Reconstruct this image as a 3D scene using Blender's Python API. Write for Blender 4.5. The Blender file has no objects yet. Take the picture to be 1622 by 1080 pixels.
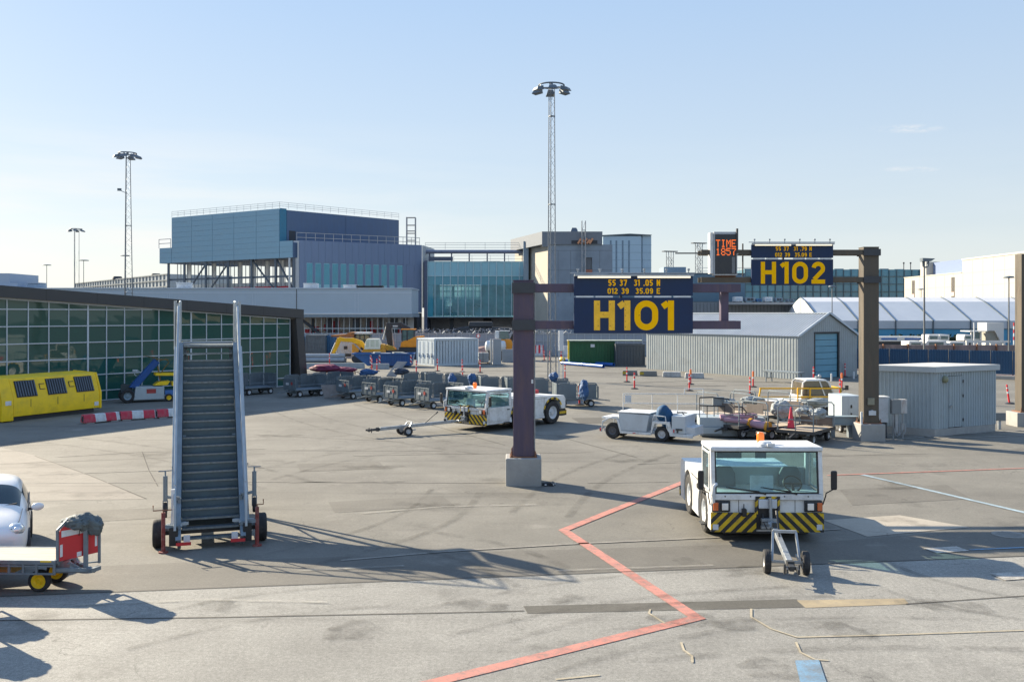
import bpy, math, random
from mathutils import Vector, Matrix
R = math.radians
random.seed(7)
S = bpy.context.scene
COL = S.collection

# ------------------------------------------------------------------ camera, sky, sun, exposure
CAM_H = 5.0
FPX = 1500.0          # focal length in pixels of the 1622 px wide photograph
CX, HY = 811.0, 497.0 # principal column, horizon row
cam = bpy.data.cameras.new('camera')
cam.sensor_width = 36.0
cam.lens = 36.0 * FPX / 1622.0
cam.shift_y = -(540.0 - HY) / 1622.0
cam.clip_start = 0.1
cam.clip_end = 6000
camo = bpy.data.objects.new('camera', cam)
camo.location = (0, 0, CAM_H)
camo.rotation_euler = (R(90), 0, 0)
COL.objects.link(camo)
S.camera = camo

SUN_DIR = Vector((-1.586, 1.33, 1.0)).normalized()   # towards the sun
SUN_EL = math.asin(SUN_DIR.z)
SUN_AZ = math.atan2(SUN_DIR.x, SUN_DIR.y)            # from +Y towards +X
W = bpy.data.worlds.new('World')
S.world = W
W.use_nodes = True
nt = W.node_tree
nt.nodes.clear()
sky = nt.nodes.new('ShaderNodeTexSky')
sky.sky_type = 'NISHITA'
sky.sun_disc = False
sky.sun_elevation = SUN_EL
sky.sun_rotation = SUN_AZ
sky.altitude = 0
sky.air_density = 1.0
sky.dust_density = 0.6
sky.ozone_density = 2.2
bg = nt.nodes.new('ShaderNodeBackground')
bg.inputs['Strength'].default_value = 0.06
wo = nt.nodes.new('ShaderNodeOutputWorld')
# thin stratus streaks low over the horizon
tc = nt.nodes.new('ShaderNodeTexCoord')
mp = nt.nodes.new('ShaderNodeMapping')
mp.inputs['Scale'].default_value = (1.6, 1.6, 14.0)
ns = nt.nodes.new('ShaderNodeTexNoise')
ns.inputs['Scale'].default_value = 2.2
ns.inputs['Detail'].default_value = 6
ns.inputs['Roughness'].default_value = 0.55
cr = nt.nodes.new('ShaderNodeValToRGB')
cr.color_ramp.elements[0].position = 0.40
cr.color_ramp.elements[0].color = (0, 0, 0, 1)
cr.color_ramp.elements[1].position = 0.62
cr.color_ramp.elements[1].color = (1, 1, 1, 1)
sx = nt.nodes.new('ShaderNodeSeparateXYZ')
el = nt.nodes.new('ShaderNodeMapRange')     # clouds only in the lowest 20 degrees
el.inputs['From Min'].default_value = 0.20
el.inputs['From Max'].default_value = 0.05
sd = nt.nodes.new('ShaderNodeMapRange')     # thicker on the left, towards the sun
sd.inputs['From Min'].default_value = 0.05
sd.inputs['From Max'].default_value = -0.35
sd.inputs['To Min'].default_value = 0.12
m1 = nt.nodes.new('ShaderNodeMath'); m1.operation = 'MULTIPLY'
m2 = nt.nodes.new('ShaderNodeMath'); m2.operation = 'MULTIPLY'
m3 = nt.nodes.new('ShaderNodeMath'); m3.operation = 'MULTIPLY'; m3.inputs[1].default_value = 0.9
mx = nt.nodes.new('ShaderNodeMix'); mx.data_type = 'RGBA'
mx.inputs[7].default_value = (6.3, 6.25, 6.1, 1)
L = nt.links.new
L(tc.outputs['Generated'], mp.inputs['Vector']); L(mp.outputs[0], ns.inputs['Vector'])
L(ns.outputs['Fac'], cr.inputs['Fac']); L(tc.outputs['Generated'], sx.inputs[0])
L(sx.outputs['Z'], el.inputs['Value']); L(sx.outputs['X'], sd.inputs['Value'])
L(cr.outputs['Color'], m1.inputs[0]); L(el.outputs[0], m1.inputs[1])
L(m1.outputs[0], m2.inputs[0]); L(sd.outputs[0], m2.inputs[1]); L(m2.outputs[0], m3.inputs[0])
# even, hazy summer sky: the Nishita sky veiled by bright high-altitude haze that pales towards the horizon
vz = nt.nodes.new('ShaderNodeValToRGB'); ve = vz.color_ramp.elements
ve[0].position = 0.0; ve[0].color = (0.80, 0.85, 0.84, 1)
ve[1].position = 1.0; ve[1].color = (0.28, 0.48, 0.88, 1)
for ps, cl in ((0.06, (0.76, 0.82, 0.84, 1)), (0.16, (0.64, 0.755, 0.875, 1)), (0.32, (0.49, 0.67, 0.92, 1)), (0.55, (0.42, 0.63, 0.98, 1))):
    e_ = ve.new(ps); e_.color = cl
vs_ = nt.nodes.new('ShaderNodeVectorMath'); vs_.operation = 'SCALE'; vs_.inputs['Scale'].default_value = 6.4
vm = nt.nodes.new('ShaderNodeMix'); vm.data_type = 'RGBA'; vm.inputs[0].default_value = 0.80
L(sx.outputs['Z'], vz.inputs['Fac']); L(vz.outputs['Color'], vs_.inputs[0])
L(sky.outputs[0], vm.inputs[6]); L(vs_.outputs[0], vm.inputs[7])
L(m3.outputs[0], mx.inputs[0]); L(vm.outputs[2], mx.inputs[6])
# two faint wisps on the right
def wnode(op, a, b_=None):
    n_ = nt.nodes.new('ShaderNodeMath'); n_.operation = op
    for i_, v_ in enumerate((a, b_)):
        if v_ is None: continue
        if isinstance(v_, (int, float)): n_.inputs[i_].default_value = v_
        else: L(v_, n_.inputs[i_])
    return n_.outputs[0]
ux = wnode('DIVIDE', sx.outputs['X'], sx.outputs['Y']); uz = wnode('DIVIDE', sx.outputs['Z'], sx.outputs['Y'])
wn = nt.nodes.new('ShaderNodeTexNoise'); wn.inputs['Scale'].default_value = 1.0; wn.inputs['Detail'].default_value = 7; wn.inputs['Roughness'].default_value = 0.7
wm = nt.nodes.new('ShaderNodeMapping'); wm.inputs['Scale'].default_value = (60, 60, 260)
L(tc.outputs['Generated'], wm.inputs['Vector']); L(wm.outputs[0], wn.inputs['Vector'])
cur = mx.outputs[2]
for cx_, cz_, rx_, rz_, am_ in ((.418, .1955, .045, .0055, .55), (.420, .1525, .036, .0035, .55)):
    d_ = wnode('ADD', wnode('POWER', wnode('ABSOLUTE', wnode('DIVIDE', wnode('SUBTRACT', ux, cx_), rx_)), 2.0), wnode('POWER', wnode('ABSOLUTE', wnode('DIVIDE', wnode('SUBTRACT', uz, cz_), rz_)), 2.0))
    f_ = wnode('MULTIPLY', wnode('MAXIMUM', wnode('SUBTRACT', 1.0, d_), 0.0), wnode('MAXIMUM', wnode('MULTIPLY', wnode('SUBTRACT', wn.outputs['Fac'], 0.42), 4.0), 0.0))
    f_ = wnode('MINIMUM', wnode('MULTIPLY', f_, am_), 0.8)
    x_ = nt.nodes.new('ShaderNodeMix'); x_.data_type = 'RGBA'; x_.inputs[7].default_value = (6.0, 5.95, 5.9, 1)
    L(f_, x_.inputs[0]); L(cur, x_.inputs[6]); cur = x_.outputs[2]
L(cur, bg.inputs['Color']); L(bg.outputs[0], wo.inputs['Surface'])

sl = bpy.data.lights.new('sun', 'SUN')
sl.energy = 4.7
sl.angle = R(0.53)
sl.color = (1.0, 0.87, 0.66)
so = bpy.data.objects.new('sun', sl)
so.rotation_euler = (-SUN_DIR).to_track_quat('-Z', 'Y').to_euler()
so.location = (-60, 60, 60)
COL.objects.link(so)

S.view_settings.view_transform = 'Standard'
S.view_settings.look = 'None'
S.view_settings.gamma = 1.0
S.view_settings.exposure = 1.40
S.cycles.max_bounces = 8
S.cycles.transparent_max_bounces = 12
S.cycles.caustics_reflective = False
S.cycles.caustics_refractive = False

# ------------------------------------------------------------------ helpers
def gp(x, y):
    """ground point seen at photo pixel (x, y)"""
    Y = FPX * CAM_H / (y - HY)
    return Vector(((x - CX) * Y / FPX, Y, 0))
def ap(x, y, Y):
    """point at distance Y seen at photo pixel (x, y)"""
    return Vector(((x - CX) * Y / FPX, Y, CAM_H - (y - HY) * Y / FPX))

class MB:
    """collects shapes, builds ONE mesh object"""
    def __init__(s):
        s.v = []; s.f = []; s.mi = []; s.m = 0
    def add(s, vs, fs):
        o = len(s.v)
        s.v += [tuple(v) for v in vs]
        for f in fs:
            s.f.append([i + o for i in f]); s.mi.append(s.m)
        return s
    def box(s, x0, x1, y0, y1, z0, z1, rot=None, piv=None):
        vs = [Vector(p) for p in ((x0,y0,z0),(x1,y0,z0),(x1,y1,z0),(x0,y1,z0),(x0,y0,z1),(x1,y0,z1),(x1,y1,z1),(x0,y1,z1))]
        if rot:
            pv = Vector(piv) if piv else Vector(((x0+x1)/2,(y0+y1)/2,(z0+z1)/2))
            M = Matrix.Rotation(rot[0], 3, rot[1])
            vs = [M @ (v - pv) + pv for v in vs]
        return s.add(vs, [(0,3,2,1),(4,5,6,7),(0,1,5,4),(1,2,6,5),(2,3,7,6),(3,0,4,7)])
    def cbox(s, c, d, rot=None, piv=None):
        return s.box(c[0]-d[0]/2, c[0]+d[0]/2, c[1]-d[1]/2, c[1]+d[1]/2, c[2]-d[2]/2, c[2]+d[2]/2, rot, piv)
    def prism(s, poly, z0, z1):
        """vertical prism over a ground polygon (any winding)"""
        a = sum(poly[i][0]*poly[(i+1)%len(poly)][1]-poly[(i+1)%len(poly)][0]*poly[i][1] for i in range(len(poly)))
        if a < 0: poly = poly[::-1]
        n = len(poly)
        vs = [(p[0],p[1],z0) for p in poly] + [(p[0],p[1],z1) for p in poly]
        fs = [tuple(range(n-1,-1,-1)), tuple(range(n,2*n))] + [(i,(i+1)%n,n+(i+1)%n,n+i) for i in range(n)]
        return s.add(vs, fs)
    def extx(s, prof, x0, x1):
        """profile (y, z) extruded along x"""
        n = len(prof)
        a = sum(prof[i][0]*prof[(i+1)%n][1]-prof[(i+1)%n][0]*prof[i][1] for i in range(n))
        if a < 0: prof = prof[::-1]
        vs = [(x0,p[0],p[1]) for p in prof] + [(x1,p[0],p[1]) for p in prof]
        fs = [tuple(range(n-1,-1,-1)), tuple(range(n,2*n))] + [(i,(i+1)%n,n+(i+1)%n,n+i) for i in range(n)]
        return s.add(vs, fs)
    def exty(s, prof, y0, y1):
        """profile (x, z) extruded along y"""
        n = len(prof)
        a = sum(prof[i][0]*prof[(i+1)%n][1]-prof[(i+1)%n][0]*prof[i][1] for i in range(n))
        if a < 0: prof = prof[::-1]
        vs = [(p[0],y0,p[1]) for p in prof] + [(p[0],y1,p[1]) for p in prof]
        fs = [tuple(range(n)), tuple(range(2*n-1,n-1,-1))] + [((i+1)%n,i,n+i,n+(i+1)%n) for i in range(n)]
        return s.add(vs, fs)
    def sheet(s, pts):
        return s.add(pts, [tuple(range(len(pts)))])
    def cyl(s, p0, p1, r0, r1=None, n=10, cap=True):
        p0 = Vector(p0); p1 = Vector(p1)
        if r1 is None: r1 = r0
        d = (p1-p0)
        if d.length < 1e-6: return s
        d.normalize()
        u = d.orthogonal().normalized(); w = d.cross(u)
        vs = []
        for p, r in ((p0,r0),(p1,r1)):
            for i in range(n):
                a = 2*math.pi*i/n
                vs.append(p + (u*math.cos(a)+w*math.sin(a))*r)
        fs = [(i,(i+1)%n,n+(i+1)%n,n+i) for i in range(n)]
        if cap: fs += [tuple(range(n-1,-1,-1)), tuple(range(n,2*n))]
        return s.add(vs, fs)
    def bar(s, p0, p1, w, h=None, up=(0,0,1)):
        """square bar from p0 to p1"""
        p0 = Vector(p0); p1 = Vector(p1); h = h or w
        d = (p1-p0)
        if d.length < 1e-6: return s
        d.normalize()
        upv = Vector(up)
        if abs(d.dot(upv)) > 0.98: upv = Vector((0,1,0))
        u = d.cross(upv).normalized(); q = u.cross(d)
        vs = []
        for p in (p0,p1):
            for a, b in ((-1,-1),(1,-1),(1,1),(-1,1)):
                vs.append(p + u*(a*w/2) + q*(b*h/2))
        return s.add(vs, [(0,1,2,3),(7,6,5,4),(0,4,5,1),(1,5,6,2),(2,6,7,3),(3,7,4,0)])
    def tube(s, pts, r, n=8, closed=False):
        pts = [Vector(p) for p in pts]
        m = len(pts); rings = []
        prev = None
        for i, p in enumerate(pts):
            a = pts[i-1] if (i > 0 or closed) else p
            b = pts[(i+1)%m] if (i < m-1 or closed) else p
            d = (b-a).normalized()
            if prev is None: u = d.orthogonal().normalized()
            else:
                u = prev - d*prev.dot(d)
                u = u.normalized() if u.length > 1e-5 else d.orthogonal().normalized()
            prev = u
            w = d.cross(u)
            rings.append([p + (u*math.cos(2*math.pi*k/n)+w*math.sin(2*math.pi*k/n))*r for k in range(n)])
        vs = [v for rg in rings for v in rg]
        fs = []
        for i in range(m if closed else m-1):
            j = (i+1)%m
            for k in range(n):
                fs.append((i*n+k, i*n+(k+1)%n, j*n+(k+1)%n, j*n+k))
        if not closed:
            fs += [tuple(range(n-1,-1,-1)), tuple(range((m-1)*n, m*n))]
        return s.add(vs, fs)
    def lathe(s, c, axis, prof, n=24):
        """prof: (radius, offset along axis)"""
        c = Vector(c); d = Vector(axis).normalized()
        u = d.orthogonal().normalized(); w = d.cross(u)
        m = len(prof); vs = []
        for r, t in prof:
            for k in range(n):
                a = 2*math.pi*k/n
                vs.append(c + d*t + (u*math.cos(a)+w*math.sin(a))*r)
        fs = []
        for i in range(m-1):
            for k in range(n):
                fs.append((i*n+k, i*n+(k+1)%n, (i+1)*n+(k+1)%n, (i+1)*n+k))
        return s.add(vs, fs)
    def ball(s, c, r, sc=(1,1,1), n=12, jit=0.0, seed=0):
        rnd = random.Random(seed); m = max(4, n//2); vs = []; c = Vector(c)
        for i in range(m+1):
            th = math.pi*i/m
            for k in range(n):
                ph = 2*math.pi*k/n
                q = 1 + (rnd.random()-.5)*2*jit if 0 < i < m else 1
                vs.append(c + Vector((math.sin(th)*math.cos(ph)*sc[0], math.sin(th)*math.sin(ph)*sc[1], math.cos(th)*sc[2]))*r*q)
        fs = []
        for i in range(m):
            for k in range(n):
                fs.append((i*n+k, (i+1)*n+k, (i+1)*n+(k+1)%n, i*n+(k+1)%n))
        return s.add(vs, fs)
    def build(s, name, mats, parent=None, loc=None, rz=None, bev=0, ang=32, label=None, smooth=True):
        me = bpy.data.meshes.new(name)
        me.from_pydata(s.v, [], s.f)
        if not isinstance(mats, (list, tuple)): mats = [mats]
        for m in mats: me.materials.append(m)
        for p, i in zip(me.polygons, s.mi): p.material_index = min(i, len(mats)-1)
        me.validate(); me.update()
        if smooth:
            me.polygons.foreach_set('use_smooth', [True]*len(me.polygons))
            me.set_sharp_from_angle(angle=R(ang))
        o = bpy.data.objects.new(name, me)
        COL.objects.link(o)
        if parent is not None: o.parent = parent
        if loc is not None: o.location = loc
        if rz is not None: o.rotation_euler.z = rz
        if bev:
            b = o.modifiers.new('bevel', 'BEVEL'); b.width = bev; b.segments = 2
            b.limit_method = 'ANGLE'; b.angle_limit = R(40); b.harden_normals = True
        if label: o['label'] = label
        return o

EACH = {'end_frame','end_column','side_cabinet','column','pillar','axle','doorway','tail_lamp','window_slot','hanger','cab_pillar','leg','roof_mast','reflector','fork','stair_tower_post','floodlight_arm','bearer','inner_column','duct_support','stud','vent','lifting_eye','buffer','slat','base_bolt','plate_pair','ground_floor','clamp_plate'}
_build = MB.build
def build_pieces(s, name, mats, parent=None, **kw):
    """separate pieces of the kinds above (columns, legs, posts ...) become parts of their own"""
    if name not in EACH or len(s.f) < 2: return _build(s, name, mats, parent, **kw)
    par = list(range(len(s.v)))
    def find(a):
        while par[a] != a: par[a] = par[par[a]]; a = par[a]
        return a
    for f in s.f:
        for i in f[1:]: par[find(i)] = find(f[0])
    gr = {}
    for k, f in enumerate(s.f): gr.setdefault(find(f[0]), []).append(k)
    if len(gr) < 2 or len(gr) > 90: return _build(s, name, mats, parent, **kw)
    first = None
    for ks in gr.values():
        q = MB(); mp = {}
        for k in ks:
            q.f.append([mp.setdefault(i, len(mp)) for i in s.f[k]]); q.mi.append(s.mi[k])
        q.v = [s.v[i] for i in mp]
        o = _build(q, name, mats, parent, **kw); first = first or o
    return first
MB.build = lambda s, name, mats, parent=None, loc=None, rz=None, **kw: build_pieces(s, name, mats, parent, loc=loc, rz=rz, **kw)
def tag(o, label, cat, group=None, kind=None):
    if label: o['label'] = label
    if cat: o['category'] = cat
    if group: o['group'] = group
    if kind: o['kind'] = kind
    return o
def thing(name, label, cat, loc=(0,0,0), rz=0, group=None):
    o = bpy.data.objects.new(name, None)
    o.empty_display_size = 0.3
    COL.objects.link(o)
    o.location = loc; o.rotation_euler = (0,0,rz)
    return tag(o, label, cat, group)
def struct(o):
    o['kind'] = 'structure'; return o
def dup(root, loc, rz=None, label=None, group=None):
    r = root.copy(); COL.objects.link(r); r.location = loc
    if rz is not None: r.rotation_euler.z = rz
    if label: r['label'] = label
    if group: r['group'] = group
    for ch in list(root.children):
        c = ch.copy(); COL.objects.link(c); c.parent = r
        for g in list(ch.children):
            d = g.copy(); COL.objects.link(d); d.parent = c
    return r

# ------------------------------------------------------------------ materials
MATS = {}
def mat(name, col, rough=0.6, metal=0.0, var=0.12, scale=3.0, bump=0.0, bscale=40.0, dirt=None, dirt_amt=0.35, dirt_scale=1.5, spec=0.5, coat=0.0, emit=None, es=1.0, stretch=None):
    if name in MATS: return MATS[name]
    m = bpy.data.materials.new(name); m.use_nodes = True
    t = m.node_tree; b = t.nodes['Principled BSDF']
    b.inputs['Roughness'].default_value = rough
    b.inputs['Metallic'].default_value = metal
    b.inputs['Specular IOR Level'].default_value = spec
    b.inputs['Coat Weight'].default_value = coat
    tc = t.nodes.new('ShaderNodeTexCoord')
    src = tc.outputs['Object']
    if stretch:
        mpn = t.nodes.new('ShaderNodeMapping'); mpn.inputs['Scale'].default_value = stretch
        t.links.new(src, mpn.inputs['Vector']); src = mpn.outputs[0]
    n1 = t.nodes.new('ShaderNodeTexNoise'); n1.inputs['Scale'].default_value = scale
    n1.inputs['Detail'].default_value = 5; n1.inputs['Roughness'].default_value = 0.62
    t.links.new(src, n1.inputs['Vector'])
    mr = t.nodes.new('ShaderNodeMapRange')
    mr.inputs['From Min'].default_value = 0.3; mr.inputs['From Max'].default_value = 0.7
    mr.inputs['To Min'].default_value = 1-var; mr.inputs['To Max'].default_value = 1+var
    t.links.new(n1.outputs['Fac'], mr.inputs['Value'])
    mx = t.nodes.new('ShaderNodeMix'); mx.data_type = 'RGBA'; mx.blend_type = 'MULTIPLY'
    mx.inputs[0].default_value = 1.0
    mx.inputs[6].default_value = (*col, 1)
    t.links.new(mr.outputs[0], mx.inputs[7])
    out = mx.outputs[2]
    if dirt:
        n2 = t.nodes.new('ShaderNodeTexNoise'); n2.inputs['Scale'].default_value = dirt_scale
        n2.inputs['Detail'].default_value = 8; n2.inputs['Roughness'].default_value = 0.7
        t.links.new(src, n2.inputs['Vector'])
        r2 = t.nodes.new('ShaderNodeMapRange')
        r2.inputs['From Min'].default_value = 0.48; r2.inputs['From Max'].default_value = 0.72
        r2.inputs['To Max'].default_value = dirt_amt
        t.links.new(n2.outputs['Fac'], r2.inputs['Value'])
        md = t.nodes.new('ShaderNodeMix'); md.data_type = 'RGBA'
        t.links.new(r2.outputs[0], md.inputs[0]); t.links.new(out, md.inputs[6])
        md.inputs[7].default_value = (*dirt, 1)
        out = md.outputs[2]
    t.links.new(out, b.inputs['Base Color'])
    if var:
        rr = t.nodes.new('ShaderNodeMapRange')
        rr.inputs['From Min'].default_value = 0.3; rr.inputs['From Max'].default_value = 0.7
        rr.inputs['To Min'].default_value = max(0.02, rough-0.12); rr.inputs['To Max'].default_value = min(1, rough+0.12)
        t.links.new(n1.outputs['Fac'], rr.inputs['Value']); t.links.new(rr.outputs[0], b.inputs['Roughness'])
    if bump:
        n3 = t.nodes.new('ShaderNodeTexNoise'); n3.inputs['Scale'].default_value = bscale; n3.inputs['Detail'].default_value = 4
        t.links.new(src, n3.inputs['Vector'])
        bp = t.nodes.new('ShaderNodeBump'); bp.inputs['Strength'].default_value = bump; bp.inputs['Distance'].default_value = 0.02
        t.links.new(n3.outputs['Fac'], bp.inputs['Height']); t.links.new(bp.outputs[0], b.inputs['Normal'])
    if emit:
        b.inputs['Emission Color'].default_value = (*emit, 1); b.inputs['Emission Strength'].default_value = es
    MATS[name] = m
    return m
def glass(name, tint, rough=0.02, trans=0.55, spec=0.5):
    """thin pane: mix of tinted transparency and glossy reflection by Fresnel"""
    if name in MATS: return MATS[name]
    m = bpy.data.materials.new(name); m.use_nodes = True
    t = m.node_tree; t.nodes.clear()
    o = t.nodes.new('ShaderNodeOutputMaterial')
    tr = t.nodes.new('ShaderNodeBsdfTransparent'); tr.inputs[0].default_value = (*[c*trans + (1-trans)*0 for c in tint], 1)
    gl = t.nodes.new('ShaderNodeBsdfGlossy'); gl.inputs['Roughness'].default_value = rough
    fr = t.nodes.new('ShaderNodeFresnel')
    ge = t.nodes.new('ShaderNodeNewGeometry'); io = t.nodes.new('ShaderNodeMapRange')   # same reflectance from both sides of a thin pane
    io.inputs['To Min'].default_value = 1.5; io.inputs['To Max'].default_value = 1/1.5
    t.links.new(ge.outputs['Backfacing'], io.inputs['Value']); t.links.new(io.outputs[0], fr.inputs['IOR'])
    ms = t.nodes.new('ShaderNodeMixShader')
    t.links.new(fr.outputs[0], ms.inputs[0]); t.links.new(tr.outputs[0], ms.inputs[1]); t.links.new(gl.outputs[0], ms.inputs[2])
    t.links.new(ms.outputs[0], o.inputs['Surface'])
    MATS[name] = m
    return m
def film_glass(name, tint, film, amt):
    """glazing partly covered by translucent protective film"""
    m = glass(name, tint, trans=.95); t = m.node_tree
    o = [n for n in t.nodes if n.bl_idname == 'ShaderNodeOutputMaterial'][0]; src = o.inputs['Surface'].links[0].from_socket
    d = t.nodes.new('ShaderNodeBsdfDiffuse'); d.inputs[0].default_value = (*film,1); tl = t.nodes.new('ShaderNodeBsdfTranslucent'); tl.inputs[0].default_value = (*film,1)
    a = t.nodes.new('ShaderNodeMixShader'); a.inputs[0].default_value = .4; t.links.new(d.outputs[0], a.inputs[1]); t.links.new(tl.outputs[0], a.inputs[2])
    n = t.nodes.new('ShaderNodeTexNoise'); n.inputs['Scale'].default_value = .35; n.inputs['Detail'].default_value = 5
    tc = t.nodes.new('ShaderNodeTexCoord'); t.links.new(tc.outputs['Object'], n.inputs['Vector'])
    r = t.nodes.new('ShaderNodeMapRange'); r.inputs['From Min'].default_value = .35; r.inputs['From Max'].default_value = .65; r.inputs['To Min'].default_value = amt*.6; r.inputs['To Max'].default_value = min(1,amt*1.4); t.links.new(n.outputs['Fac'], r.inputs['Value'])
    x = t.nodes.new('ShaderNodeMixShader'); t.links.new(r.outputs[0], x.inputs[0]); t.links.new(src, x.inputs[1]); t.links.new(a.outputs[0], x.inputs[2]); t.links.new(x.outputs[0], o.inputs['Surface'])
    return m
def stripes(name, c1, c2, period, direction, rough=0.6, dirt=(0.08,0.07,0.06)):
    """hard painted stripes in object space, along a direction"""
    if name in MATS: return MATS[name]
    m = mat(name, c1, rough, var=0.14, scale=6, dirt=dirt, dirt_amt=0.6, dirt_scale=5)
    t = m.node_tree
    mx = [n for n in t.nodes if n.bl_idname == 'ShaderNodeMix' and n.blend_type == 'MULTIPLY'][0]
    tc = [n for n in t.nodes if n.bl_idname == 'ShaderNodeTexCoord'][0]
    dp = t.nodes.new('ShaderNodeVectorMath'); dp.operation = 'DOT_PRODUCT'
    dp.inputs[1].default_value = Vector(direction).normalized() / period
    t.links.new(tc.outputs['Object'], dp.inputs[0])
    fr = t.nodes.new('ShaderNodeMath'); fr.operation = 'FRACT'
    t.links.new(dp.outputs['Value'], fr.inputs[0])
    gt = t.nodes.new('ShaderNodeMath'); gt.operation = 'GREATER_THAN'; gt.inputs[1].default_value = 0.5
    t.links.new(fr.outputs[0], gt.inputs[0])
    cm = t.nodes.new('ShaderNodeMix'); cm.data_type = 'RGBA'
    cm.inputs[6].default_value = (*c1,1); cm.inputs[7].default_value = (*c2,1)
    t.links.new(gt.outputs[0], cm.inputs[0]); t.links.new(cm.outputs[2], mx.inputs[6])
    return m

white = mat('white_paint', (0.70,0.715,0.72), 0.38, var=0.07, scale=2, dirt=(0.27,0.24,0.20), dirt_amt=0.55, dirt_scale=2.6, bump=0.03, bscale=6)
white_old = mat('worn_white_paint', (0.60,0.63,0.66), 0.5, var=0.08, dirt=(0.22,0.2,0.17), dirt_amt=0.45, dirt_scale=3)
yellow = mat('yellow_paint', (0.92,0.60,0.004), 0.45, var=0.08, scale=2, dirt=(0.2,0.15,0.04), dirt_amt=0.35)
myellow = mat('machine_yellow', (0.62,0.30,0.02), 0.5, var=0.12, dirt=(0.15,0.11,0.06), dirt_amt=0.5)
red = mat('red_paint', (0.58,0.025,0.03), 0.5, var=0.1, dirt=(0.25,0.05,0.05), dirt_amt=0.4)
rubber = mat('tyre_rubber', (0.025,0.025,0.027), 0.85, var=0.3, scale=8, dirt=(0.11,0.10,0.09), dirt_amt=0.5, dirt_scale=5)
black = mat('black_plastic', (0.018,0.018,0.02), 0.5, var=0.2)
dark = mat('dark_metal', (0.06,0.062,0.066), 0.55, metal=0.3, var=0.2)
steel = mat('galvanised_steel', (0.36,0.39,0.42), 0.45, metal=0.55, var=0.14, scale=9, dirt=(0.18,0.16,0.14), dirt_amt=0.35)
cartgrey = mat('cart_grey_steel', (0.20,0.24,0.27), 0.55, metal=0.3, var=0.16, scale=5, dirt=(0.10,0.09,0.08), dirt_amt=0.45)
rust = mat('rusty_steel', (0.22,0.10,0.055), 0.8, var=0.35, scale=12)
concrete = mat('concrete', (0.33,0.33,0.32), 0.9, var=0.14, scale=2.5, bump=0.3, bscale=30, dirt=(0.17,0.16,0.14), dirt_amt=0.5, dirt_scale=1.2)
rimgrey = mat('rim_grey', (0.5,0.51,0.52), 0.5, metal=0.2, var=0.12, dirt=(0.12,0.1,0.09), dirt_amt=0.5, dirt_scale=6)
orange = mat('orange_lens', (0.85,0.18,0.01), 0.25, var=0.05, coat=0.5)
tarp = mat('grey_tarp', (0.20,0.235,0.25), 0.7, var=0.2, scale=7, bump=0.4, bscale=9)
bluetarp = mat('blue_tarp', (0.035,0.10,0.24), 0.7, var=0.2, scale=7, bump=0.4, bscale=9)
wood = mat('deck_plywood', (0.50,0.43,0.33), 0.75, var=0.2, scale=4, stretch=(1,12,12), dirt=(0.18,0.14,0.1), dirt_amt=0.5)
hazard = stripes('hazard_stripes', (0.66,0.43,0.01), (0.022,0.022,0.024), 0.165, (1,0,-1))
hazard_r = stripes('hazard_stripes_mirrored', (0.66,0.43,0.01), (0.022,0.022,0.024), 0.165, (-1,0,-1))
cabglass = glass('cab_glass', (0.80,0.93,0.95), trans=0.94)

def wheel(parent, c, r, w, axis=(1,0,0), rim=None, rr=0.56, label=None):
    """tyre mesh (the wheel) with its rim as sub-part; origin at ground frame of parent"""
    t = MB()
    t.lathe(c, axis, [(r*rr,-w/2*.92),(r*.88,-w/2),(r*.97,-w*.42),(r,-w*.3),(r,-w*.05),(r*.985,-w*.05),(r*.985,w*.05),(r,w*.05),(r,w*.3),(r*.97,w*.42),(r*.88,w/2),(r*rr,w/2*.92)], 28)
    o = t.build('wheel', rubber, parent)
    if label: o['label'] = label
    q = MB()
    prof = [(0.001,-w*.36),(r*.16,-w*.36),(r*.18,-w*.24),(r*.36,-w*.2),(r*.46,-w*.38),(r*rr*1.01,-w*.44),(r*rr*1.01,w*.44),(r*.46,w*.38),(r*.36,w*.2),(r*.18,w*.24),(r*.16,w*.36),(0.001,w*.36)]
    q.lathe(c, axis, prof, 24)
    d = Vector(axis).normalized(); u = d.orthogonal().normalized(); v = d.cross(u)
    for k in range(6):
        a = k*math.pi/3
        p = Vector(c) + (u*math.cos(a)+v*math.sin(a))*r*.25
        q.cyl(p - d*w*.30, p + d*w*.30, r*.035, n=6)
    q.build('rim', rim or rimgrey, o)
    return o
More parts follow.
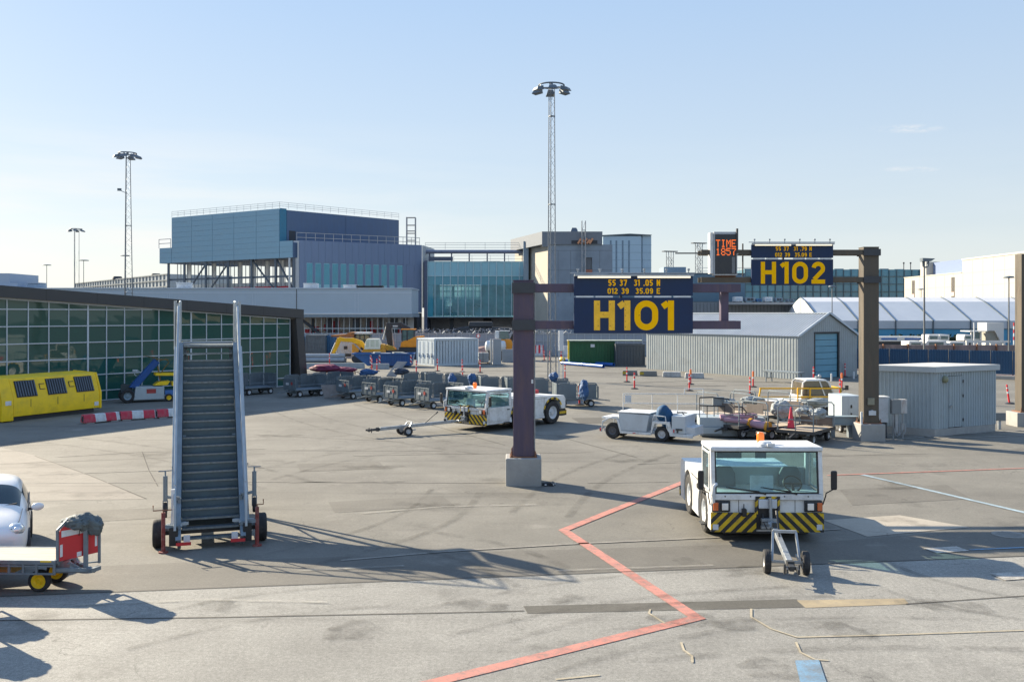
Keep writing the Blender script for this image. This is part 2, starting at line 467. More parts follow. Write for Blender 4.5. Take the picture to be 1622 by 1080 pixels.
# ------------------------------------------------------------------ ground
def ground_mat(name, col, col2, speck=0.12, tyre=0.0, dark=0.0):
    m = bpy.data.materials.new(name); m.use_nodes = True
    t = m.node_tree; b = t.nodes['Principled BSDF']; N = t.nodes.new; K = t.links.new
    b.inputs['Roughness'].default_value = 0.80
    b.inputs['Specular IOR Level'].default_value = 0.34
    tc = N('ShaderNodeTexCoord')
    def noise(sc, det=4, ro=0.6, st=None, rz=0):
        src = tc.outputs['Object']
        if st:
            mp = N('ShaderNodeMapping'); mp.inputs['Scale'].default_value = st; mp.inputs['Rotation'].default_value = (0,0,rz)
            K(src, mp.inputs['Vector']); src = mp.outputs[0]
        n = N('ShaderNodeTexNoise'); n.inputs['Scale'].default_value = sc; n.inputs['Detail'].default_value = det; n.inputs['Roughness'].default_value = ro
        K(src, n.inputs['Vector']); return n.outputs['Fac']
    def rng(f, a, c, lo, hi):
        r = N('ShaderNodeMapRange'); r.inputs['From Min'].default_value = a; r.inputs['From Max'].default_value = c
        r.inputs['To Min'].default_value = lo; r.inputs['To Max'].default_value = hi; K(f, r.inputs['Value']); return r.outputs[0]
    def mixc(f, a, c):
        x = N('ShaderNodeMix'); x.data_type = 'RGBA'; K(f, x.inputs[0])
        for i, s in ((6,a),(7,c)):
            if isinstance(s, tuple): x.inputs[i].default_value = (*s,1)
            else: K(s, x.inputs[i])
        return x.outputs[2]
    def mul(c, f):
        x = N('ShaderNodeMix'); x.data_type = 'RGBA'; x.blend_type = 'MULTIPLY'; x.inputs[0].default_value = 1
        K(c, x.inputs[6]); K(f, x.inputs[7]); return x.outputs[2]
    c = mixc(rng(noise(0.16, 5, 0.6), 0.36, 0.64, 0, 1), col, col2)
    c = mul(c, rng(noise(0.9, 6, 0.7), 0.3, 0.7, 0.90, 1.10))
    c = mul(c, rng(noise(55, 3, 0.8), 0.3, 0.7, 1-speck, 1+speck))
    c = mul(c, rng(noise(14, 4, 0.8), 0.3, 0.7, 1-speck*.7, 1+speck*.7))
    # oil and damp stains
    c = mixc(rng(noise(0.55, 7, 0.62), 0.58, 0.72, 0, 0.48), c, (0.05,0.047,0.042))
    c = mixc(rng(noise(2.3, 6, 0.7), 0.64, 0.74, 0, 0.35), c, (0.06,0.055,0.05))
    c = mixc(rng(noise(0.35, 8, 0.68), 0.60, 0.70, 0, 0.30), c, (0.36,0.34,0.30))
    # long rubber and drag streaks
    if tyre:
        c = mixc(rng(noise(1.0, 4, 0.6, (0.05, 1.1, 1), 0.16), 0.55, 0.72, 0, tyre), c, (0.045,0.043,0.04))
        c = mixc(rng(noise(1.0, 4, 0.6, (0.06, 0.9, 1), -0.5), 0.60, 0.74, 0, tyre*.7), c, (0.05,0.047,0.043))
    # fine cracks
    v = N('ShaderNodeTexVoronoi'); v.feature = 'DISTANCE_TO_EDGE'; v.inputs['Scale'].default_value = 0.33
    wv = N('ShaderNodeVectorMath'); wv.operation = 'ADD'
    ns_ = N('ShaderNodeTexNoise'); ns_.inputs['Scale'].default_value = 0.9; ns_.inputs['Detail'].default_value = 6
    K(tc.outputs['Object'], ns_.inputs['Vector'])
    sc_ = N('ShaderNodeVectorMath'); sc_.operation = 'SCALE'; sc_.inputs['Scale'].default_value = 2.2
    K(ns_.outputs['Color'], sc_.inputs[0]); K(tc.outputs['Object'], wv.inputs[0]); K(sc_.outputs[0], wv.inputs[1]); K(wv.outputs[0], v.inputs['Vector'])
    cf = N('ShaderNodeMath'); cf.operation = 'MULTIPLY'
    K(rng(v.outputs['Distance'], 0.0, 0.006, 0.55, 0), cf.inputs[0]); K(rng(noise(0.25, 3), 0.48, 0.6, 0, 1), cf.inputs[1])
    c = mixc(cf.outputs[0], c, (0.04,0.038,0.035))
    K(c, b.inputs['Base Color'])
    bp = N('ShaderNodeBump'); bp.inputs['Strength'].default_value = 0.5; bp.inputs['Distance'].default_value = 0.012
    K(noise(70, 4, 0.75), bp.inputs['Height']); K(bp.outputs[0], b.inputs['Normal'])
    MATS[name] = m
    return m
asphalt = ground_mat('asphalt', (0.150,0.142,0.125), (0.200,0.191,0.167), 0.24, tyre=0.36)
asph_dark = ground_mat('dark_asphalt', (0.130,0.122,0.107), (0.158,0.149,0.130), 0.2, tyre=0.2)
asph_rep = ground_mat('repair_asphalt', (0.095,0.09,0.077), (0.12,0.113,0.098), 0.2)
asph_light = ground_mat('pale_asphalt', (0.218,0.212,0.194), (0.29,0.282,0.258), 0.36, tyre=0.22)
conc_slab = ground_mat('slab_concrete', (0.34,0.31,0.26), (0.40,0.36,0.30), 0.10, tyre=0.25)
seam_m = mat('joint_bitumen', (0.05,0.047,0.043), 0.9, var=0.2)
earth = ground_mat('far_asphalt', (0.21,0.19,0.165), (0.25,0.23,0.20), 0.1, tyre=0.5)
def paint_mat(name, col, wear=0.5, under=(0.17,0.16,0.143), sc=5.0):
    """road paint worn down to the asphalt: blotches, grain and tyre scuffs"""
    m = mat(name, col, 0.8, var=0.14, scale=1.6, bump=0.4, bscale=70)
    t = m.node_tree; N = t.nodes.new; K = t.links.new; b = t.nodes['Principled BSDF']
    tc = [n for n in t.nodes if n.bl_idname == 'ShaderNodeTexCoord'][0]
    src = b.inputs['Base Color'].links[0].from_socket
    def nz(s_, d_, r_):
        n = N('ShaderNodeTexNoise'); n.inputs['Scale'].default_value = s_; n.inputs['Detail'].default_value = d_; n.inputs['Roughness'].default_value = r_
        K(tc.outputs['Object'], n.inputs['Vector']); return n.outputs['Fac']
    def rg(f, a, c, hi):
        r = N('ShaderNodeMapRange'); r.inputs['From Min'].default_value = a; r.inputs['From Max'].default_value = c; r.inputs['To Max'].default_value = hi; K(f, r.inputs['Value']); return r.outputs[0]
    for f, a, c, hi, cl in ((nz(sc,8,.75), .52-.12*wear, .66, wear, under), (nz(38,3,.8), .55-.08*wear, .68, wear, under), (nz(1.1,4,.6), .54, .70, .5*wear, (0.07,0.065,0.06))):
        x = N('ShaderNodeMix'); x.data_type = 'RGBA'; K(rg(f,a,c,hi), x.inputs[0]); K(src, x.inputs[6]); x.inputs[7].default_value = (*cl,1); src = x.outputs[2]
    K(src, b.inputs['Base Color'])
    return m
p_red = paint_mat('faded_red_paint', (0.56,0.21,0.165), 0.72)
p_white = paint_mat('worn_white_line', (0.50,0.48,0.44), 0.75)
p_faint = paint_mat('ghost_line', (0.30,0.28,0.245), 0.9, sc=3)
p_blue = paint_mat('faded_blue_paint', (0.16,0.30,0.44), 0.75)
p_pblue = paint_mat('pale_blue_line', (0.31,0.41,0.47), 0.6)
p_cream = paint_mat('crack_sealant', (0.44,0.38,0.27), 0.4)
p_tan = paint_mat('tan_repair', (0.34,0.275,0.175), 0.35)

g = MB(); g.sheet([(-900,-80,0),(900,-80,0),(900,1500,0),(-900,1500,0)])
struct(g.build('ground', asphalt, smooth=False))
def worn_mark(name, col, amt, sc, st=None):
    m = bpy.data.materials.new(name); m.use_nodes = True; t = m.node_tree; b = t.nodes['Principled BSDF']
    b.inputs['Base Color'].default_value = (*col,1); b.inputs['Roughness'].default_value = .85; b.inputs['Specular IOR Level'].default_value = .2
    tc_ = t.nodes.new('ShaderNodeTexCoord'); n = t.nodes.new('ShaderNodeTexNoise'); n.inputs['Scale'].default_value = sc; n.inputs['Detail'].default_value = 6; n.inputs['Roughness'].default_value = .7
    r = t.nodes.new('ShaderNodeMapRange'); r.inputs['From Min'].default_value = .38; r.inputs['From Max'].default_value = .68; r.inputs['To Max'].default_value = amt
    t.links.new(tc_.outputs['Object'], n.inputs['Vector']); t.links.new(n.outputs['Fac'], r.inputs['Value']); t.links.new(r.outputs[0], b.inputs['Alpha'])
    return m
rubber_mark = worn_mark('rubber_mark', (0.03,0.029,0.028), .24, 1.6)
oil_mark = worn_mark('oil_mark', (0.025,0.023,0.020), .30, 2.6)
pale_mark = worn_mark('pale_scuff', (0.45,0.43,0.38), .55, 2.2)
Z1 = 0.004
def patch(name, pix, m, z=Z1):
    b_ = MB(); b_.sheet([(p.x,p.y,z) for p in [gp(*q) if len(q) == 2 else Vector((q[0],q[1],0)) for q in pix]])
    return struct(b_.build(name, m, smooth=False))
def line(name, pts, w, m, z=0.013):
    """painted line of width w along ground points, mitred"""
    n = len(pts); l = []; r = []
    for i, p in enumerate(pts):
        if i == 0: d0 = d1 = (pts[1]-p).normalized()
        elif i == n-1: d0 = d1 = (p-pts[i-1]).normalized()
        else: d0 = (p-pts[i-1]).normalized(); d1 = (pts[i+1]-p).normalized()
        n0 = Vector((-d0.y,d0.x,0)); n1 = Vector((-d1.y,d1.x,0))
        mt = (n0+n1).normalized(); k = w/2/max(0.35, mt.dot(n0))
        l.append(p+mt*k); r.append(p-mt*k)
    b_ = MB()
    vs = [(p.x,p.y,z) for p in l] + [(p.x,p.y,z) for p in r]
    b_.add(vs, [(n+i,n+i+1,i+1,i) for i in range(n-1)])
    return struct(b_.build(name, m, smooth=False))
# pale concrete-like strip in the foreground
A0, A1 = gp(0,945), gp(1622,881)
dl = (A1-A0).normalized(); E0 = A0-dl*40; E1 = A1+dl*40
patch('pale_pavement', [(E0.x,E0.y,0),(E1.x,E1.y,0),(E1.x,-30,0),(E0.x,-30,0)], asph_light)
line('pavement_joint', [A0-dl*30, A1+dl*30], 0.035, seam_m)
line('pavement_joint', [gp(-300,996),gp(0,983),gp(350,978),gp(700,971),gp(830,968)], 0.03, seam_m)
line('pavement_joint', [gp(1435,957),gp(1622,944),gp(1900,930)], 0.03, seam_m)
patch('asphalt_patch', [(829,960),(1262,949),(1275,962),(836,972)], asph_rep, 0.008)
patch('asphalt_patch', [(1262,951),(1432,948),(1440,957),(1276,963)], p_tan, 0.009)
# darker band behind it and pale track line
patch('asphalt_patch', [(-250,985),(0,944),(796,912.5),(1622,880.5),(1900,868),(1900,820),(1622,832),(1310,858),(800,873),(300,890),(-250,915)], asph_dark, 0.004)
line('track_line', [gp(540,888),gp(700,874),gp(900,862),gp(1140,851),(gp(1330,838))], 0.10, p_faint)
patch('asphalt_patch', [(-80,690),(60,722),(140,752),(230,790),(-300,800),(-300,700)], earth, 0.004)
for q in (((55,722),(140,752),(232,790)), ((225,715),(236,745),(250,770)), ((0,735),(420,719)), ((560,640),(800,705)), ((1010,640),(1290,690)), ((880,690),(1010,725)), ((430,690),(640,700))):
    line('pavement_joint', [gp(*p) for p in q], 0.028, seam_m, 0.0085)
for q, m_ in (((( 905,662),(1010,660),(1030,668),(920,671)), asph_rep), (((470,735),(600,731),(612,742),(476,747)), asph_dark), (((1330,775),(1500,768),(1540,790),(1350,800)), asph_dark), (((120,810),(330,800),(345,815),(120,828)), asph_dark), (((520,795),(700,785),(720,800),(530,812)), asph_dark)):
    patch('asphalt_patch', q, m_, 0.0045)
rt = random.Random(44)
for (x0,y0,x1,y1,bend,gap) in ((430,760,800,700,1.2,1.5),(480,900,760,780,-.9,1.5),(700,1010,1250,930,.5,1.4),(200,1030,620,960,.4,1.4),(520,700,900,690,.7,1.6),(900,820,1060,720,.6,1.5),(1330,905,1640,985,-.5,1.4),(860,1075,1420,985,.7,1.5),(60,700,420,775,.8,1.6),(430,650,760,720,-1.2,1.6),(930,640,1300,660,.6,1.6),(1000,1050,1640,1030,.3,1.4),(600,860,820,930,.4,1.5)):
    A_, B_ = gp(x0,y0), gp(x1,y1); d_ = (B_-A_).normalized(); n_ = Vector((-d_.y,d_.x,0))
    for o_ in (0,gap):
        pts = [A_.lerp(B_,i/12)+n_*(o_+bend*math.sin(math.pi*i/12)) for i in range(13)]
        line('tyre_track', pts, rt.uniform(.13,.22), rubber_mark, .0195)
for (x,y,r_) in ((1180,905,.35),(1120,985,.45),(760,960,.30),(1420,770,.5),(1000,730,.45),(590,740,.5),(440,690,.5),(900,950,.25),(1340,1000,.3),(560,1000,.35),(1500,960,.4),(250,720,.5),(1090,890,.22),(1215,1060,.3),(350,960,.28),(690,800,.35)):
    c_ = gp(x,y); b_ = MB(); k_ = rt.random()*6
    b_.sheet([(c_.x+r_*(1+.35*math.sin(2*a+k_)+.2*math.sin(5*a))*math.cos(a)*1.5, c_.y+r_*(1+.35*math.sin(2*a+k_)+.2*math.sin(5*a))*math.sin(a), .0215) for a in [2*math.pi*i/26 for i in range(26)]])
    struct(b_.build('oil_stain', oil_mark, smooth=False))
for q in (((560,815),(700,803),(850,800)), ((470,905),(640,897)), ((880,905),(1130,896)), ((100,960),(330,951),(520,955))):
    line('pale_scuff', [gp(*p) for p in q], .12, pale_mark, .0225)
# slab, manhole
patch('concrete_slab', [(1304,824),(1425,816),(1537,835),(1374,850)], conc_slab, 0.008)
mh = MB()
for k in range(24):
    pass
cm = gp(1598,847)
mh.cyl((cm.x,cm.y,0.0), (cm.x,cm.y,0.016), 0.36, n=28)
for k in range(-4,5):
    for j in range(-4,5):
        if k*k+j*j < 17: mh.box(cm.x+k*.07-.022, cm.x+k*.07+.022, cm.y+j*.07-.022, cm.y+j*.07+.022, 0.0165, 0.021)
struct(mh.build('manhole_cover', mat('cast_iron', (0.24,0.235,0.22), 0.7, metal=0.2, var=0.2)))
# red stand line, blue line, white strips
line('red_line', [gp(1092,760),gp(893,840),gp(1104,979),gp(660,1088)], 0.235, p_red)
line('red_line', [gp(1310,753),gp(1480,747),gp(1640,741)], 0.10, p_red)
line('blue_line', [gp(1366,752),gp(1640,816)], 0.17, p_pblue)
patch('white_marking', [(1463,869),(1515,866),(1536,873),(1484,877)], p_white, 0.017)
line('blue_line', [gp(1536,871),gp(1700,864)], 0.10, p_blue)
patch('white_marking', [(1568,909),(1622,906),(1660,915),(1592,920)], p_white, 0.017)
patch('blue_marking', [(1259,1047),(1297,1046),(1312,1090),(1270,1092)], p_blue, 0.017)
for q in (((-20,766),(340,763),(640,764),(800,765)), ((460,764),(640,762)), ((90,724),(220,716),(420,711)), ((930,765),(1060,763)),
          ((560,722),(700,719),(940,716)), ((1010,735),(1080,732)), ((1300,722),(1470,718)), ((460,713),(700,714)), ((60,752),(230,746),(420,741))):
    line('faint_line', [gp(*p) for p in q], 0.07, p_faint, 0.009)
for q in (((1390,688),(1500,694),(1622,690)), ((1380,700),(1500,689),(1640,681))):
    line('white_line', [gp(*p) for p in q], 0.09, p_white, 0.017)
for q in (((1190,965),(1190,978),(1222,997),(1262,1010),(1420,1006),(1622,999)), ((1030,966),(1028,972),(1053,988)), ((1261,1018),(1268,1034),(1290,1045),(1312,1047)),
          ((1079,1018),(1083,1030),(1096,1040),(1097,1050)), ((880,1077),(950,1070))):
    line('sealed_crack', [gp(*p) for p in q], 0.035, p_cream, 0.017)
# lower dark tyre traces near the far apron
for q in (((700,590),(800,587),(1010,592)), ((960,607),(1110,603),(1240,606)), ((1020,612),(1150,611)), ((430,600),(640,606)), ((640,598),(900,608))):
    line('tyre_trace', [gp(*p) for p in q], 0.35, seam_m if 0 else mat('tyre_smear', (0.085,0.08,0.07), 0.9, var=0.2), 0.009)

# ------------------------------------------------------------------ pier with glass facade (left)
panel_dark = mat('dark_cladding', (0.050,0.052,0.055), 0.5, var=0.08, scale=1)
mullion = mat('pale_mullion', (0.50,0.56,0.62), 0.4, metal=0.2, var=0.06)
glass_dark = mat('dark_green_glass', (0.022,0.092,0.078), 0.03, var=0.0, spec=0.55)
glass_dark.node_tree.nodes['Principled BSDF'].inputs['Roughness'].default_value = 0.02
# slight waviness of the panes
_t = glass_dark.node_tree; _n = _t.nodes.new('ShaderNodeTexNoise'); _n.inputs['Scale'].default_value = 0.8; _n.inputs['Detail'].default_value = 1
_tc = [n for n in _t.nodes if n.bl_idname == 'ShaderNodeTexCoord'][0]; _t.links.new(_tc.outputs['Object'], _n.inputs['Vector'])
_b = _t.nodes.new('ShaderNodeBump'); _b.inputs['Strength'].default_value = 0.035; _b.inputs['Distance'].default_value = 0.05
_t.links.new(_n.outputs['Fac'], _b.inputs['Height']); _t.links.new(_b.outputs[0], _t.nodes['Principled BSDF'].inputs['Normal'])
F0 = Vector((-15.1,65.4,0)); FD = Vector((-11.8,-15.7,0)).normalized()   # local +x runs from the far corner towards us
fr_ang = math.atan2(FD.y, FD.x)
pier = thing('terminal_building', 'low terminal wing with dark green glass facade and dark sloping roof fascia', 'building', F0, fr_ang)
# local: x along the facade towards the camera, y = into apron is to the... outward normal
LEN = 34.0; SL = (6.46-5.3)/19.6
def ft(x): return 5.3 + SL*x
# outward normal: +y local or -y local?
nrm = Vector((math.cos(fr_ang+math.pi/2), math.sin(fr_ang+math.pi/2), 0))
SG = 1 if nrm.x > 0 else -1
DP = 16.0
b_ = MB()
def P3(x, y, z): return (x, y*SG, z)
# roof + fascia (one folded volume following the slope)
vs = [P3(-.55,.45,ft(0)-.62),P3(LEN,.45,ft(LEN)-.62),P3(LEN,.45,ft(LEN)),P3(-.55,.45,ft(0)),P3(-.55,-DP,ft(0)-.62),P3(LEN,-DP,ft(LEN)-.62),P3(LEN,-DP,ft(LEN)),P3(-.55,-DP,ft(0))]
b_.add(vs, [(0,1,2,3),(3,2,6,7),(4,7,6,5),(0,4,5,1),(1,5,6,2),(0,3,7,4)])
# panel joints on the fascia
b_.m = 1
for k in range(1,12):
    x = k*2.9
    b_.add([P3(x-.012,.454,ft(x)-.61),P3(x+.012,.454,ft(x)-.61),P3(x+.012,.454,ft(x)-.01),P3(x-.012,.454,ft(x)-.01)], [(0,1,2,3)])
b_.build('roof', [panel_dark, black], pier)
# end frame, leaning outward at the foot
b_ = MB()
vs = []
for z, o in ((0.0,-.95),(ft(0)-.622,-.5)):
    vs += [P3(o,.42,z),P3(o+.62,.42,z),P3(o+.62,-1.2,z),P3(o,-1.2,z)]
b_.add(vs, [(0,1,2,3),(4,7,6,5),(0,4,5,1),(1,5,6,2),(2,6,7,3),(3,7,4,0)])
b_.build('end_frame', panel_dark, pier)
b_ = MB()
gx0 = 0.32
rp = random.Random(17)
RZ = (0.05,0.62,1.54,2.47,3.39,4.32,5.24,6.17,7.1)
x = gx0
while x < LEN-1.2:                       # every pane hangs a little differently in its frame
    for i_ in range(len(RZ)-1):
        z0_, z1_ = RZ[i_], RZ[i_+1]
        ta, tb = min(z1_, ft(x)-.63), min(z1_, ft(x+1.115)-.63)
        if ta <= z0_+.02: break
        j = lambda: rp.uniform(-.0022,.0022)
        b_.add([P3(x,j(),z0_),P3(x+1.115,j(),z0_),P3(x+1.115,j(),max(tb,z0_+.01)),P3(x,j(),ta)], [(0,1,2),(0,2,3)])
    x += 1.115
b_.build('glazing', glass_dark, pier, smooth=False)
b_ = MB(); b_.add([P3(gx0,-.25,0.05),P3(gx0,-DP+.3,0.05),P3(gx0,-DP+.3,ft(0)-.63),P3(gx0,-.25,ft(0)-.63)], [(0,1,2,3)])
b_.build('end_wall', panel_dark, pier, smooth=False)
b_ = MB()
k = 0; x = gx0
while x < LEN:
    thick = 0.10 if k in (7,13,19,25) else 0.055
    b_.add([P3(x-thick/2,.05,0.03),P3(x+thick/2,.05,0.03),P3(x+thick/2,-.03,0.03),P3(x-thick/2,-.03,0.03),
            P3(x-thick/2,.05,ft(x)-.64),P3(x+thick/2,.05,ft(x)-.64),P3(x+thick/2,-.03,ft(x)-.64),P3(x-thick/2,-.03,ft(x)-.64)],
           [(0,1,2,3),(4,7,6,5),(0,4,5,1),(1,5,6,2),(2,6,7,3),(3,7,4,0)])
    x += 1.115; k += 1
b_.build('mullion', mullion, pier)
b_ = MB()
for z in (0.06,0.62,1.54,2.47,3.39,4.32,5.24,6.17):
    x0 = gx0 if z < ft(0)-.7 else (z+.7-5.3)/SL
    if x0 > LEN: continue
    b_.add([P3(x0,.058,z-.028),P3(LEN,.058,z-.028),P3(LEN,-.02,z-.028),P3(x0,-.02,z-.028),P3(x0,.058,z+.028),P3(LEN,.058,z+.028),P3(LEN,-.02,z+.028),P3(x0,-.02,z+.028)],
           [(0,1,2,3),(4,7,6,5),(0,4,5,1),(1,5,6,2),(2,6,7,3),(3,7,4,0)])
# top cill under the soffit
b_.add([P3(gx0,.06,ft(gx0)-.70),P3(LEN,.06,ft(LEN)-.70),P3(LEN,.06,ft(LEN)-.625),P3(gx0,.06,ft(gx0)-.625)], [(0,1,2,3)])
b_.build('transom', mullion, pier)

# unseen dark terminal across the apron, added to darken the glass facade's reflections
opp = thing('terminal_building', 'long dark unseen terminal beyond the right edge, added for the reflections in the green glass', 'building', (112,46,0), 0)
b_ = MB(); b_.box(0,14,0,90,0,6.2); b_.build('wall', mat('dark_terminal_wall', (0.035,0.045,0.045), 0.6, var=0.2, scale=0.4), opp)
b_ = MB()
for k in range(6): b_.box(-.06,-.01,4+k*13,13+k*13,3.0,4.4)
b_.build('window', mat('tan_reflected_band', (0.30,0.27,0.21), 0.7, var=0.2, scale=0.3), opp)  # tan band added to show as a stripe in the mirrored view
# ------------------------------------------------------------------ lettering: stroke glyphs in a box w x 1
def arc(cx, cy, rx, ry, a0, a1, n=14):
    return [(cx+rx*math.cos(R(a0+(a1-a0)*i/n)), cy+ry*math.sin(R(a0+(a1-a0)*i/n))) for i in range(n+1)]
def glyph(ch, w, t):
    a = t/2; r = w/2-a; c = w/2
    G = {
    'H': [[(a,0),(a,1)],[(w-a,0),(w-a,1)],[(t,.52),(w-t,.52)]],
    'N': [[(a,0),(a,1)],[(w-a,0),(w-a,1)],[(a,1-a),(w-a,a)]],
    'E': [[(a,0),(a,1)],[(t,1-a),(w,1-a)],[(t,a),(w,a)],[(t,.52),(w*.9,.52)]],
    '1': [[(w-a,0),(w-a,1)],[(0.0,.79),(w-t,.915)]],
    '7': [[(0,1-a),(w,1-a)],[(w-a,1-t),(w*.36,0)]],
    '.': [[(c,0),(c,t)]],
    '0': [arc(c,1-r-a,r,r,0,180)+arc(c,r+a,r,r,180,360)+[(w-a,1-r-a)]],
    '2': [arc(c,1-r-a,r,r,170,-25)+[(a*1.25,t)],[(0,a),(w,a)]],
    '3': [arc(c*.96,.755,r,.245-a,155,-80)+[(c*.8,.53)],arc(c*.96,.28,r,.28-a,80,-155)],
    '5': [[(w*.94,1-a),(a+.04,1-a),(a+.01,.52)],arc(c*.96,.315,r,.315-a,145,-150)],
    '9': [arc(c,.66,r,.34-a,0,360),[(w-a,.64),(w-a,.40)]+arc(c,.30,r,.30-a,0,-150)],
    '8': [arc(c,.74,r*.92,.26-a,0,360),arc(c,.27,r,.27-a,0,360)],
    }
    return G[ch]
def add_strokes(mb, lines, t, ox, oz, h, y, dep):
    """polylines (unit box) as mitred flat ribbons facing -y, a little proud of the board"""
    for li, ln in enumerate(lines):
        n = len(ln); L_ = []; R_ = []
        closed = n > 3 and (abs(ln[0][0]-ln[-1][0])+abs(ln[0][1]-ln[-1][1]) < 1e-4)
        pts = [Vector((p[0],p[1])) for p in ln]
        for i, p in enumerate(pts):
            if i == 0: d0 = (pts[-1]-pts[-2]).normalized() if closed else (pts[1]-p).normalized(); d1 = (pts[1]-p).normalized()
            elif i == n-1: d0 = (p-pts[i-1]).normalized(); d1 = (pts[1]-p).normalized() if closed else d0
            else: d0 = (p-pts[i-1]).normalized(); d1 = (pts[i+1]-p).normalized()
            n0 = Vector((-d0.y,d0.x)); n1 = Vector((-d1.y,d1.x)); m = (n0+n1)
            m = m.normalized() if m.length > 1e-5 else n0
            k = t/2/max(0.4, m.dot(n0))
            L_.append(p+m*k); R_.append(p-m*k)
        yy = y - li*0.0015
        vs = []
        for q in L_: vs.append((ox+q.x*h, yy-dep, oz+q.y*h))
        for q in R_: vs.append((ox+q.x*h, yy-dep, oz+q.y*h))
        for q in L_: vs.append((ox+q.x*h, y, oz+q.y*h))
        for q in R_: vs.append((ox+q.x*h, y, oz+q.y*h))
        fs = []
        for i in range(n-1):
            fs += [(n+i,n+i+1,i+1,i),(i,i+1,2*n+i+1,2*n+i),(n+i+1,n+i,3*n+i,3*n+i+1)]
        mb.add(vs, fs)
def sign_text(parent, name, items, y, m, dep=0.006):
    """items: (char, x of left edge, z of baseline, width, height, stroke) in metres"""
    mb = MB()
    for ch, x, z, w, h, t in items:
        add_strokes(mb, glyph(ch, w/h, t), t, x, z, h, y, dep)
    return mb.build(name, m, parent, smooth=False)
navy = mat('navy_sign_board', (0.008,0.026,0.080), 0.4, var=0.12, scale=1.5, spec=0.3)
amber = mat('amber_letter', (1.0,0.53,0.003), 0.7, var=0.05, scale=6, spec=0.08)
amber_old = mat('weathered_amber_letter', (0.92,0.53,0.055), 0.7, var=0.12, scale=8, spec=0.08)
brown = mat('brown_gantry_paint', (0.072,0.053,0.092), 0.5, var=0.16, scale=1.6, stretch=(3,3,.5), dirt=(0.17,0.10,0.07), dirt_amt=0.4, dirt_scale=1.4)
brown2 = mat('sunbleached_brown_paint', (0.080,0.068,0.052), 0.55, var=0.16, scale=1.6, stretch=(3,3,.5), dirt=(0.15,0.095,0.06), dirt_amt=0.4, dirt_scale=1.4)
tube_m = mat('lamp_tube', (0.86,0.84,0.76), 0.3, var=0.0, emit=(1.0,0.86,0.6), es=0.30)

def gantry(px, Yb, px0, px1, top, y0, y1, blk, pm, label):
    """post on a concrete block with a pair of cantilever arms; px.. are real heights and offsets in metres"""
    g_ = thing('sign_gantry', label, 'gantry', (px, Yb, 0), 0)
    w, d, h = blk
    b = MB(); b.box(-w/2,w/2,-d/2,d/2,-.05,h); b.build('concrete_base', concrete, g_, bev=0.03)
    b = MB()
    b.box(-.30,.30,-.28,-.245,h,top); b.box(-.30,.30,.245,.28,h,top); b.box(-.028,.028,-.244,.244,h,top)
    b.box(-.30,-.282,-.2445,.2445,h,top); b.box(.282,.30,-.2445,.2445,h,top)
    b.box(-.31,.31,-.29,.29,top,top+.02)
    b.build('post', pm, g_, bev=0.008)
    b = MB(); b.box(-.40,.40,-.38,.38,h,h+.03)
    for sx_ in (-1,1):
        for sy_ in (-1,1): b.cyl((sx_*.345,sy_*.33,h+.03),(sx_*.345,sy_*.33,h+.19),.018,n=8); b.cyl((sx_*.345,sy_*.33,h+.03),(sx_*.345,sy_*.33,h+.075),.034,n=6)
    b.build('base_plate', rust, g_)
    b = MB()
    for sx_ in (-1,1):
        for yy in (-.2,.2): b.add([(sx_*.301,yy-.012,h+.03),(sx_*.39,yy-.012,h+.03),(sx_*.301,yy-.012,h+.30),(sx_*.301,yy+.012,h+.03),(sx_*.39,yy+.012,h+.03),(sx_*.301,yy+.012,h+.30)],[(0,1,2),(5,4,3),(0,3,4,1),(1,4,5,2),(2,5,3,0)])
    b.build('gusset', pm, g_)
    b = MB(); b.tube([(.33,.10,h+.03),(.335,.10,y0[0]-.05),(.30,-.30,y0[0]-.02)],.022,8)
    for q in range(6): b.cbox((.325,.10,h+.5+q*(y1[0]-h-.8)/5),(.06,.07,.03))
    b.build('cable_conduit', steel, g_)
    for z0, z1 in (y0, y1):
        b = MB()
        s_ = 1 if px1 > abs(px0) else -1
        for yy in (-.345,.285):
            b.box(px0,px1,yy,yy+.055,z0,z1)
            b.box(px0,px1,(yy+.055) if yy < 0 else yy-.0, (yy+.055) if yy < 0 else yy, z0, z0)
        b.box(px0,px1,-.29,-.20,z0,z0+.015); b.box(px0,px1,-.29,-.20,z1-.015,z1)
        b.build('arm', pm, g_, bev=0.006)
        b = MB(); b.box(-.34,.34,-.375,-.348,z0-.03,z1+.03); b.box(-.34,.34,.345,.372,z0-.03,z1+.03)
        for sx_ in (-.325,.325): b.cyl((sx_,-.39,z0+.1),(sx_,.385,z0+.1),.018,n=6)
        b.build('clamp', mat('dark_clamp', (0.05,0.055,0.065), 0.5, metal=0.3, var=0.2), g_)
    return g_
K1 = 28/1500; K2 = 37.6/1500; K3 = 42.4/1500
zz = lambda y, k: 5-(y-497)*k
g1 = gantry((829-811)*K1, 28.0, -.0, (1169-829)*K1, 5.97, (zz(463,K1),zz(450,K1)), (zz(521,K1),zz(508,K1)), (1.04,1.0,.80), brown, 'dark brown cantilever gantry on a concrete block, carrying the nearer sign H101')
b = MB(); b.box((1140-829)*K1,(1152-829)*K1,-.18,.08,zz(508,K1),zz(463,K1)); b.build('bracket', brown, g1, bev=0.006)
b = MB(); b.box(-.03,.03,-.345,-.25,3.05,3.18)
b = MB(); b.box(.23,.285,-.300,-.284,zz(606,K1),zz(600,K1)); b.build('label_plate', white, g1)
g2 = gantry((1376-811)*K2, 37.6, (1108-1376)*K2, .0, 7.62, (zz(404.5,K2),zz(396.5,K2)), (zz(447.5,K2),zz(439.5,K2)), (.97,.97,.67), brown2, 'sunlit brown cantilever gantry on a concrete block, carrying the farther sign H102')
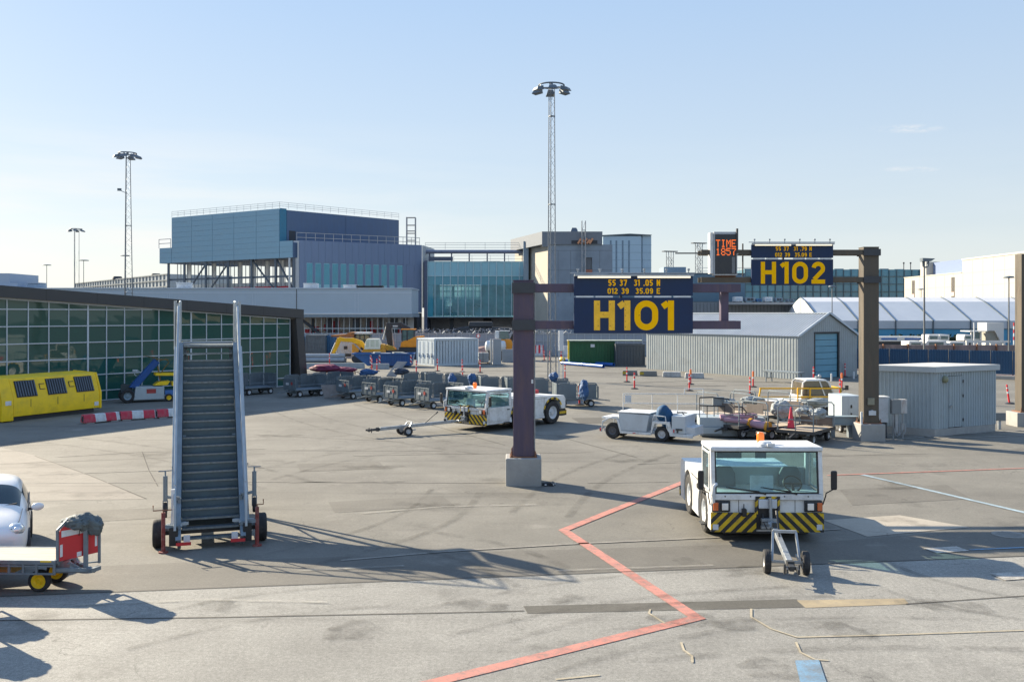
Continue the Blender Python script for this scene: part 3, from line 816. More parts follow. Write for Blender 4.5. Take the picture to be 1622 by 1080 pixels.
b = MB(); b.box(-.16,.10,-.36,-.281,zz(640,K2),zz(629,K2)); b.build('junction_box', mat('khaki_box', (0.25,0.24,0.18), 0.6, var=0.2), g2, bev=.01)
b = MB(); b.cyl((.0,-.29,zz(652,K2)),(.0,-.38,zz(652,K2)),.10,n=16); b.box(-.14,.14,-.40,-.37,zz(656,K2),zz(649,K2)); b.build('lamp', white_old, g2)
b = MB(); b.cyl((-.42,-.36,.67),(-.42,-.36,1.15),.045,n=10); b.build('conduit', white_old, g2)
g3 = thing('sign_gantry', 'brown gantry post on a concrete block, cut off by the right edge of the photo', 'gantry', (811/1500*42.4+.06, 42.4, 0))
b = MB(); b.box(-.62,.5,-.5,.5,-.05,.62); b.build('concrete_base', concrete, g3, bev=.03)
b = MB(); b.box(-.32,.27,-.28,.28,.62,7.66); b.build('post', brown2, g3, bev=.01)
b = MB(); b.box(-.42,.4,-.38,.38,.62,.66)
for k in (-.36,.3): b.cyl((k,-.33,.66),(k,-.33,.82),.018,n=8)
b.build('base_plate', rust, g3)

def gate_sign(x0, x1, Y, k, ytop, ysplit0, ysplit1, ybot, lab, grp=None):
    X0 = (x0-811)*k; X1 = (x1-811)*k
    s_ = thing('gate_sign', lab, 'sign', ((X0+X1)/2, Y, zz(ybot,k)), 0)
    hw = (X1-X0)/2; zb = zz(ybot,k)
    Z = lambda y: zz(y,k)-zb
    b = MB(); b.box(-hw,hw,-.06,.06,0,Z(ysplit1)); lo = b.build('lower_panel', navy, s_, bev=.006)
    b = MB(); b.box(-hw,hw,-.06,.06,Z(ysplit0),Z(ytop)); up = b.build('upper_panel', navy, s_, bev=.006)
    b = MB()
    n_ = 6
    for i in range(n_):
        if i == 2: continue
        b.box(-hw+.03+i*(2*hw-.06)/n_+.03, -hw+.03+(i+1)*(2*hw-.06)/n_-.03, -.05,-.03,Z(ysplit1)+.005,Z(ysplit0)-.005)
    b.build('divider_strip', mat('strip_white', (0.62,0.66,0.70), 0.5), s_)
    for sgn in (-1,1):
        b = MB(); xa, xb = (sgn*.10, sgn*(hw-.10)); xa, xb = min(xa,xb), max(xa,xb)
        b.cyl((xa,-.20,Z(ytop)-.02),(xb,-.20,Z(ytop)-.02),.035,n=10)
        b.build('lamp_tube', tube_m, s_)
    b = MB(); b.box(-hw,hw,-.24,-.05,Z(ytop)+.005,Z(ytop)+.06)
    b.bar((-hw-.1,-.02,Z(ytop)+.10),(hw+.08,-.02,Z(ytop)+.10),.03)
    for i in range(6):
        xx = -hw+.12+i*(2*hw-.24)/5
        b.bar((xx,-.02,Z(ytop)+.06),(xx,-.02,Z(ytop)+.21),.03); b.cbox((xx,-.02,Z(ytop)+.2),(.07,.05,.06))
    b.build('lamp_housing', steel, s_, bev=.005)
    b = MB()
    for xx in (-hw*.7,-hw*.2,hw*.3,hw*.8): b.box(xx-.03,xx+.03,.061,.19,0.1,Z(ytop)-.05)
    b.build('hanger', dark, s_)
    return s_, (X0+X1)/2, zb
def put(s_info, txt, y, k, yb, m, name, t):
    """txt: list of (char, left px, right px) with cap top y and baseline yb in photo pixels"""
    s_, cx_, zb = s_info
    h = (yb-y)*k
    items = [(c,(a-811)*k-cx_,zz(yb,k)-zb,(bb-a)*k,h,t) for c,a,bb in txt]
    return sign_text(s_, name, items, -.0605, m)
def row(s, x0, x1):
    """spread a spaced string between two pixel columns"""
    wd = {'1':.34,'.':.22,' ':.42}
    tot = sum(wd.get(c,.62) for c in s)+.13*(len(s)-1); u = (x1-x0)/tot; x = x0; out = []
    for c in s:
        w = wd.get(c,.62)*u
        if c != ' ': out.append((c,x,x+w))
        x += w+.13*u
    return out
K1s = 27.5/1500
s1 = gate_sign(909,1097,27.5,K1s,438,468.5,471.5,528,'navy sign board reading H101 under coordinates 55 37 31.05 N, on the nearer gantry')
put(s1, row('55 37  31 .05 N',963,1045), 443, K1s, 453, amber, 'coordinate_text', .19)
put(s1, row('012 39  35.09 E',962,1045), 456.5, K1s, 465.5, amber, 'coordinate_text', .19)
put(s1, [('H',940.5,973.5),('1',980,998)], 476, K1s, 523, amber_old, 'gate_number', .205)
put(s1, [('0',1004.5,1042),('1',1049,1067)], 476, K1s, 523, amber, 'gate_number', .205)
K2s = 37.2/1500
s2 = gate_sign(1190,1319,37.2,K2s,387.8,408.5,411,452,'navy sign board reading H102 under coordinates 55 37 31.79 N, on the farther gantry')
put(s2, row('55 37  31 .79 N',1228,1285), 391, K2s, 397.5, amber, 'coordinate_text', .19)
put(s2, row('012 39  35.09 E',1227,1285), 400.5, K2s, 407, amber, 'coordinate_text', .19)
put(s2, [('H',1204.5,1228.5),('1',1236.5,1248.5),('0',1254,1279),('2',1284.5,1306)], 414.8, K2s, 449.5, amber, 'gate_number', .19)
# bolts through the weathered strokes, tie bars behind
b = MB()
for px_, py_ in ((955,498),(947,482),(947,516),(966,482),(966,516),(990,482),(990,491),(990,500),(990,509),(990,518),(1023,486),(1012,499)):
    cx_ = (px_-811)*K1s-s1[1]; cz_ = zz(py_,K1s)-s1[2]; b.cyl((cx_,-.0745,cz_),(cx_,-.0675,cz_),.012,n=8)
b.build('bolt', rust, s1[0])
# LED time display with dot-matrix digits
td = thing('time_display', 'grey electronic display with orange lettering TIME 1857 beside the H102 sign', 'display', ((1144.8-811)*K2, 37.3, zz(437,K2)))
hz_ = zz(369,K2)-zz(437,K2); hw_ = 18.3*K2
b = MB(); b.box(-hw_,hw_,-.22,.22,0,hz_)
b.build('housing', mat('display_grey', (0.40,0.43,0.46), 0.5, var=0.08), td, bev=.012)
b = MB(); b.box(-hw_-.13,-hw_-.003,-.12,.3,hz_*.04,hz_*.99); b.box(hw_+.003,hw_+.06,-.12,.3,hz_*.48,hz_*.99); b.build('side_cabinet', white, td, bev=.01)
b = MB(); b.box(-hw_+.04,hw_-.04,-.24,-.222,.05,hz_-.10); b.build('screen', mat('display_black', (0.012,0.018,0.03), 0.25, var=0.1), td)
b = MB(); b.box(hw_-.22,hw_-.10,-.245,-.241,.08,hz_*.42); b.build('louvre', mat('louvre_grey', (0.16,0.17,0.18), 0.6), td)
DOT = {'T':'11111 00100 00100 00100 00100 00100 00100','I':'01110 00100 00100 00100 00100 00100 01110','M':'10001 11011 10101 10101 10001 10001 10001','E':'11111 10000 10000 11110 10000 10000 11111',
       '1':'00100 01100 00100 00100 00100 00100 01110','8':'01110 10001 10001 01110 10001 10001 01110','5':'11111 10000 11110 00001 00001 10001 01110','7':'11111 00001 00010 00100 00100 00100 00100'}
led = mat('orange_led', (0.5,0.1,0.01), 0.5, var=0.0, emit=(1.0,0.17,0.02), es=0.42)
for word, zt in (('TIME',381.5),('1857',394.5)):
    b = MB(); cell = (1160.8-1129.2)*K2/23.2; zt_ = zz(zt,K2)-zz(437,K2)
    x0_ = (1129.2-1144.8)*K2
    for ci, ch in enumerate(word):
        for r_, bits in enumerate(DOT[ch].split()):
            for c_, bit in enumerate(bits):
                if bit == '1':
                    xx = x0_+(ci*6+c_)*cell; z_ = zt_-(r_+1)*(11.5*K2/7)
                    b.box(xx+.003,xx+cell*.96,-.246,-.241,z_+.004,z_+11.5*K2/7*.95)
    b.build('led_text', led, td, smooth=False)
b = MB(); b.cyl((hw_-.02,-.26,hz_*.5),(hw_-.02,-.26,hz_+.12),.045,n=8)
b.bar((-hw_-1.48,0,hz_*.515),(-hw_-.133,0,hz_*.515),.05)
b.build('antenna', dark, td)
b = MB(); b.cyl(((1176.5-1144.8)*K2,.3,-.03),((1176.5-1144.8)*K2,.3,zz(386,K2)-zz(437,K2)),.03,n=8)
b.build('pole', dark, td)
b = MB(); b.box(-hw_+.1,hw_,.04,.10,-.14,-.002); b.build('bracket', rust, td)

# ------------------------------------------------------------------ lattice floodlight masts
lampgrey = mat('floodlight_grey', (0.13,0.16,0.19), 0.5, metal=0.3)
mastgrey = mat('mast_galvanised', (0.17,0.19,0.215), 0.5, metal=0.5, var=0.15)
def lattice_mast(x, Y, H, r0, r1, seg, ringr, label, lw=.045, rot=0.3, group='lattice floodlight masts'):
    m_ = thing('light_mast', label, 'light mast', ((x-811)*Y/1500, Y, 0), rot, group)
    pts = []
    for k in range(3):
        a = 2*math.pi*k/3
        pts.append((math.cos(a),math.sin(a)))
        b = MB(); b.cyl((pts[k][0]*r0,pts[k][1]*r0,0),(pts[k][0]*r1,pts[k][1]*r1,H),lw,lw*.75,n=8); b.build('leg', mastgrey, m_)
    b = MB()
    n = int(H/seg)
    for i in range(n):
        z0 = i*seg; z1 = z0+seg
        q0 = r0+(r1-r0)*z0/H; q1 = r0+(r1-r0)*z1/H
        for k in range(3):
            p = pts[k]; q = pts[(k+1)%3]
            if i % 2: p, q = q, p
            b.bar((p[0]*q0,p[1]*q0,z0),(q[0]*q1,q[1]*q1,z1),.013)
        if i % 12 == 11:
            for k in range(3):
                p = pts[k]; q = pts[(k+1)%3]; b.bar((p[0]*q1*1.1,p[1]*q1*1.1,z1),(q[0]*q1*1.1,q[1]*q1*1.1,z1),.06)
    b.build('bracing', mastgrey, m_)
    b = MB()
    b.tube([(ringr*.72*math.cos(2*math.pi*i/24),ringr*.72*math.sin(2*math.pi*i/24),H+.10) for i in range(24)], .06, 8, True)
    for k in range(3): b.bar((pts[k][0]*r1,pts[k][1]*r1,H),(pts[k][0]*ringr*.72,pts[k][1]*ringr*.72,H+.1),.05)
    b.cyl((0,0,H-.1),(0,0,H+.25),.12,n=10)
    b.build('head_ring', lampgrey, m_)
    for k in range(6):
        a = 2*math.pi*k/6+.25; u = Vector((math.cos(a),math.sin(a),0)); t_ = Vector((-u.y,u.x,0))
        c = u*ringr*.82+Vector((0,0,H-.22))
        b = MB(); vs = []
        for du, dz, hwid in ((-.22,.20,.20),(-.22,-.12,.30),(.42,-.20,.34),(.30,.02,.26)):
            vs += [c+u*du+Vector((0,0,dz))-t_*hwid, c+u*du+Vector((0,0,dz))+t_*hwid]
        b.add(vs, [(0,2,3,1),(2,4,5,3),(4,6,7,5),(6,0,1,7),(0,6,4,2),(1,3,5,7)])
        b.bar(c+u*(-.05)+Vector((0,0,.05)),u*ringr*.72+Vector((0,0,H+.1)),.05)
        b.build('floodlight', lampgrey, m_, smooth=False)
    return m_
mm = lattice_mast(873.5, 71, 22.0, .36, .24, .55, 1.32, 'tall grey lattice mast with a crown of floodlights, standing behind the H101 sign')
b = MB(); b.cbox((.55,-.55,3.0),(.34,.28,1.5)); b.cyl((.72,-.55,0),(.72,-.55,2.3),.04,n=8); b.cyl((.40,-.55,0),(.40,-.55,2.3),.04,n=8); b.build('control_cabinet', white_old, mm, bev=.02)
lm = lattice_mast(202, 101, 22.0, .60, .26, .6, 1.25, 'grey lattice mast with floodlight crown and small camera arm, rising behind the glass terminal wing', lw=.05)
b = MB(); b.bar((0,0,17.8),(-.7,0,18.1),.06); b.cbox((-.8,0,18.2),(.4,.25,.25)); b.build('camera_arm', lampgrey, lm)
lattice_mast(120.5, 190, 21.9, .55, .55, 6.0, 1.6, 'distant twin-legged mast with a ring of lamps, left of the taller lattice mast', lw=.055, rot=.55)
def pole_lamp(x, ytop, Y, lab, hw=.5, kind=0, r=.06, grp=None):
    H = 5-(ytop-497)*Y/1500
    p = thing('street_lamp', lab, 'street lamp', ((x-811)*Y/1500, Y, 0), 0, grp)
    b = MB(); b.cyl((0,0,0),(0,0,H-.1),r*1.4,r,n=8); b.build('pole', mat('pole_grey', (0.16,0.17,0.18), 0.5, metal=.4), p)
    b = MB()
    if kind == 0:
        b.lathe((0,0,H-.2), (0,0,1), [(.02,.2),(hw*.8,.16),(hw,.04),(hw*.96,0),(.02,-.02)], 14)
    else:
        b.exty([(-hw*.5,0),(hw*1.6,-.05),(hw*.9,-.30),(-hw*.5,-.30)], -.35,.35); b.tube([(-.25*hw,0,-.3),(-.2*hw,0,-.75),(.25*hw,0,-.85),(.6*hw,0,-.75),(.7*hw,0,-.3)],.08,6)
        for i in range(len(b.v)): v = b.v[i]; b.v[i] = (v[0],v[1],v[2]+H)
    b.build('lamp_head', lampgrey, p)
    return p
pole_lamp(74, 419, 210, 'small distant mast lamp, leftmost on the pale horizon', 1.0)
pole_lamp(132.5, 411.5, 200, 'small distant mast lamp just right of the twin-legged mast', 1.1)
pole_lamp(198.5, 404, 190, 'distant mast lamp seen through the foot of the lattice mast', 1.0)
pole_lamp(1464, 409, 88, 'tall thin street lamp with angled twin head in front of the white tent', .55, 1, .075)
pole_lamp(1598, 437, 90, 'slim street lamp with flat head near the right gantry post', .5, 0, .06)
pole_lamp(1459, 457, 150, 'short distant street lamp against the cream building', .5, 0, .06)
pole_lamp(1318, 452, 110, 'street lamp with pale curved head peeping out under the H102 sign', .45, 0, .05)
# ------------------------------------------------------------------ buildings in the distance
blue_pan = mat('blue_grey_cladding', (0.185,0.33,0.44), 0.5, var=0.05, scale=0.4, stretch=(1,1,3))
slate_pan = mat('slate_cladding', (0.150,0.205,0.32), 0.55, var=0.06, scale=0.4, stretch=(6,6,1))
slate_dk = mat('dark_slate_cladding', (0.075,0.125,0.22), 0.55, var=0.08, scale=0.4, stretch=(6,6,1))
grey_pan = mat('pale_grey_cladding', (0.38,0.46,0.53), 0.5, var=0.04, scale=0.5)
grey_trim = mat('grey_trim', (0.48,0.55,0.62), 0.5, var=0.04)
teal_glass = mat('teal_glass', (0.05,0.27,0.36), 0.08, var=0.1, scale=0.6, spec=0.6)
teal_pale = mat('pale_teal_spandrel', (0.23,0.47,0.56), 0.2, var=0.05, scale=0.6, spec=0.5)
teal_see = film_glass('see_through_teal_glass', (0.62,0.86,0.90), (0.28,0.58,0.65), .45)
conc_far = mat('site_concrete', (0.24,0.29,0.35), 0.9, var=0.14, scale=0.35, dirt=(0.18,0.21,0.25), dirt_amt=0.5, dirt_scale=0.25)
site_dark = mat('site_dark', (0.045,0.05,0.06), 0.8, var=0.3, scale=0.4)
interior = mat('interior_wall', (0.78,0.78,0.76), 0.8, var=0.15, scale=0.3)
site_red = mat('site_red', (0.55,0.04,0.06), 0.6, var=0.2)
galv = mat('scaffold_tube', (0.34,0.35,0.37), 0.5, metal=0.4, var=0.15)
cream_wall = mat('cream_cladding', (0.43,0.415,0.375), 0.7, var=0.03, scale=0.3)
def V2(p, q, t): return (p[0]+(q[0]-p[0])*t, p[1]+(q[1]-p[1])*t)
def wallbox(mb, p, q, z0, z1, th, off=0.0, inward=1):
    """vertical slab standing on line p-q, thickness th measured to the left of p->q"""
    d = Vector((q[0]-p[0],q[1]-p[1])).normalized(); n = Vector((-d.y,d.x))*inward
    a = [Vector(p)+n*off, Vector(q)+n*off, Vector(q)+n*(off+th), Vector(p)+n*(off+th)]
    mb.prism([(v.x,v.y) for v in a], z0, z1)
def railing(mb, pts, z, h=1.1, step=2.0, r=.035, rails=(0.55,1.1)):
    for i in range(len(pts)-1):
        p = Vector(pts[i]); q = Vector(pts[i+1]); n = max(1, int((q-p).length/step))
        for k in range(n+1):
            c = p+(q-p)*k/n; mb.bar((c.x,c.y,z),(c.x,c.y,z+h),r*1.6)
        for rr in rails: mb.bar((p.x,p.y,z+rr),(q.x,q.y,z+rr),r*2)

# --- blue building under construction
L0 = (-62.5,168.0); LA = (-59.7,166.2); LB = (-37.2,151.6); LC = (-34.7,150.0)
R0 = (-33.7,150.1); R1 = (-15.3,160.7); UC = (-20.2,169.0)
bb = thing('office_block', 'blue grey building with stepped clad upper floors still open to its steel frame below', 'building', (-40,160,0))
def rel(p): return (p[0]+40, p[1]-160)
def build_b(mb, name, m, **k): 
    mb.v = [(v[0]+40, v[1]-160, v[2]) for v in mb.v]
    return mb.build(name, m, bb, **k)
back = lambda p, t=14: (p[0]+t*.55, p[1]+t*.84)
b = MB(); b.prism([LA,LB,UC,(-42,182)], 13.9, 21.7); build_b(b, 'upper_floor', [slate_dk])
def clad(p, q, z0, z1, m, name, nv, rows, gap=.03):
    """cladding panels with open joints, proud of the wall behind"""
    b = MB()
    for i in range(nv):
        a_, c_ = V2(p,q,i/nv), V2(p,q,(i+1)/nv)
        d = Vector((q[0]-p[0],q[1]-p[1])).normalized()*gap
        for r_ in range(rows):
            wallbox(b, (a_[0]+d.x,a_[1]+d.y), (c_[0]-d.x,c_[1]-d.y), z0+(z1-z0)*r_/rows+.012, z0+(z1-z0)*(r_+1)/rows-.012, .06, .0, -1)
    return build_b(b, name, m)
clad(LA, LB, 13.9, 21.85, blue_pan, 'cladding', 5, 9)
b = MB(); wallbox(b, LB, V2(LB,UC,.05), 16.6, 21.9, .08, 0, -1); build_b(b, 'corner_trim', mat('teal_trim', (0.02,0.16,0.27), 0.4))
clad(V2(LB,UC,.052), UC, 16.7, 21.7, slate_dk, 'cladding', 2, 1)
b = MB(); b.prism([L0,LA,(LA[0]+9,LA[1]+12),(L0[0]+9,L0[1]+12)], 13.9, 16.55); build_b(b, 'ledge', [slate_dk])
clad(L0, V2(L0,LA,.99), 13.9, 16.6, blue_pan, 'cladding', 1, 3)
b = MB(); b.prism([V2(LB,LC,.02),LC,(LC[0]+3,LC[1]+3.5),(LB[0]+4,LB[1]+4)], 13.9, 16.3); build_b(b, 'ledge', [slate_dk])
clad(V2(LB,LC,.01), LC, 13.9, 16.6, blue_pan, 'cladding', 1, 3)
b = MB(); b.prism([R0,R1,(R1[0]-5,R1[1]+10),(R0[0]-4,R0[1]+12)], 5.2, 16.4); build_b(b, 'right_wing', [slate_pan])
b = MB(); wallbox(b, R0, V2(R0,R1,.04), 5.2, 16.65, .08, 0, -1); build_b(b, 'cladding', slate_pan)
clad(V2(R0,R1,.0405), R1, 13.2, 16.65, slate_pan, 'cladding', 18, 1, .012)
clad(V2(R0,R1,.865), R1, 5.2, 13.195, slate_pan, 'cladding', 2, 1, .012)
# door in the dark upper wall
b = MB(); wallbox(b, V2(LB,UC,.07), V2(LB,UC,.12), 16.6, 18.4, .10, .0, -1); build_b(b, 'door', site_dark)
# twelve tall windows, dark pane above pale spandrel, piers between
for k in range(12):
    a_, c_ = V2(R0,R1,.055+k*.0665), V2(R0,R1,.055+k*.0665+.046)
    b = MB(); wallbox(b, a_, c_, 6.2, 13.1, .05, .0, -1); w_ = build_b(b, 'window', teal_pale)
    b = MB(); wallbox(b, V2(a_,c_,.05), V2(a_,c_,.95), 9.7, 13.0, .06, .006, -1); 
    b.v = [(v[0]+40,v[1]-160,v[2]) for v in b.v]; b.build('pane', teal_glass, w_)
b = MB()
for k in range(11):
    a_, c_ = V2(R0,R1,.055+k*.0665+.0465), V2(R0,R1,.055+(k+1)*.0665-.0005)
    wallbox(b, a_, c_, 5.2, 13.19, .08, 0, -1)
wallbox(b, V2(R0,R1,.041), V2(R0,R1,.0545), 5.2, 13.19, .08, 0, -1); wallbox(b, V2(R0,R1,.834), V2(R0,R1,.864), 5.2, 13.19, .08, 0, -1)
build_b(b, 'window_pier', slate_pan)
# right end return, paler than the wing
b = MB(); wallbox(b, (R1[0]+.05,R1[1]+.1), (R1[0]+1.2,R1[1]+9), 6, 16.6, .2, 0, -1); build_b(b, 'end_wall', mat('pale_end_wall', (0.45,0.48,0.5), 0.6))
# open steel frame below the clad left face
b = MB(); E = [V2(L0,LC,t) for t in (.06,.19,.36,.53,.70,.87,.995)]
for e in E: b.cbox((e[0]+.2,e[1]+.3,10.9),(.34,.34,6.2))
build_b(b, 'column', mat('column_slate', (0.09,0.12,0.16), .6))
b = MB()
for i in range(1,6):
    p, q = E[i], E[i+1] if i < 6 else E[i]
    if i in (1,2): b.bar((p[0]+.3,p[1]+.6,8.4),(q[0]+.3,q[1]+.6,13.8),.22)
    elif i in (4,5): b.bar((p[0]+.3,p[1]+.6,13.8),(q[0]+.3,q[1]+.6,8.4),.22)
b.bar((E[0][0]+.3,E[0][1]+.7,11.0),(E[-1][0]+.3,E[-1][1]+.7,11.0),.2,.32)
build_b(b, 'bracing', MATS['column_slate'])
b = MB(); wallbox(b, (L0[0]+3,L0[1]+2.2), (LC[0]+2.0,LC[1]+2.6), 9.2, 10.2, .1)
for k in (0,2,4,5,6,7,8): wallbox(b, V2((L0[0]+3,L0[1]+2.2),(LC[0]+2.0,LC[1]+2.6),.05+k*.105), V2((L0[0]+3,L0[1]+2.2),(LC[0]+2.0,LC[1]+2.6),.05+k*.105+.035), 10.2, 13.8, .1)
build_b(b, 'inner_wall', interior)
b = MB()
n_ = 34
for k in range(n_):
    e = V2((L0[0]+2.6,L0[1]+1.6),(LC[0]+1.6,LC[1]+2.0),k/n_); b.cbox((e[0],e[1],11.5),(.11,.11,4.7))
build_b(b, 'stud', mat('stud_grey', (0.26,0.30,0.34), 0.7, var=.2))
b = MB(); b.prism([(L0[0]+2,L0[1]+1),(LC[0]+.6,LC[1]+.6),(LC[0]+3,LC[1]+4),(L0[0]+6,L0[1]+8)], 8.6, 9.1); build_b(b, 'floor_slab', conc_far)
b = MB(); rnd = random.Random(3)
for k in range(16):
    e = V2((L0[0]+2.2,L0[1]+1.2),(LC[0]+1.2,LC[1]+1.2),.38+.6*rnd.random()); b.cbox((e[0],e[1],9.3),(.9+.8*rnd.random(),.15,.35))
build_b(b, 'safety_board', site_red)
b = MB(); wallbox(b, LC, R0, 8.3, 16.6, .3, .6); wallbox(b, V2(L0,LC,.978), V2(L0,LC,.984), 8.6, 13.85, .25, 0, -1); build_b(b, 'corner_post', white_old)
b = MB(); railing(b, [LA,LB], 21.9, 1.0, 1.6, .022, (.35,.65,.98)); railing(b, [LB,UC], 21.9, 1.0, 1.6, .022, (.35,.65,.98)); build_b(b, 'roof_railing', galv)
b = MB(); railing(b, [V2(R0,R1,-.02),V2(R0,R1,.98)], 16.65, 1.25, 1.5, .045, (.45,1.2)); build_b(b, 'parapet_railing', galv)
b = MB(); railing(b, [(L0[0]-.2,L0[1]+.2),V2(L0,LA,.9)], 16.6, 1.6, 3, .05, (.8,1.55)); build_b(b, 'parapet_railing', galv)
b = MB(); c = V2(R0,R1,.9)
for dx in (0,1.5):
    for dy in (0,1.2): b.bar((c[0]-1+dx,c[1]+3+dy,16.4),(c[0]-1+dx,c[1]+3+dy,21.6),.12)
for z in (17.6,18.8,19.2,20.2,21.5): b.box(c[0]-1,c[0]+.5,c[1]+3,c[1]+4.2,z,z+.08)
build_b(b, 'stair_tower', galv)
b = MB(); b.prism([V2(R0,R1,.96),R1,(R1[0]-2,R1[1]+4),(R1[0]-3,R1[1]+3)], 0, 5.15); b.prism([V2(R0,R1,.84),V2(R0,R1,.9),(R1[0]-5,R1[1]+3),(R1[0]-6,R1[1]+3)], 0, 5.15); build_b(b, 'ground_floor', site_dark)

# --- long grey bridge building in front of it
gb = thing('link_building', 'long pale grey windowless link building raised over open glazed ground floor', 'building', ((652-811)*125/1500, 125, 0))
GL = -62.0; k_ = 125/1500
b = MB(); b.box(GL,0,0,9,zz(497,k_),zz(457.8,k_)); b.build('wall', grey_pan, gb, bev=.03)
b = MB(); 
b.box(GL,0.02,-.03,0,zz(464.5,k_),zz(463.2,k_)); b.box(GL,.02,-.03,0,zz(497,k_),zz(495.6,k_))
for x in (562,567,265,268,400,404): b.box((x-652)*k_,(x-652)*k_+.07,-.03,0,zz(495,k_),zz(464.6,k_))
b.build('panel_joint', grey_trim, gb)
b = MB(); b.box((469.3-652)*k_,(470.2-652)*k_,-.05,.0,zz(502,k_),zz(456,k_)); b.build('downpipe', dark, gb)
b = MB(); b.box(GL,.15,-.25,9,zz(502.5,k_),zz(497.2,k_)); b.build('soffit', mat('soffit_grey', (0.22,0.27,0.31), 0.6), gb)
b = MB(); b.box(GL,.1,-.12,9.1,zz(457.7,k_),zz(455.9,k_)); b.build('parapet', grey_trim, gb)
b = MB()
for x, w in ((468,1.6),(492,.8),(517,2.0),(530,.9),(561,2.2),(580,1.4),(600,.8),(622,2.6),(640,1.5)):
    b.cbox(((x-652)*k_,1.5,2.2),(w*.38,.4,4.4))
b.build('column', site_dark, gb)
b = MB(); b.box((462-652)*k_,-.3,5.5,5.7,0,4.6); b.build('inner_wall', mat('site_inner', (0.62,0.60,0.57), 0.8, var=.3, scale=.5), gb)
b = MB()
for x in range(470,650,9): b.cbox(((x-652)*k_,1.3,2.3),(.07,.07,4.6))
b.box((462-652)*k_,-.3,1.27,1.33,3.0,3.1)
b.build('glazing_bar', mullion, gb)
b = MB(); rnd = random.Random(5)
for k in range(22):
    x = rnd.choice([rnd.uniform(575,605),rnd.uniform(480,645)]); b.cbox(((x-652)*k_,rnd.uniform(2,4.5),1.9+rnd.random()*1.6),(.3+rnd.random()*.8,.2,.3+rnd.random()*.9))
b.build('barrier_net', site_red, gb)
b = MB(); b.bar(((476-652)*k_,.9,4.2),((510-652)*k_,.9,2.0),.35); b.build('ramp_beam', site_dark, gb)
# rooftop units on it
def roof_unit(x0, x1, y0, y1, lab, m=white_old, h=0):
    w = (x1-x0)*k_; hh = (y1-y0)*k_
    u = thing('roof_unit', lab, 'roof unit', (((x0+x1)/2-811)*k_, 127.5, zz(455.9,k_)), 0)
    bb_ = MB(); bb_.cbox((0,0,hh*.4),(w*.94,1.8,hh*.8)); bb_.build('casing', m, u, bev=.05)
    bb_ = MB(); bb_.cbox((0,0,hh*.9),(w,2.0,hh*.18)); bb_.build('lid', m, u, bev=.04)
    return u
roof_unit(476,497,446.5,454.5,'rounded pale roof unit on the link building, below the row of tall windows')
roof_unit(540,562,449,454.5,'flat white roof unit on the link building, left of the black one')
roof_unit(562,604,450.5,454.5,'low black roof unit on the right part of the link building',black)
roof_unit(272,292,443,452,'boxy pale roof unit on the link building below the open steel frame')
roof_unit(33,54,440,449,'blue grey roof unit with pale cap standing alone far left',mat('unit_blue', (0.25,0.33,0.42), 0.5))
b = MB(); b.prism([(-71,126),(-65.8,126),(-65.8,134),(-71,134)], 5, 9.1); b.prism([(-71,126.3),(-67.0,126.3),(-67,134),(-71,134)], 9.103, 10.4)
lb = b.build('plant_room', mat('pale_blue_cladding', (0.36,0.43,0.52), 0.5, var=.04)); tag(lb, 'pale blue stepped plant room rising above the left end of the dark roof', 'building')
# far glass gallery at the left horizon
fg = thing('glass_gallery', 'far glazed gallery with tapering roofline, left of the blue building', 'building', (-75,175,0))
b = MB(); p, q = ap(120,449,260), ap(266,434,190)
b.add([(p.x+75,p.y-175,0),(q.x+75,q.y-175,0),(q.x+75,q.y-175,q.z),(p.x+75,p.y-175,p.z),(p.x+85,p.y-165,0),(q.x+85,q.y-165,0),(q.x+85,q.y-165,q.z),(p.x+85,p.y-165,p.z)],[(0,1,2,3),(5,4,7,6),(3,2,6,7),(1,5,6,2),(0,3,7,4)])
b.build('wall', mat('pale_far_glass', (0.42,0.46,0.48), 0.3, var=.1), fg, smooth=False)
b = MB()
for k in range(34):
    t = k/33; c = p+(q-p)*t; b.bar((c.x+75,c.y-175-.1,0),(c.x+75,c.y-175-.1,c.z),.22)
for f in (0,-1.2,-2.5): b.bar((p.x+75,p.y-175-.15,p.z+f),(q.x+75,q.y-175-.15,q.z+f),.2)
b.build('frame', mat('far_frame', (0.25,0.28,0.3), 0.5), fg)
b = MB()
for x_, y_ in ((186,438.5),(247,434)):
    c = ap(x_,y_,225); b.cyl((c.x+75,c.y-175,c.z-.6),(c.x+75,c.y-175,c.z+.1),1.3,.9,12); b.cyl((c.x+75,c.y-175,c.z-1.8),(c.x+75,c.y-175,c.z-.6),.15,n=6)
b.build('roof_vent', site_dark, fg)

# --- glass bridge
Yg = 160; kg = Yg/1500
gx = lambda x: (x-811)*kg
gl = thing('glass_bridge', 'teal glazed bridge with pale spandrel band under rooftop ducts, between blue block and concrete tower', 'building', (gx(677),Yg,0))
ox = gx(677)
b = MB()
n_ = 15; cols = [gx(677+(859-677)*i/n_)-ox for i in range(n_+1)]
Wd = cols[-1]
b.box(0,Wd,0,.1,zz(437,kg),zz(414.5,kg)); b.build('spandrel', teal_pale, gl)
b = MB(); b.box(0,Wd,0,.1,zz(451.5,kg),zz(437.2,kg)); b.box(0,gx(686)-ox,0,.1,zz(502,kg),zz(451.7,kg)); b.build('dark_glazing', teal_glass, gl)
b = MB(); b.box(gx(686.1)-ox,Wd,0.02,.08,zz(502,kg),zz(451.7,kg)); b.build('glazing', teal_see, gl)
b = MB()
for c in cols: b.box(c-.06,c+.06,-.12,-.005,zz(502,kg),zz(414.5,kg))
for y in (414.5,437,502): b.box(0,Wd,-.10,-.004,zz(y,kg)-.05,zz(y,kg)+.05)
b.build('mullion', mat('pale_teal_mullion', (0.42,0.58,0.63), 0.4), gl)
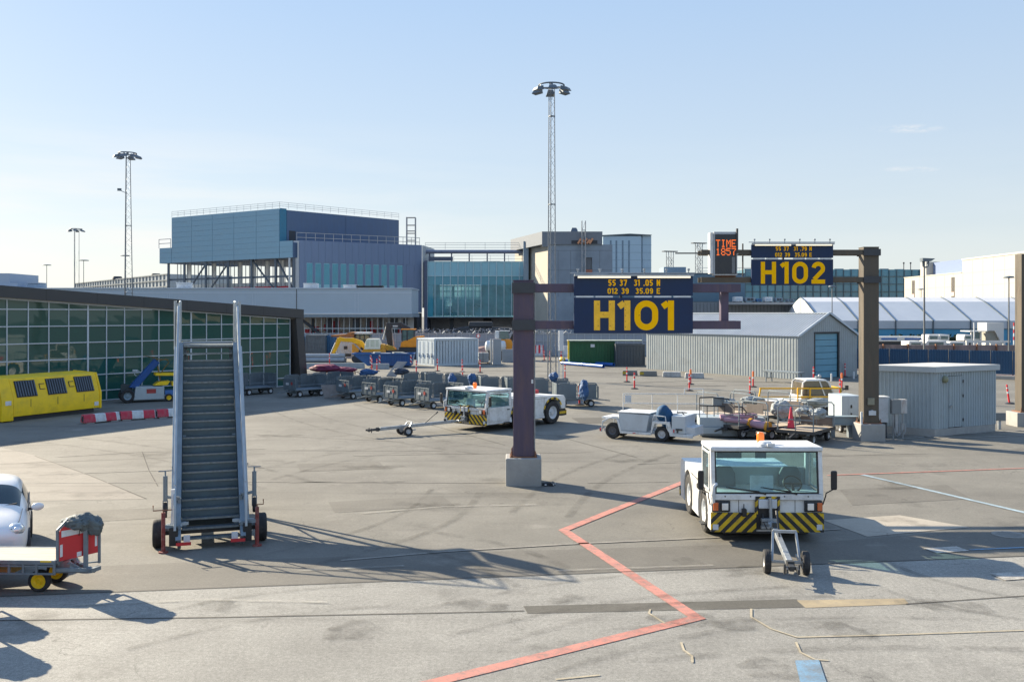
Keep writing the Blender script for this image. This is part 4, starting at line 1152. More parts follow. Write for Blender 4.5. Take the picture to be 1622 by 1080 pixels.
b = MB(); b.box(0,Wd,0.3,9,zz(437,kg),zz(414.8,kg)); b.box(0,Wd,0.3,9.3,zz(504,kg),zz(501,kg)); b.build('floor_slab', site_dark, gl)
b = MB()  # rear facade with window grid, partly open to the sky
for x in range(684,860,6): b.box(gx(x)-ox-.06,gx(x)-ox+.06,9,9.12,zz(501,kg),zz(437,kg))
for y in (451,459.5,470,486): b.box(0,Wd,8.98,9.14,zz(y,kg)-.08,zz(y,kg)+.08)
b.build('rear_mullion', mat('rear_frame', (0.16,0.22,0.25), 0.5), gl)
b = MB()
b.box(gx(758)-ox,Wd,9.2,9.4,zz(500,kg),zz(437.2,kg)); b.box(0,gx(690)-ox,9.2,9.4,zz(500,kg),zz(437.2,kg)); b.box(gx(690.01)-ox,gx(757.9)-ox,9.2,9.4,zz(500,kg),zz(488,kg))
b.box(gx(690.01)-ox,gx(700)-ox,9.2,9.4,zz(487.9,kg),zz(472,kg)); b.box(gx(712)-ox,gx(757.9)-ox,9.2,9.4,zz(487.9,kg),zz(472,kg))
b.build('rear_wall', mat('teal_back_wall', (0.42,0.62,0.66), 0.5, var=.3, scale=.4), gl)
b = MB(); rnd = random.Random(9)
for k in range(70):
    x = rnd.uniform(680,858); s_ = rnd.uniform(.25,.9); b.cbox((gx(x)-ox,rnd.uniform(2,7),zz(501,kg)+s_*rnd.uniform(.5,2.2)),(s_*1.2,s_,s_))
b.build('stored_goods', mat('stored_goods', (0.42,0.50,0.50), 0.7, var=.5, scale=.8), gl)
b = MB(); b.box(gx(714)-ox,gx(717)-ox,3,3.6,zz(500,kg),zz(452,kg)); b.box(gx(798)-ox,gx(801)-ox,4,4.4,zz(500,kg),zz(458,kg)); b.build('inner_column', site_dark, gl)
b = MB(); b.box(-.55,-.02,-.3,8,0,zz(413,kg)); b.box(Wd+.02,Wd+.85,-.1,8,0,zz(414,kg)); b.build('end_column', mat('end_slate', (0.07,0.09,0.15), 0.6), gl)
b = MB(); b.box(0,Wd+.8,6.5,7,0,zz(504.1,kg)); b.build('ground_wall', mat('site_wall', (0.34,0.34,0.37), 0.8, var=.12, scale=.4), gl)
b = MB(); b.box(gx(711)-ox,gx(717)-ox,2,3,0,zz(504.2,kg)); b.box(gx(764)-ox,gx(777)-ox,6.2,6.48,0,zz(505,kg)); b.build('doorway', site_dark, gl)
b = MB(); b.cyl((-.5,3,zz(397,kg)),(Wd+.3,3,zz(397,kg)),.34,n=10); b.tube([(Wd+.2,3,zz(397,kg)),(Wd+.9,3,zz(398,kg)),(Wd+.9,3,zz(409,kg)),(Wd+.3,3,zz(411,kg))],.3,8); b.build('roof_duct', mat('duct_slate', (0.20,0.23,0.32), 0.5, metal=.2), gl)
b = MB()
for x in (678,713.5,742,771,799,828,845): b.cbox((gx(x)-ox,3,(zz(414,kg)+zz(398,kg))/2),(.22,.22,zz(398,kg)-zz(414,kg)))
b.box(0,gx(716)-ox,2.2,2.5,zz(412,kg),zz(405.5,kg)); b.box(gx(765)-ox,gx(792)-ox,2.2,3,zz(414,kg),zz(412.5,kg))
b.build('duct_support', mat('support_slate', (0.10,0.12,0.17), 0.6), gl)
b = MB(); railing(b, [(-.5,1.5),(Wd+.5,1.5)], zz(394,kg), 1.15, 3.2, .03, (.3,.75,1.12)); railing(b, [(gx(718)-ox,1.2),(Wd+.5,1.2)], zz(414,kg), 1.1, 2.6, .025, (.5,1.05)); b.build('roof_railing', galv, gl)

# --- concrete tower
Yt = 150; kt = Yt/1500; tx = lambda x: (x-811)*kt
ct = thing('concrete_tower', 'raw concrete tower with sunlit left flank, window hole and dark clad top storey', 'building', (tx(868),Yt,0))
Wt = tx(970)-tx(868)
lf = Vector((-.30,.954))   # left flank runs back
def tower(x0, x1, z0, z1, dl, dr, y=0):
    return [(x0,y),(x1,y),(x1+dr*.25,y+dr),(x0+lf.x*dl,y+lf.y*dl)]
# facade with a real window opening, butted panels
zt = zz(387.5,kt); wz0, wz1 = zz(427,kt), zz(408,kt); wx0, wx1 = tx(928)-tx(868), tx(938)-tx(868)
b = MB(); b.box(0,wx0,0,.4,0,zt); b.box(wx1,Wt,0,.4,0,zt); b.box(wx0,wx1,0,.4,0,wz0); b.box(wx0,wx1,0,.4,wz1,zt); b.build('front_wall', conc_far, ct)
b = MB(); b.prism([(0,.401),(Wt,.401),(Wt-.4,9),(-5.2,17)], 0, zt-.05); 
b.build('core', mat('tower_flank_sunlit', (0.46,0.43,0.37), 0.9, var=.1, scale=.4), ct)  # sunlight on the flank put into its paler, warmer concrete colour
b = MB(); b.box(wx0-.02,wx1+.02,-.06,.0,wz0-.55,wz0); b.build('window_sill', mat('formwork_red', (0.36,0.14,0.09), 0.7), ct)
b = MB(); b.box(wx0+.05,wx1-.05,.3,.38,wz0,wz1); b.build('window', mat('window_film', (0.12,0.14,0.17), 0.4), ct)
b = MB()
for x, y0, y1 in ((884,397,470),(904,397,470),(950,397,470)): b.box(tx(x)-tx(868)-.03,tx(x)-tx(868)+.03,-.012,-.002,zz(y1,kt),zz(y0,kt))
b.box(0,Wt,-.013,-.003,zz(428,kt)-.03,zz(428,kt)+.03); b.box(0,Wt,-.013,-.003,zz(397,kt)-.03,zz(397,kt)+.03)
b.build('formwork_joint', mat('joint_grey', (0.15,0.17,0.19), 0.9), ct)
b = MB(); b.prism([(tx(858.5)-tx(868),-.25),(tx(954)-tx(868),-.25),(tx(954)-tx(868),8),(tx(858.5)-tx(868)-5.0,16)], zt+.02, zz(367,kt)); b.box(tx(858.5)-tx(868),-.02,-.25,.2,zz(391,kt),zt); b.build('top_storey', [mat('top_slate', (0.16,0.185,0.22), 0.6, var=.08)], ct)
b = MB(); b.box(tx(905)-tx(868),tx(946)-tx(868),-.3,-.252,zz(386.5,kt),zz(381,kt)); b.build('roof_opening', site_dark, ct)
b = MB()
for k in range(5): b.bar((tx(915+k*4.6)-tx(868),-.42,zz(386.5,kt)),(tx(920+k*4.6)-tx(868),-.42,zz(378+k%2*2,kt)),.3)
b.build('rebar_bundle', mat('rebar_orange', (0.62,0.30,0.17), 0.8), ct)
b = MB(); b.exty([(tx(905)-tx(868),zz(366.8,kt)),(tx(917)-tx(868),zz(366.8,kt)),(tx(916)-tx(868),zz(362,kt)),(tx(914)-tx(868),zz(359,kt)),(tx(907.5)-tx(868),zz(359,kt)),(tx(905.8)-tx(868),zz(363,kt))],2,4); b.build('roof_vent', mat('vent_slate', (0.10,0.14,0.20), 0.6), ct)
b = MB()
xa, xb = tx(921)-tx(868), tx(926.5)-tx(868)
for x in (xa,xb):
    for y in (-1.4,-.6): b.bar((x,y,0),(x,y,zz(351,kt)),.10)
z = 1.0
while z < zz(352,kt):
    b.box(xa,xb,-1.4,-.6,z,z+.06); b.bar((xa,-1.4,z),(xb,-1.4,min(z+1.7,zz(351,kt))),.05); z += 1.9
b.build('scaffold_tower', galv, ct)
b = MB(); b.prism([(tx(830)-tx(868),8),(tx(838.6)-tx(868),8),(tx(838.6)-tx(868),14),(tx(830)-tx(868),14)], 10, zz(376,kt)); b.build('stair_core', mat('core_blue', (0.22,0.30,0.38), 0.6), ct)
# flat grey wall between the tower and the sign, and low site wall
# --- pale blue block behind
Yp = 220; kp = Yp/1500; px_ = lambda x: (x-811)*kp
pb = thing('office_block', 'pale blue grey slab building with curved roof edge, just behind the concrete tower', 'building', (px_(955),Yp,0))
Wp = px_(1032)-px_(955)
b = MB(); b.box(0,px_(1016)-px_(955),0,14,0,zz(374,kp)); b.box(px_(1018)-px_(955),Wp,0.4,14,0,zz(373,kp)); b.build('wall', mat('pale_blue_block', (0.33,0.46,0.58), 0.6, var=.05, scale=.3), pb)
b = MB(); b.box(px_(1016)-px_(955)+.01,px_(1018)-px_(955)-.01,.6,1,0,zz(375,kp)); 
for x in (966,975,985,995): b.box(px_(x)-px_(955),px_(x+2.6)-px_(955),-.05,-.004,3,zz(381,kp))
b.build('window_slot', mat('slot_blue', (0.13,0.20,0.28), 0.3), pb)
b = MB(); b.exty([(-.2,zz(373.9,kp)),(Wp*.5,zz(372.0,kp)),(Wp,zz(372.8,kp)),(Wp,zz(372,kp)),(Wp*.55,zz(370.2,kp)),(-.2,zz(372.6,kp))],-.3,14); b.build('roof', mat('roof_slate', (0.12,0.16,0.2), 0.6), pb)
b = MB()
for y in (388,400,412,424): b.box(-.01,Wp,-.02,-.003,zz(y,kp)-.04,zz(y,kp)+.04)
b.build('panel_joint', mat('slot_blue2', (0.22,0.30,0.38), 0.6), pb)

# --- dark grey service building with roof plant, centre right
Ys = 150; ks = Ys/1500; sx_ = lambda x: (x-811)*ks
sb = thing('service_building', 'blue grey flat service building behind the H101 sign bracket, with louvred lower storey', 'building', (sx_(965),Ys,0))
b = MB(); b.box(0,sx_(1180)-sx_(965),0,20,zz(478,ks),zz(434,ks)); b.build('wall', mat('service_wall', (0.10,0.18,0.25), 0.6, var=.08, scale=.4), sb)
b = MB(); b.box(0,sx_(1262)-sx_(965),-3,-2.6,0,zz(479,ks)); b.build('louvre_wall', mat('louvre_wall', (0.19,0.215,0.24), 0.7, var=.12, scale=1, stretch=(6,6,.6)), sb)
b = MB()
for i in range(56): b.box(i*.55,i*.55+.08,-3.06,-3.003,0,zz(479,ks)-.1)
b.build('louvre_fin', mat('louvre_fin', (0.12,0.14,0.16), 0.7), sb)
b = MB(); b.box(-.1,sx_(1180)-sx_(965)+.1,-.1,.3,zz(433.9,ks),zz(432.5,ks)); b.build('parapet', mat('parapet_slate', (0.08,0.11,0.15), 0.6), sb)
b = MB(); b.box(sx_(1058)-sx_(965),sx_(1094)-sx_(965),4,9,zz(433.8,ks),zz(421,ks)); b.build('plant_room', mat('plant_blue', (0.22,0.29,0.36), 0.6), sb)
b = MB(); railing(b, [(sx_(1112)-sx_(965),3),(sx_(1200)-sx_(965),3)], zz(433.8,ks), 1.1, 2, .03); b.build('roof_railing', galv, sb)
def mini_mast(x, yt, yb, Y, lab):
    k = Y/1500; m_ = thing('lattice_tower', lab, 'lattice tower', ((x-811)*k, Y, 0), .3)
    b = MB(); H = zz(yt,k)
    for s1_ in (-1,1):
        for s2_ in (-1,1): b.bar((s1_*.45,s2_*.45,0),(s1_*.45,s2_*.45,H),.09)
    z = 0; i = 0
    while z < H-1:
        for s_ in (-1,1):
            b.bar((-.45*(1 if i%2 else -1),s_*.45,z),(.45*(1 if i%2 else -1),s_*.45,z+1),.05); b.bar((s_*.45,-.45*(1 if i%2 else -1),z),(s_*.45,.45*(1 if i%2 else -1),z+1),.05)
        z += 1; i += 1
    b.build('frame', mat('tower_frame', (0.14,0.17,0.20), 0.6), m_)
    b = MB(); b.box(-1.3,1.3,-.5,.5,H,H+.14); b.build('platform', site_dark, m_)
    return m_
mini_mast(1061, 399, 440, 165, 'short dark lattice tower with small platform, left of the time display')
mini_mast(1107, 386, 440, 165, 'taller dark lattice tower with flat head, just left of the time display')
# AC units on the lower roof, beside the tent
for i, (x0, x1, y0, y1, wm, lab) in enumerate(((1162,1175,470,481,white,'cream air handling unit with open legs, left of the blue one'),(1179,1195,471,482,0,'blue grey air handling unit with fan grille next to the cream one'),(1197,1205,473.5,480,2,'small blue roof unit between two grey ones'),
        (1210,1222,470.5,481,white,'cream air handling unit near the light pole foot'),(1227,1238,471.5,481,0,'grey air handling unit with two slots, left of the last one'),(1246,1256,474,481,0,'small grey air unit with white grille, nearest the tent'))):
    Yu = 146; ku = Yu/1500
    u = thing('air_unit', lab, 'air unit', (((x0+x1)/2-811)*ku, Yu, zz(479,ku) if y1 < 482 else zz(479,ku)), 0, 'air handling units on the low roof')
    w = (x1-x0)*ku; h = zz(y0,ku)-zz(479,ku)
    m_ = wm if wm not in (0,2) else mat('unit_grey', (0.20,0.26,0.31), 0.6) if wm == 0 else mat('unit_blue2', (0.05,0.18,0.40), 0.5)
    b = MB(); b.box(-w/2,w/2,-.6,.8,.15,h); b.build('casing', m_, u, bev=.03)
    b = MB(); b.box(-w*.3,-.04,-.64,-.603,.3,h*.8); b.box(.04,w*.3,-.64,-.603,.3,h*.8); b.build('grille', dark if wm in (0,2) else grey_trim, u)
    b = MB(); 
    for s_ in (-1,1): b.box(s_*w*.42-.06,s_*w*.42+.06,-.5,.7,-.02,.149)
    b.build('leg', dark, u)
# low roof carrying them
b = MB(); b.box(sx_(1135)-sx_(965),sx_(1262)-sx_(965),-6.5,-3.05,zz(482,ks)-.1,zz(479.3,ks)+.0); b.build('low_roof', mat('low_roof_grey', (0.28,0.30,0.32), 0.7), sb)

# --- far blue-green glass terminal
Yf = 230; kf = Yf/1500; fx = lambda x: (x-811)*kf
ft_ = thing('glass_terminal', 'distant long blue green glass terminal behind the H102 sign', 'building', (fx(1180),Yf,0))
Wf = fx(1468)-fx(1180)
b = MB(); b.box(0,Wf,0,20,0,zz(427,kf)); b.build('wall', mat('blue_green_glass', (0.08,0.24,0.32), 0.15, var=.25, scale=.12, spec=.5), ft_)
b = MB()
for k in range(25): b.box(k*Wf/24-.10,k*Wf/24+.10,-.2,-.004,0,zz(427,kf))
for y in (438,450,462,474,486): b.box(0,Wf,-.15,-.003,zz(y,kf)-.08,zz(y,kf)+.08)
b.build('mullion', mat('far_mullion', (0.05,0.10,0.13), 0.4), ft_)
b = MB()
for k in range(12): b.box(.3+k*Wf/12,Wf/12*.7+k*Wf/12,2,6,zz(426.9,kf),zz(425+(k%3)*.7,kf))
b.build('roof_plant', mat('roof_plant', (0.15,0.22,0.27), 0.6, var=.3), ft_)
b = MB(); c = ap(1445,416,Yf)
for dx in (0,1.7): b.cyl((c.x-fx(1180)+dx,5,zz(427,kf)),(c.x-fx(1180)+dx,5,zz(415.5,kf)),.1,n=6); b.ball((c.x-fx(1180)+dx,5,zz(415,kf)),.25,n=8)
b.build('roof_mast', site_dark, ft_)

# --- cream cargo building, right
cb = thing('cargo_building', 'large cream windowless cargo building with stepped roof on the right', 'building', (89.5,166,0))
b = MB(); b.box(0,26,-40,22.2,0,15.6); b.build('main_hall', cream_wall, cb)
b = MB(); b.box(0,20,22.203,50,0,13.15); b.build('low_wing', cream_wall, cb)
b = MB(); b.box(-.12,26,-40,22.3,15.603,15.9); b.box(-.1,20,22.31,50.1,13.153,13.3); b.box(0,1.6,20,22.2,13.8,15.603) if 0 else None; b.build('roof_edge', mat('roof_edge_cream', (0.52,0.50,0.46), .6), cb)
b = MB()
for yy in range(-38,50,4): b.box(-.014,-.003,yy-.04,yy+.04,0,15.5 if yy < 22 else 13.1)
for z in (4.5,7.5,10.5,13): b.box(-.015,-.004,-40,22.2 if z == 13 else 50,z-.03,z+.03)
b.build('panel_joint', mat('joint_cream', (0.36,0.345,0.31), .7), cb)
for yy in (25.5,44.5):
    b = MB(); b.box(-.08,-.016,yy,yy+1.3,6,12.4); w_ = b.build('window', mat('slot_dark', (0.13,0.12,0.11), .3), cb)
    b = MB(); b.box(-.12,-.081,yy,yy+1.3,8.6,9.4); b.build('spandrel', mat('slot_pink', (0.55,0.42,0.38), .6), w_)
b = MB(); b.box(3,8,24,42,13.31,16.2); b.build('plant_screen', mat('plant_screen_blue', (0.16,0.22,0.36), .6, var=.1, stretch=(1,4,1)), cb)
b = MB(); b.box(1.5,4.5,42.05,45,13.31,16.4); b.build('stair_head', cream_wall, cb)
# ------------------------------------------------------------------ sheds, tent, hut, fences, containers
corr_grey = mat('corrugated_grey', (0.32,0.36,0.375), 0.5, metal=0.1, var=0.06, scale=0.7, dirt=(0.22,0.22,0.21), dirt_amt=0.35, dirt_scale=0.8)
corr_roof = mat('corrugated_roof', (0.40,0.43,0.46), 0.42, metal=0.35, var=0.08, scale=0.8)
def corrugate(mb, o, u, v, L_, H_, pitch=.25, depth=.035, n=None, top=None):
    """trapezoid sheet: origin o, along unit u for L_, up unit v for H_, ribs along v, bulging along n. top(t) -> height"""
    o = Vector(o); u = Vector(u); v = Vector(v); n = Vector(n)
    xs = []; k = 0; x = 0.0
    while x < L_-1e-6:
        for fx_, d in ((0,0),(.40,0),(.5,1),(.9,1)):
            xx = x+fx_*pitch
            if xx <= L_: xs.append((xx,d*depth))
        x += pitch
    xs.append((L_,0))
    vs = []; fs = []
    for xx, d in xs:
        h = top(xx) if top else H_
        vs.append(o+u*xx+n*d); vs.append(o+u*xx+n*d+v*h)
    for i in range(len(xs)-1): fs.append((2*i,2*i+2,2*i+3,2*i+1))
    mb.add(vs, fs)
# --- corrugated shed with roller door
sh = thing('storage_shed', 'grey corrugated metal shed with pitched roof and tall roller door in its gable', 'shed', (21.75,72.1,0))
du = Vector((-9.5,13.9,0)).normalized(); dv = Vector((13.9,9.5,0)).normalized(); UP = Vector((0,0,1))
n_long = -dv; n_gab = -du; LS = 16.9; WS = 7.3; HE = 3.28; HR = 5.0
b = MB(); corrugate(b, (0,0,0), du, UP, LS, HE, .28, .022, n_long); b.build('side_wall', corr_grey, sh, smooth=False)
b = MB(); corrugate(b, dv*WS, du, UP, LS, HE, .28, .022, dv); b.build('side_wall', corr_grey, sh, smooth=False)
gt = lambda x: HE+(HR-HE)*(1-abs(x-WS/2)/(WS/2))
b = MB()
corrugate(b, (0,0,0), dv, UP, 1.98, 0, .24, .02, n_gab, top=gt)
corrugate(b, dv*4.94, dv, UP, WS-4.94, 0, .24, .02, n_gab, top=lambda x: gt(x+4.94))
corrugate(b, dv*1.98+UP*3.5, dv, UP, 2.96, 0, .24, .02, n_gab, top=lambda x: gt(x+1.98)-3.5)
b.build('gable_wall', corr_grey, sh, smooth=False)
b = MB(); corrugate(b, du*LS, dv, UP, WS, 0, .24, .02, du, top=gt); b.build('gable_wall', corr_grey, sh, smooth=False)
b = MB()
sl_ = Vector((dv.x*WS/2,dv.y*WS/2,HR-HE)); sll = sl_.length; slu = sl_.normalized()
sr_ = Vector((-dv.x*WS/2,-dv.y*WS/2,HR-HE)); sru = sr_.normalized()
nl = du.cross(slu); nl = nl if nl.z > 0 else -nl
nr = du.cross(sru); nr = nr if nr.z > 0 else -nr
corrugate(b, UP*HE-slu*.12-du*.15+UP*.03, du, slu, LS+.3, sll+.12, .28, .035, nl)
corrugate(b, dv*WS+UP*HE-sru*.12-du*.15+UP*.03, du, sru, LS+.3, sll+.12, .28, .035, nr)
b.build('roof', corr_roof, sh, smooth=False)
b = MB()
for q0, q1 in ((Vector((0,0,HE)),dv*(WS/2)+UP*HR),(dv*WS+UP*HE,dv*(WS/2)+UP*HR)): b.bar(q0-du*.17+UP*.05,q1-du*.17+UP*.09,.05,.16)
b.bar(dv*(WS/2)+UP*(HR+.07)-du*.2,dv*(WS/2)+UP*(HR+.07)+du*LS,.25,.06)
for k in (4.2,8.4,12.6): b.bar(du*k+UP*(HE+.06)+nl*.05,du*k+slu*sll+UP*.06+nl*.05,.05,.03)
b.build('flashing', grey_trim, sh)
b = MB(); 
nn = 7
for k in range(nn):
    o = dv*2.02+UP*(.02+k*3.45/nn)+du*.10
    vs = [o,o+dv*2.88,o+dv*2.88+UP*(3.45/nn-.03),o+UP*(3.45/nn-.03)]; vs += [p+du*.04 for p in vs]
    b.add(vs, [(0,1,2,3),(7,6,5,4),(0,4,5,1),(3,2,6,7)])
dr = b.build('roller_door', mat('door_blue', (0.16,0.36,0.47), 0.4, var=.1, scale=.8), sh, smooth=False)
b = MB(); b.bar(dv*1.98+UP*.0,dv*1.98+UP*3.5,.10,.12); b.bar(dv*4.94,dv*4.94+UP*3.5,.10,.12); b.bar(dv*1.9+UP*3.54,dv*5.0+UP*3.54,.12,.10); b.build('door_frame', dark, sh)
b = MB(); b.box(-.1,.1,-.1,.1,0,.1); 
# bench table along the shed wall, bollards by the door
tb = thing('work_table', 'long grey metal table with sloped legs against the corrugated shed wall', 'table', gp(1241,606), math.atan2(du.y,du.x)+math.pi)
b = MB(); b.box(-1.6,1.6,-.35,.35,.72,.84); b.build('table_top', cartgrey, tb, bev=.01)
for x in (-1.35,1.35):
    b = MB(); b.bar((x,-.28,.72),(x,-.33,-.02),.07); b.bar((x,.28,.72),(x,.33,-.02),.07); b.bar((x,-.3,.3),(x,.3,.3),.05); b.build('leg', cartgrey, tb)
for i, (px, py, lab) in enumerate(((1317,603.5,'short white bollard left of the shed door jamb'),(1352.5,600,'short white bollard right of the shed, near the brown gantry post'))):
    o = thing('bollard', lab, 'bollard', gp(px,py)); b = MB(); b.cyl((0,0,0),(0,0,.52),.06,.06,12); b.build('post', white, o); b = MB(); b.lathe((0,0,.52),(0,0,1),[(.062,0),(.05,.04),(.001,.055)],12); b.cyl((0,0,.40),(0,0,.45),.063,n=12,cap=False); b.build('cap', white_old, o)

# --- white tent hall
tn = thing('tent_hall', 'long white tent hall with dark ribs and blue lower walls, right background', 'tent', ((1267.5-811)*139/1500,139,0))
pvc = mat('tent_pvc', (0.45,0.49,0.54), 0.6, var=.05, scale=.3); pvc_l = mat('tent_pvc_ridge', (0.62,0.63,0.66), 0.6, var=.05)
tblue = mat('tent_blue_wall', (0.07,0.28,0.45), 0.55, var=.15, scale=.3, stretch=(1,1,.5))
TL = 42; HW = 9.0; ZR, ZK, ZE = 7.4, 6.75, 4.05
b = MB()
b.add([(0,-2.4,ZK),(TL,-2.4,ZK),(TL,0,ZR),(0,0,ZR)],[(0,1,2,3)]); b.add([(0,2.4,ZK),(TL,2.4,ZK),(TL,0,ZR),(0,0,ZR)],[(1,0,3,2)]); b.build('ridge_sheet', pvc_l, tn, smooth=False)
b = MB(); b.add([(0,-HW,ZE),(TL,-HW,ZE),(TL,-2.4,ZK),(0,-2.4,ZK)],[(0,1,2,3)]); b.add([(0,HW,ZE),(TL,HW,ZE),(TL,2.4,ZK),(0,2.4,ZK)],[(1,0,3,2)]); b.build('roof_sheet', pvc, tn, smooth=False)
b = MB(); b.add([(0.01,-HW,0),(0.01,-HW,ZE),(0.01,-2.4,ZK),(0.01,0,ZR),(0.01,2.4,ZK),(0.01,HW,ZE),(0.01,HW,0)],[tuple(range(7))]); b.build('gable_sheet', pvc_l, tn, smooth=False)
b = MB(); b.box(0,TL,-HW,-HW+.05,0,2.9); b.build('side_wall', tblue, tn)
b = MB(); b.box(0,TL,-HW+.01,-HW+.06,2.95,ZE); b.build('eave_band', pvc, tn)
b = MB()
for k in range(9):
    x = .05+k*5.15; b.bar((x,-HW-.05,0),(x,-HW-.05,ZE),.16); b.bar((x,-HW-.03,ZE),(x,-2.4,ZK+.05),.14); b.bar((x,-2.4,ZK+.05),(x,0,ZR+.05),.10)
b.bar((0,-HW-.05,2.92),(TL,-HW-.05,2.92),.08); b.bar((.0,-.0,0),(0,0,ZR),.10)
b.build('rib', mat('tent_frame', (0.09,0.12,0.15), .5, metal=.3), tn)

# --- small equipment hut
ht = thing('equipment_hut', 'small flat roofed pale grey panelled hut with a steel door, right of the brown gantry', 'hut', (17.23,38.6,0))
hd1 = Vector((-.80,.60,0)); hd2 = Vector((.878,.478,0)); hn1 = Vector((-.60,-.80,0)); hn2 = Vector((.478,-.878,0)); HL, HR_, HH = 2.45, 3.90, 2.60
hutm = mat('hut_panel', (0.33,0.39,0.42), 0.6, var=.05, scale=1, dirt=(0.24,0.25,0.22), dirt_amt=.4, dirt_scale=1.2)
b = MB(); corrugate(b, UP*.30, hd1, UP, HL, HH-.30, .155, .030, hn1); b.build('side_wall', hutm, ht, smooth=False)
b = MB()
corrugate(b, UP*.30, hd2, UP, .82, HH-.30, .155, .030, hn2); corrugate(b, UP*.30+hd2*1.74, hd2, UP, HR_-1.74, HH-.30, .155, .030, hn2); corrugate(b, UP*2.45+hd2*.82, hd2, UP, .92, HH-2.45, .155, .030, hn2)
b.build('front_wall', hutm, ht, smooth=False)
b = MB(); corrugate(b, UP*.33+hd2*.84+hn2*.004, hd2, UP, .88, 2.10, .155, .030, hn2); dd = b.build('door', hutm, ht, smooth=False)
q = [Vector((0,0,0)),hd2*HR_,hd2*HR_+hd1*HL,hd1*HL]; cen = sum(q,Vector())/4
b = MB(); b.prism([(v.x+(cen-v).normalized().x*.09,v.y+(cen-v).normalized().y*.09) for v in q], .05, HH-.02); b.build('inner_wall', dark, ht)  # dark core added inside to keep light from showing through the door gap
b = MB(); b.prism([((hd1*HL).x,(hd1*HL).y),((hd1*HL+hd2*HR_).x,(hd1*HL+hd2*HR_).y),((hd2*HR_).x,(hd2*HR_).y),((hd2*HR_-hn1*.0+hd1*.0).x+.0,(hd2*HR_).y+.03),((hd1*HL+hd2*HR_).x,(hd1*HL+hd2*HR_).y+.03),((hd1*HL).x,(hd1*HL).y+.03)], .3, HH) if 0 else b.bar(hd2*(HR_-.02)+UP*1.45,hd2*(HR_-.02)+hd1*HL+UP*1.45,.03,2.29); b.bar(hd1*(HL-.02)+UP*1.45,hd1*(HL-.02)+hd2*HR_+UP*1.45,.03,2.29); b.build('back_wall', hutm, ht)
b = MB(); c = hd2*1.0+hn2*.03+UP*1.22; b.cyl(c,c+hn2*.07,.03,n=10); b.bar(c+hn2*.06,c+hn2*.06-hd2*.12,.02); c = hd2*.92+hn2*.03+UP*1.16; b.cyl(c,c+hn2*.05,.045,n=10)
b.build('handle', steel, dd)
b = MB()
for z in (.6,1.6,2.2): b.bar(hd2*1.74+hn2*.03+UP*(z-.06),hd2*1.74+hn2*.03+UP*(z+.06),.035)
b.build('hinge', dark, dd)
b = MB(); q = [Vector((0,0,0)),hd2*HR_,hd2*HR_+hd1*HL,hd1*HL]; q2 = [-hd1*.03-hd2*.03+v for v in q]; qp = [v+(hn1+hn2)*.02 if k == 0 else v for k, v in enumerate(q)]; b.prism([(v.x,v.y) for v in qp], -.05, .298); b.build('plinth', concrete, ht, bev=.01)
ov = .12; qq = [-hd1*ov-hd2*ov, hd2*(HR_+ov)-hd1*ov, hd2*(HR_+ov)+hd1*(HL+ov), hd1*(HL+ov)-hd2*ov]
b = MB(); b.prism([(v.x,v.y) for v in qq], HH, HH+.24); b.build('roof_fascia', mat('hut_fascia', (0.40,0.44,0.46), .5, var=.05), ht, bev=.012)
b = MB(); ins = .06; qi = [qq[0]+(hd1+hd2)*ins, qq[1]+(hd1-hd2)*ins, qq[2]-(hd1+hd2)*ins, qq[3]+(hd2-hd1)*ins]
cen = sum(qi, Vector())/4
b.add([(v.x,v.y,HH+.243) for v in qi]+[(cen.x,cen.y,HH+.31)], [(0,1,4),(1,2,4),(2,3,4),(3,0,4)]); b.build('roof', mat('hut_roof', (0.50,0.50,0.49), .7, var=.08), ht)
b = MB(); c = hd2*.52+hn2*.10+UP*2.32; b.ball(c,.13,(1,1,1.15),14); b.bar(c,c-hn2*.09,.1); b.build('wall_lamp', mat('khaki_lamp', (0.24,0.25,0.16), .4), ht)
b = MB(); c = hd2*1.10+hn2*.024+UP*1.95; b.add([c-hd2*.07+UP*-.06,c+hd2*.07+UP*-.06,c+UP*.07],[(0,1,2)]); b.build('warning_sign', mat('old_yellow_sign', (0.40,0.36,0.18), .6), ht)
# electrical cabinets beside the second gantry
ec = thing('electrical_cabinet', 'white switch cabinet with rust streak and hanging cables, right of the brown gantry base', 'cabinet', ((1400-811)*38.3/1500,38.3,0))
b = MB(); b.box(-.55,.14,-.1,.45,.62,1.62); b.build('body', white_old, ec, bev=.015)
b = MB(); b.box(-.56,.20,-.12,.5,1.622,1.66); b.build('lid', white, ec, bev=.008)
b = MB()
for z in (.85,1.15,1.4): b.box(-.52,-.25,-.125,-.102,z,z+.03)
b.build('rail', white, ec)
b = MB(); b.box(.22,.58,-.3,-.05,.98,1.56); b.build('meter_box', mat('meter_grey', (0.22,0.24,0.25), .5, var=.1), ec, bev=.01)
b = MB(); b.box(.583,.84,-.25,.0,1.0,1.56); b.build('relay_box', mat('rusty_white', (0.50,0.50,0.49), .6, var=.06, dirt=(0.25,0.10,0.04), dirt_amt=.9, dirt_scale=2.2, stretch=(3,3,.7)), ec, bev=.01)
b = MB(); b.cyl((.30,-.18,.0),(.30,-.18,.98),.035,n=8); b.box(.36,.48,-.24,-.12,.25,.979); b.cyl((.72,-.1,.0),(.72,-.1,1.0),.03,n=8); b.box(.66,.78,-.18,-.03,.35,.6)
b.build('post', steel, ec)
for s_ in ((.32,.55,.08),(.40,.62,.12),(.62,.80,.18)):
    b = MB(); b.tube([(s_[0],-.22,.95),(s_[0]-.02,-.24,.5),(s_[0]+.04,-.26,s_[2]+.08),((s_[0]+s_[1])/2,-.27,s_[2]),(s_[1]-.03,-.25,s_[2]+.1),(s_[1],-.2,.6)],.016,6); b.build('cable', steel, ec)
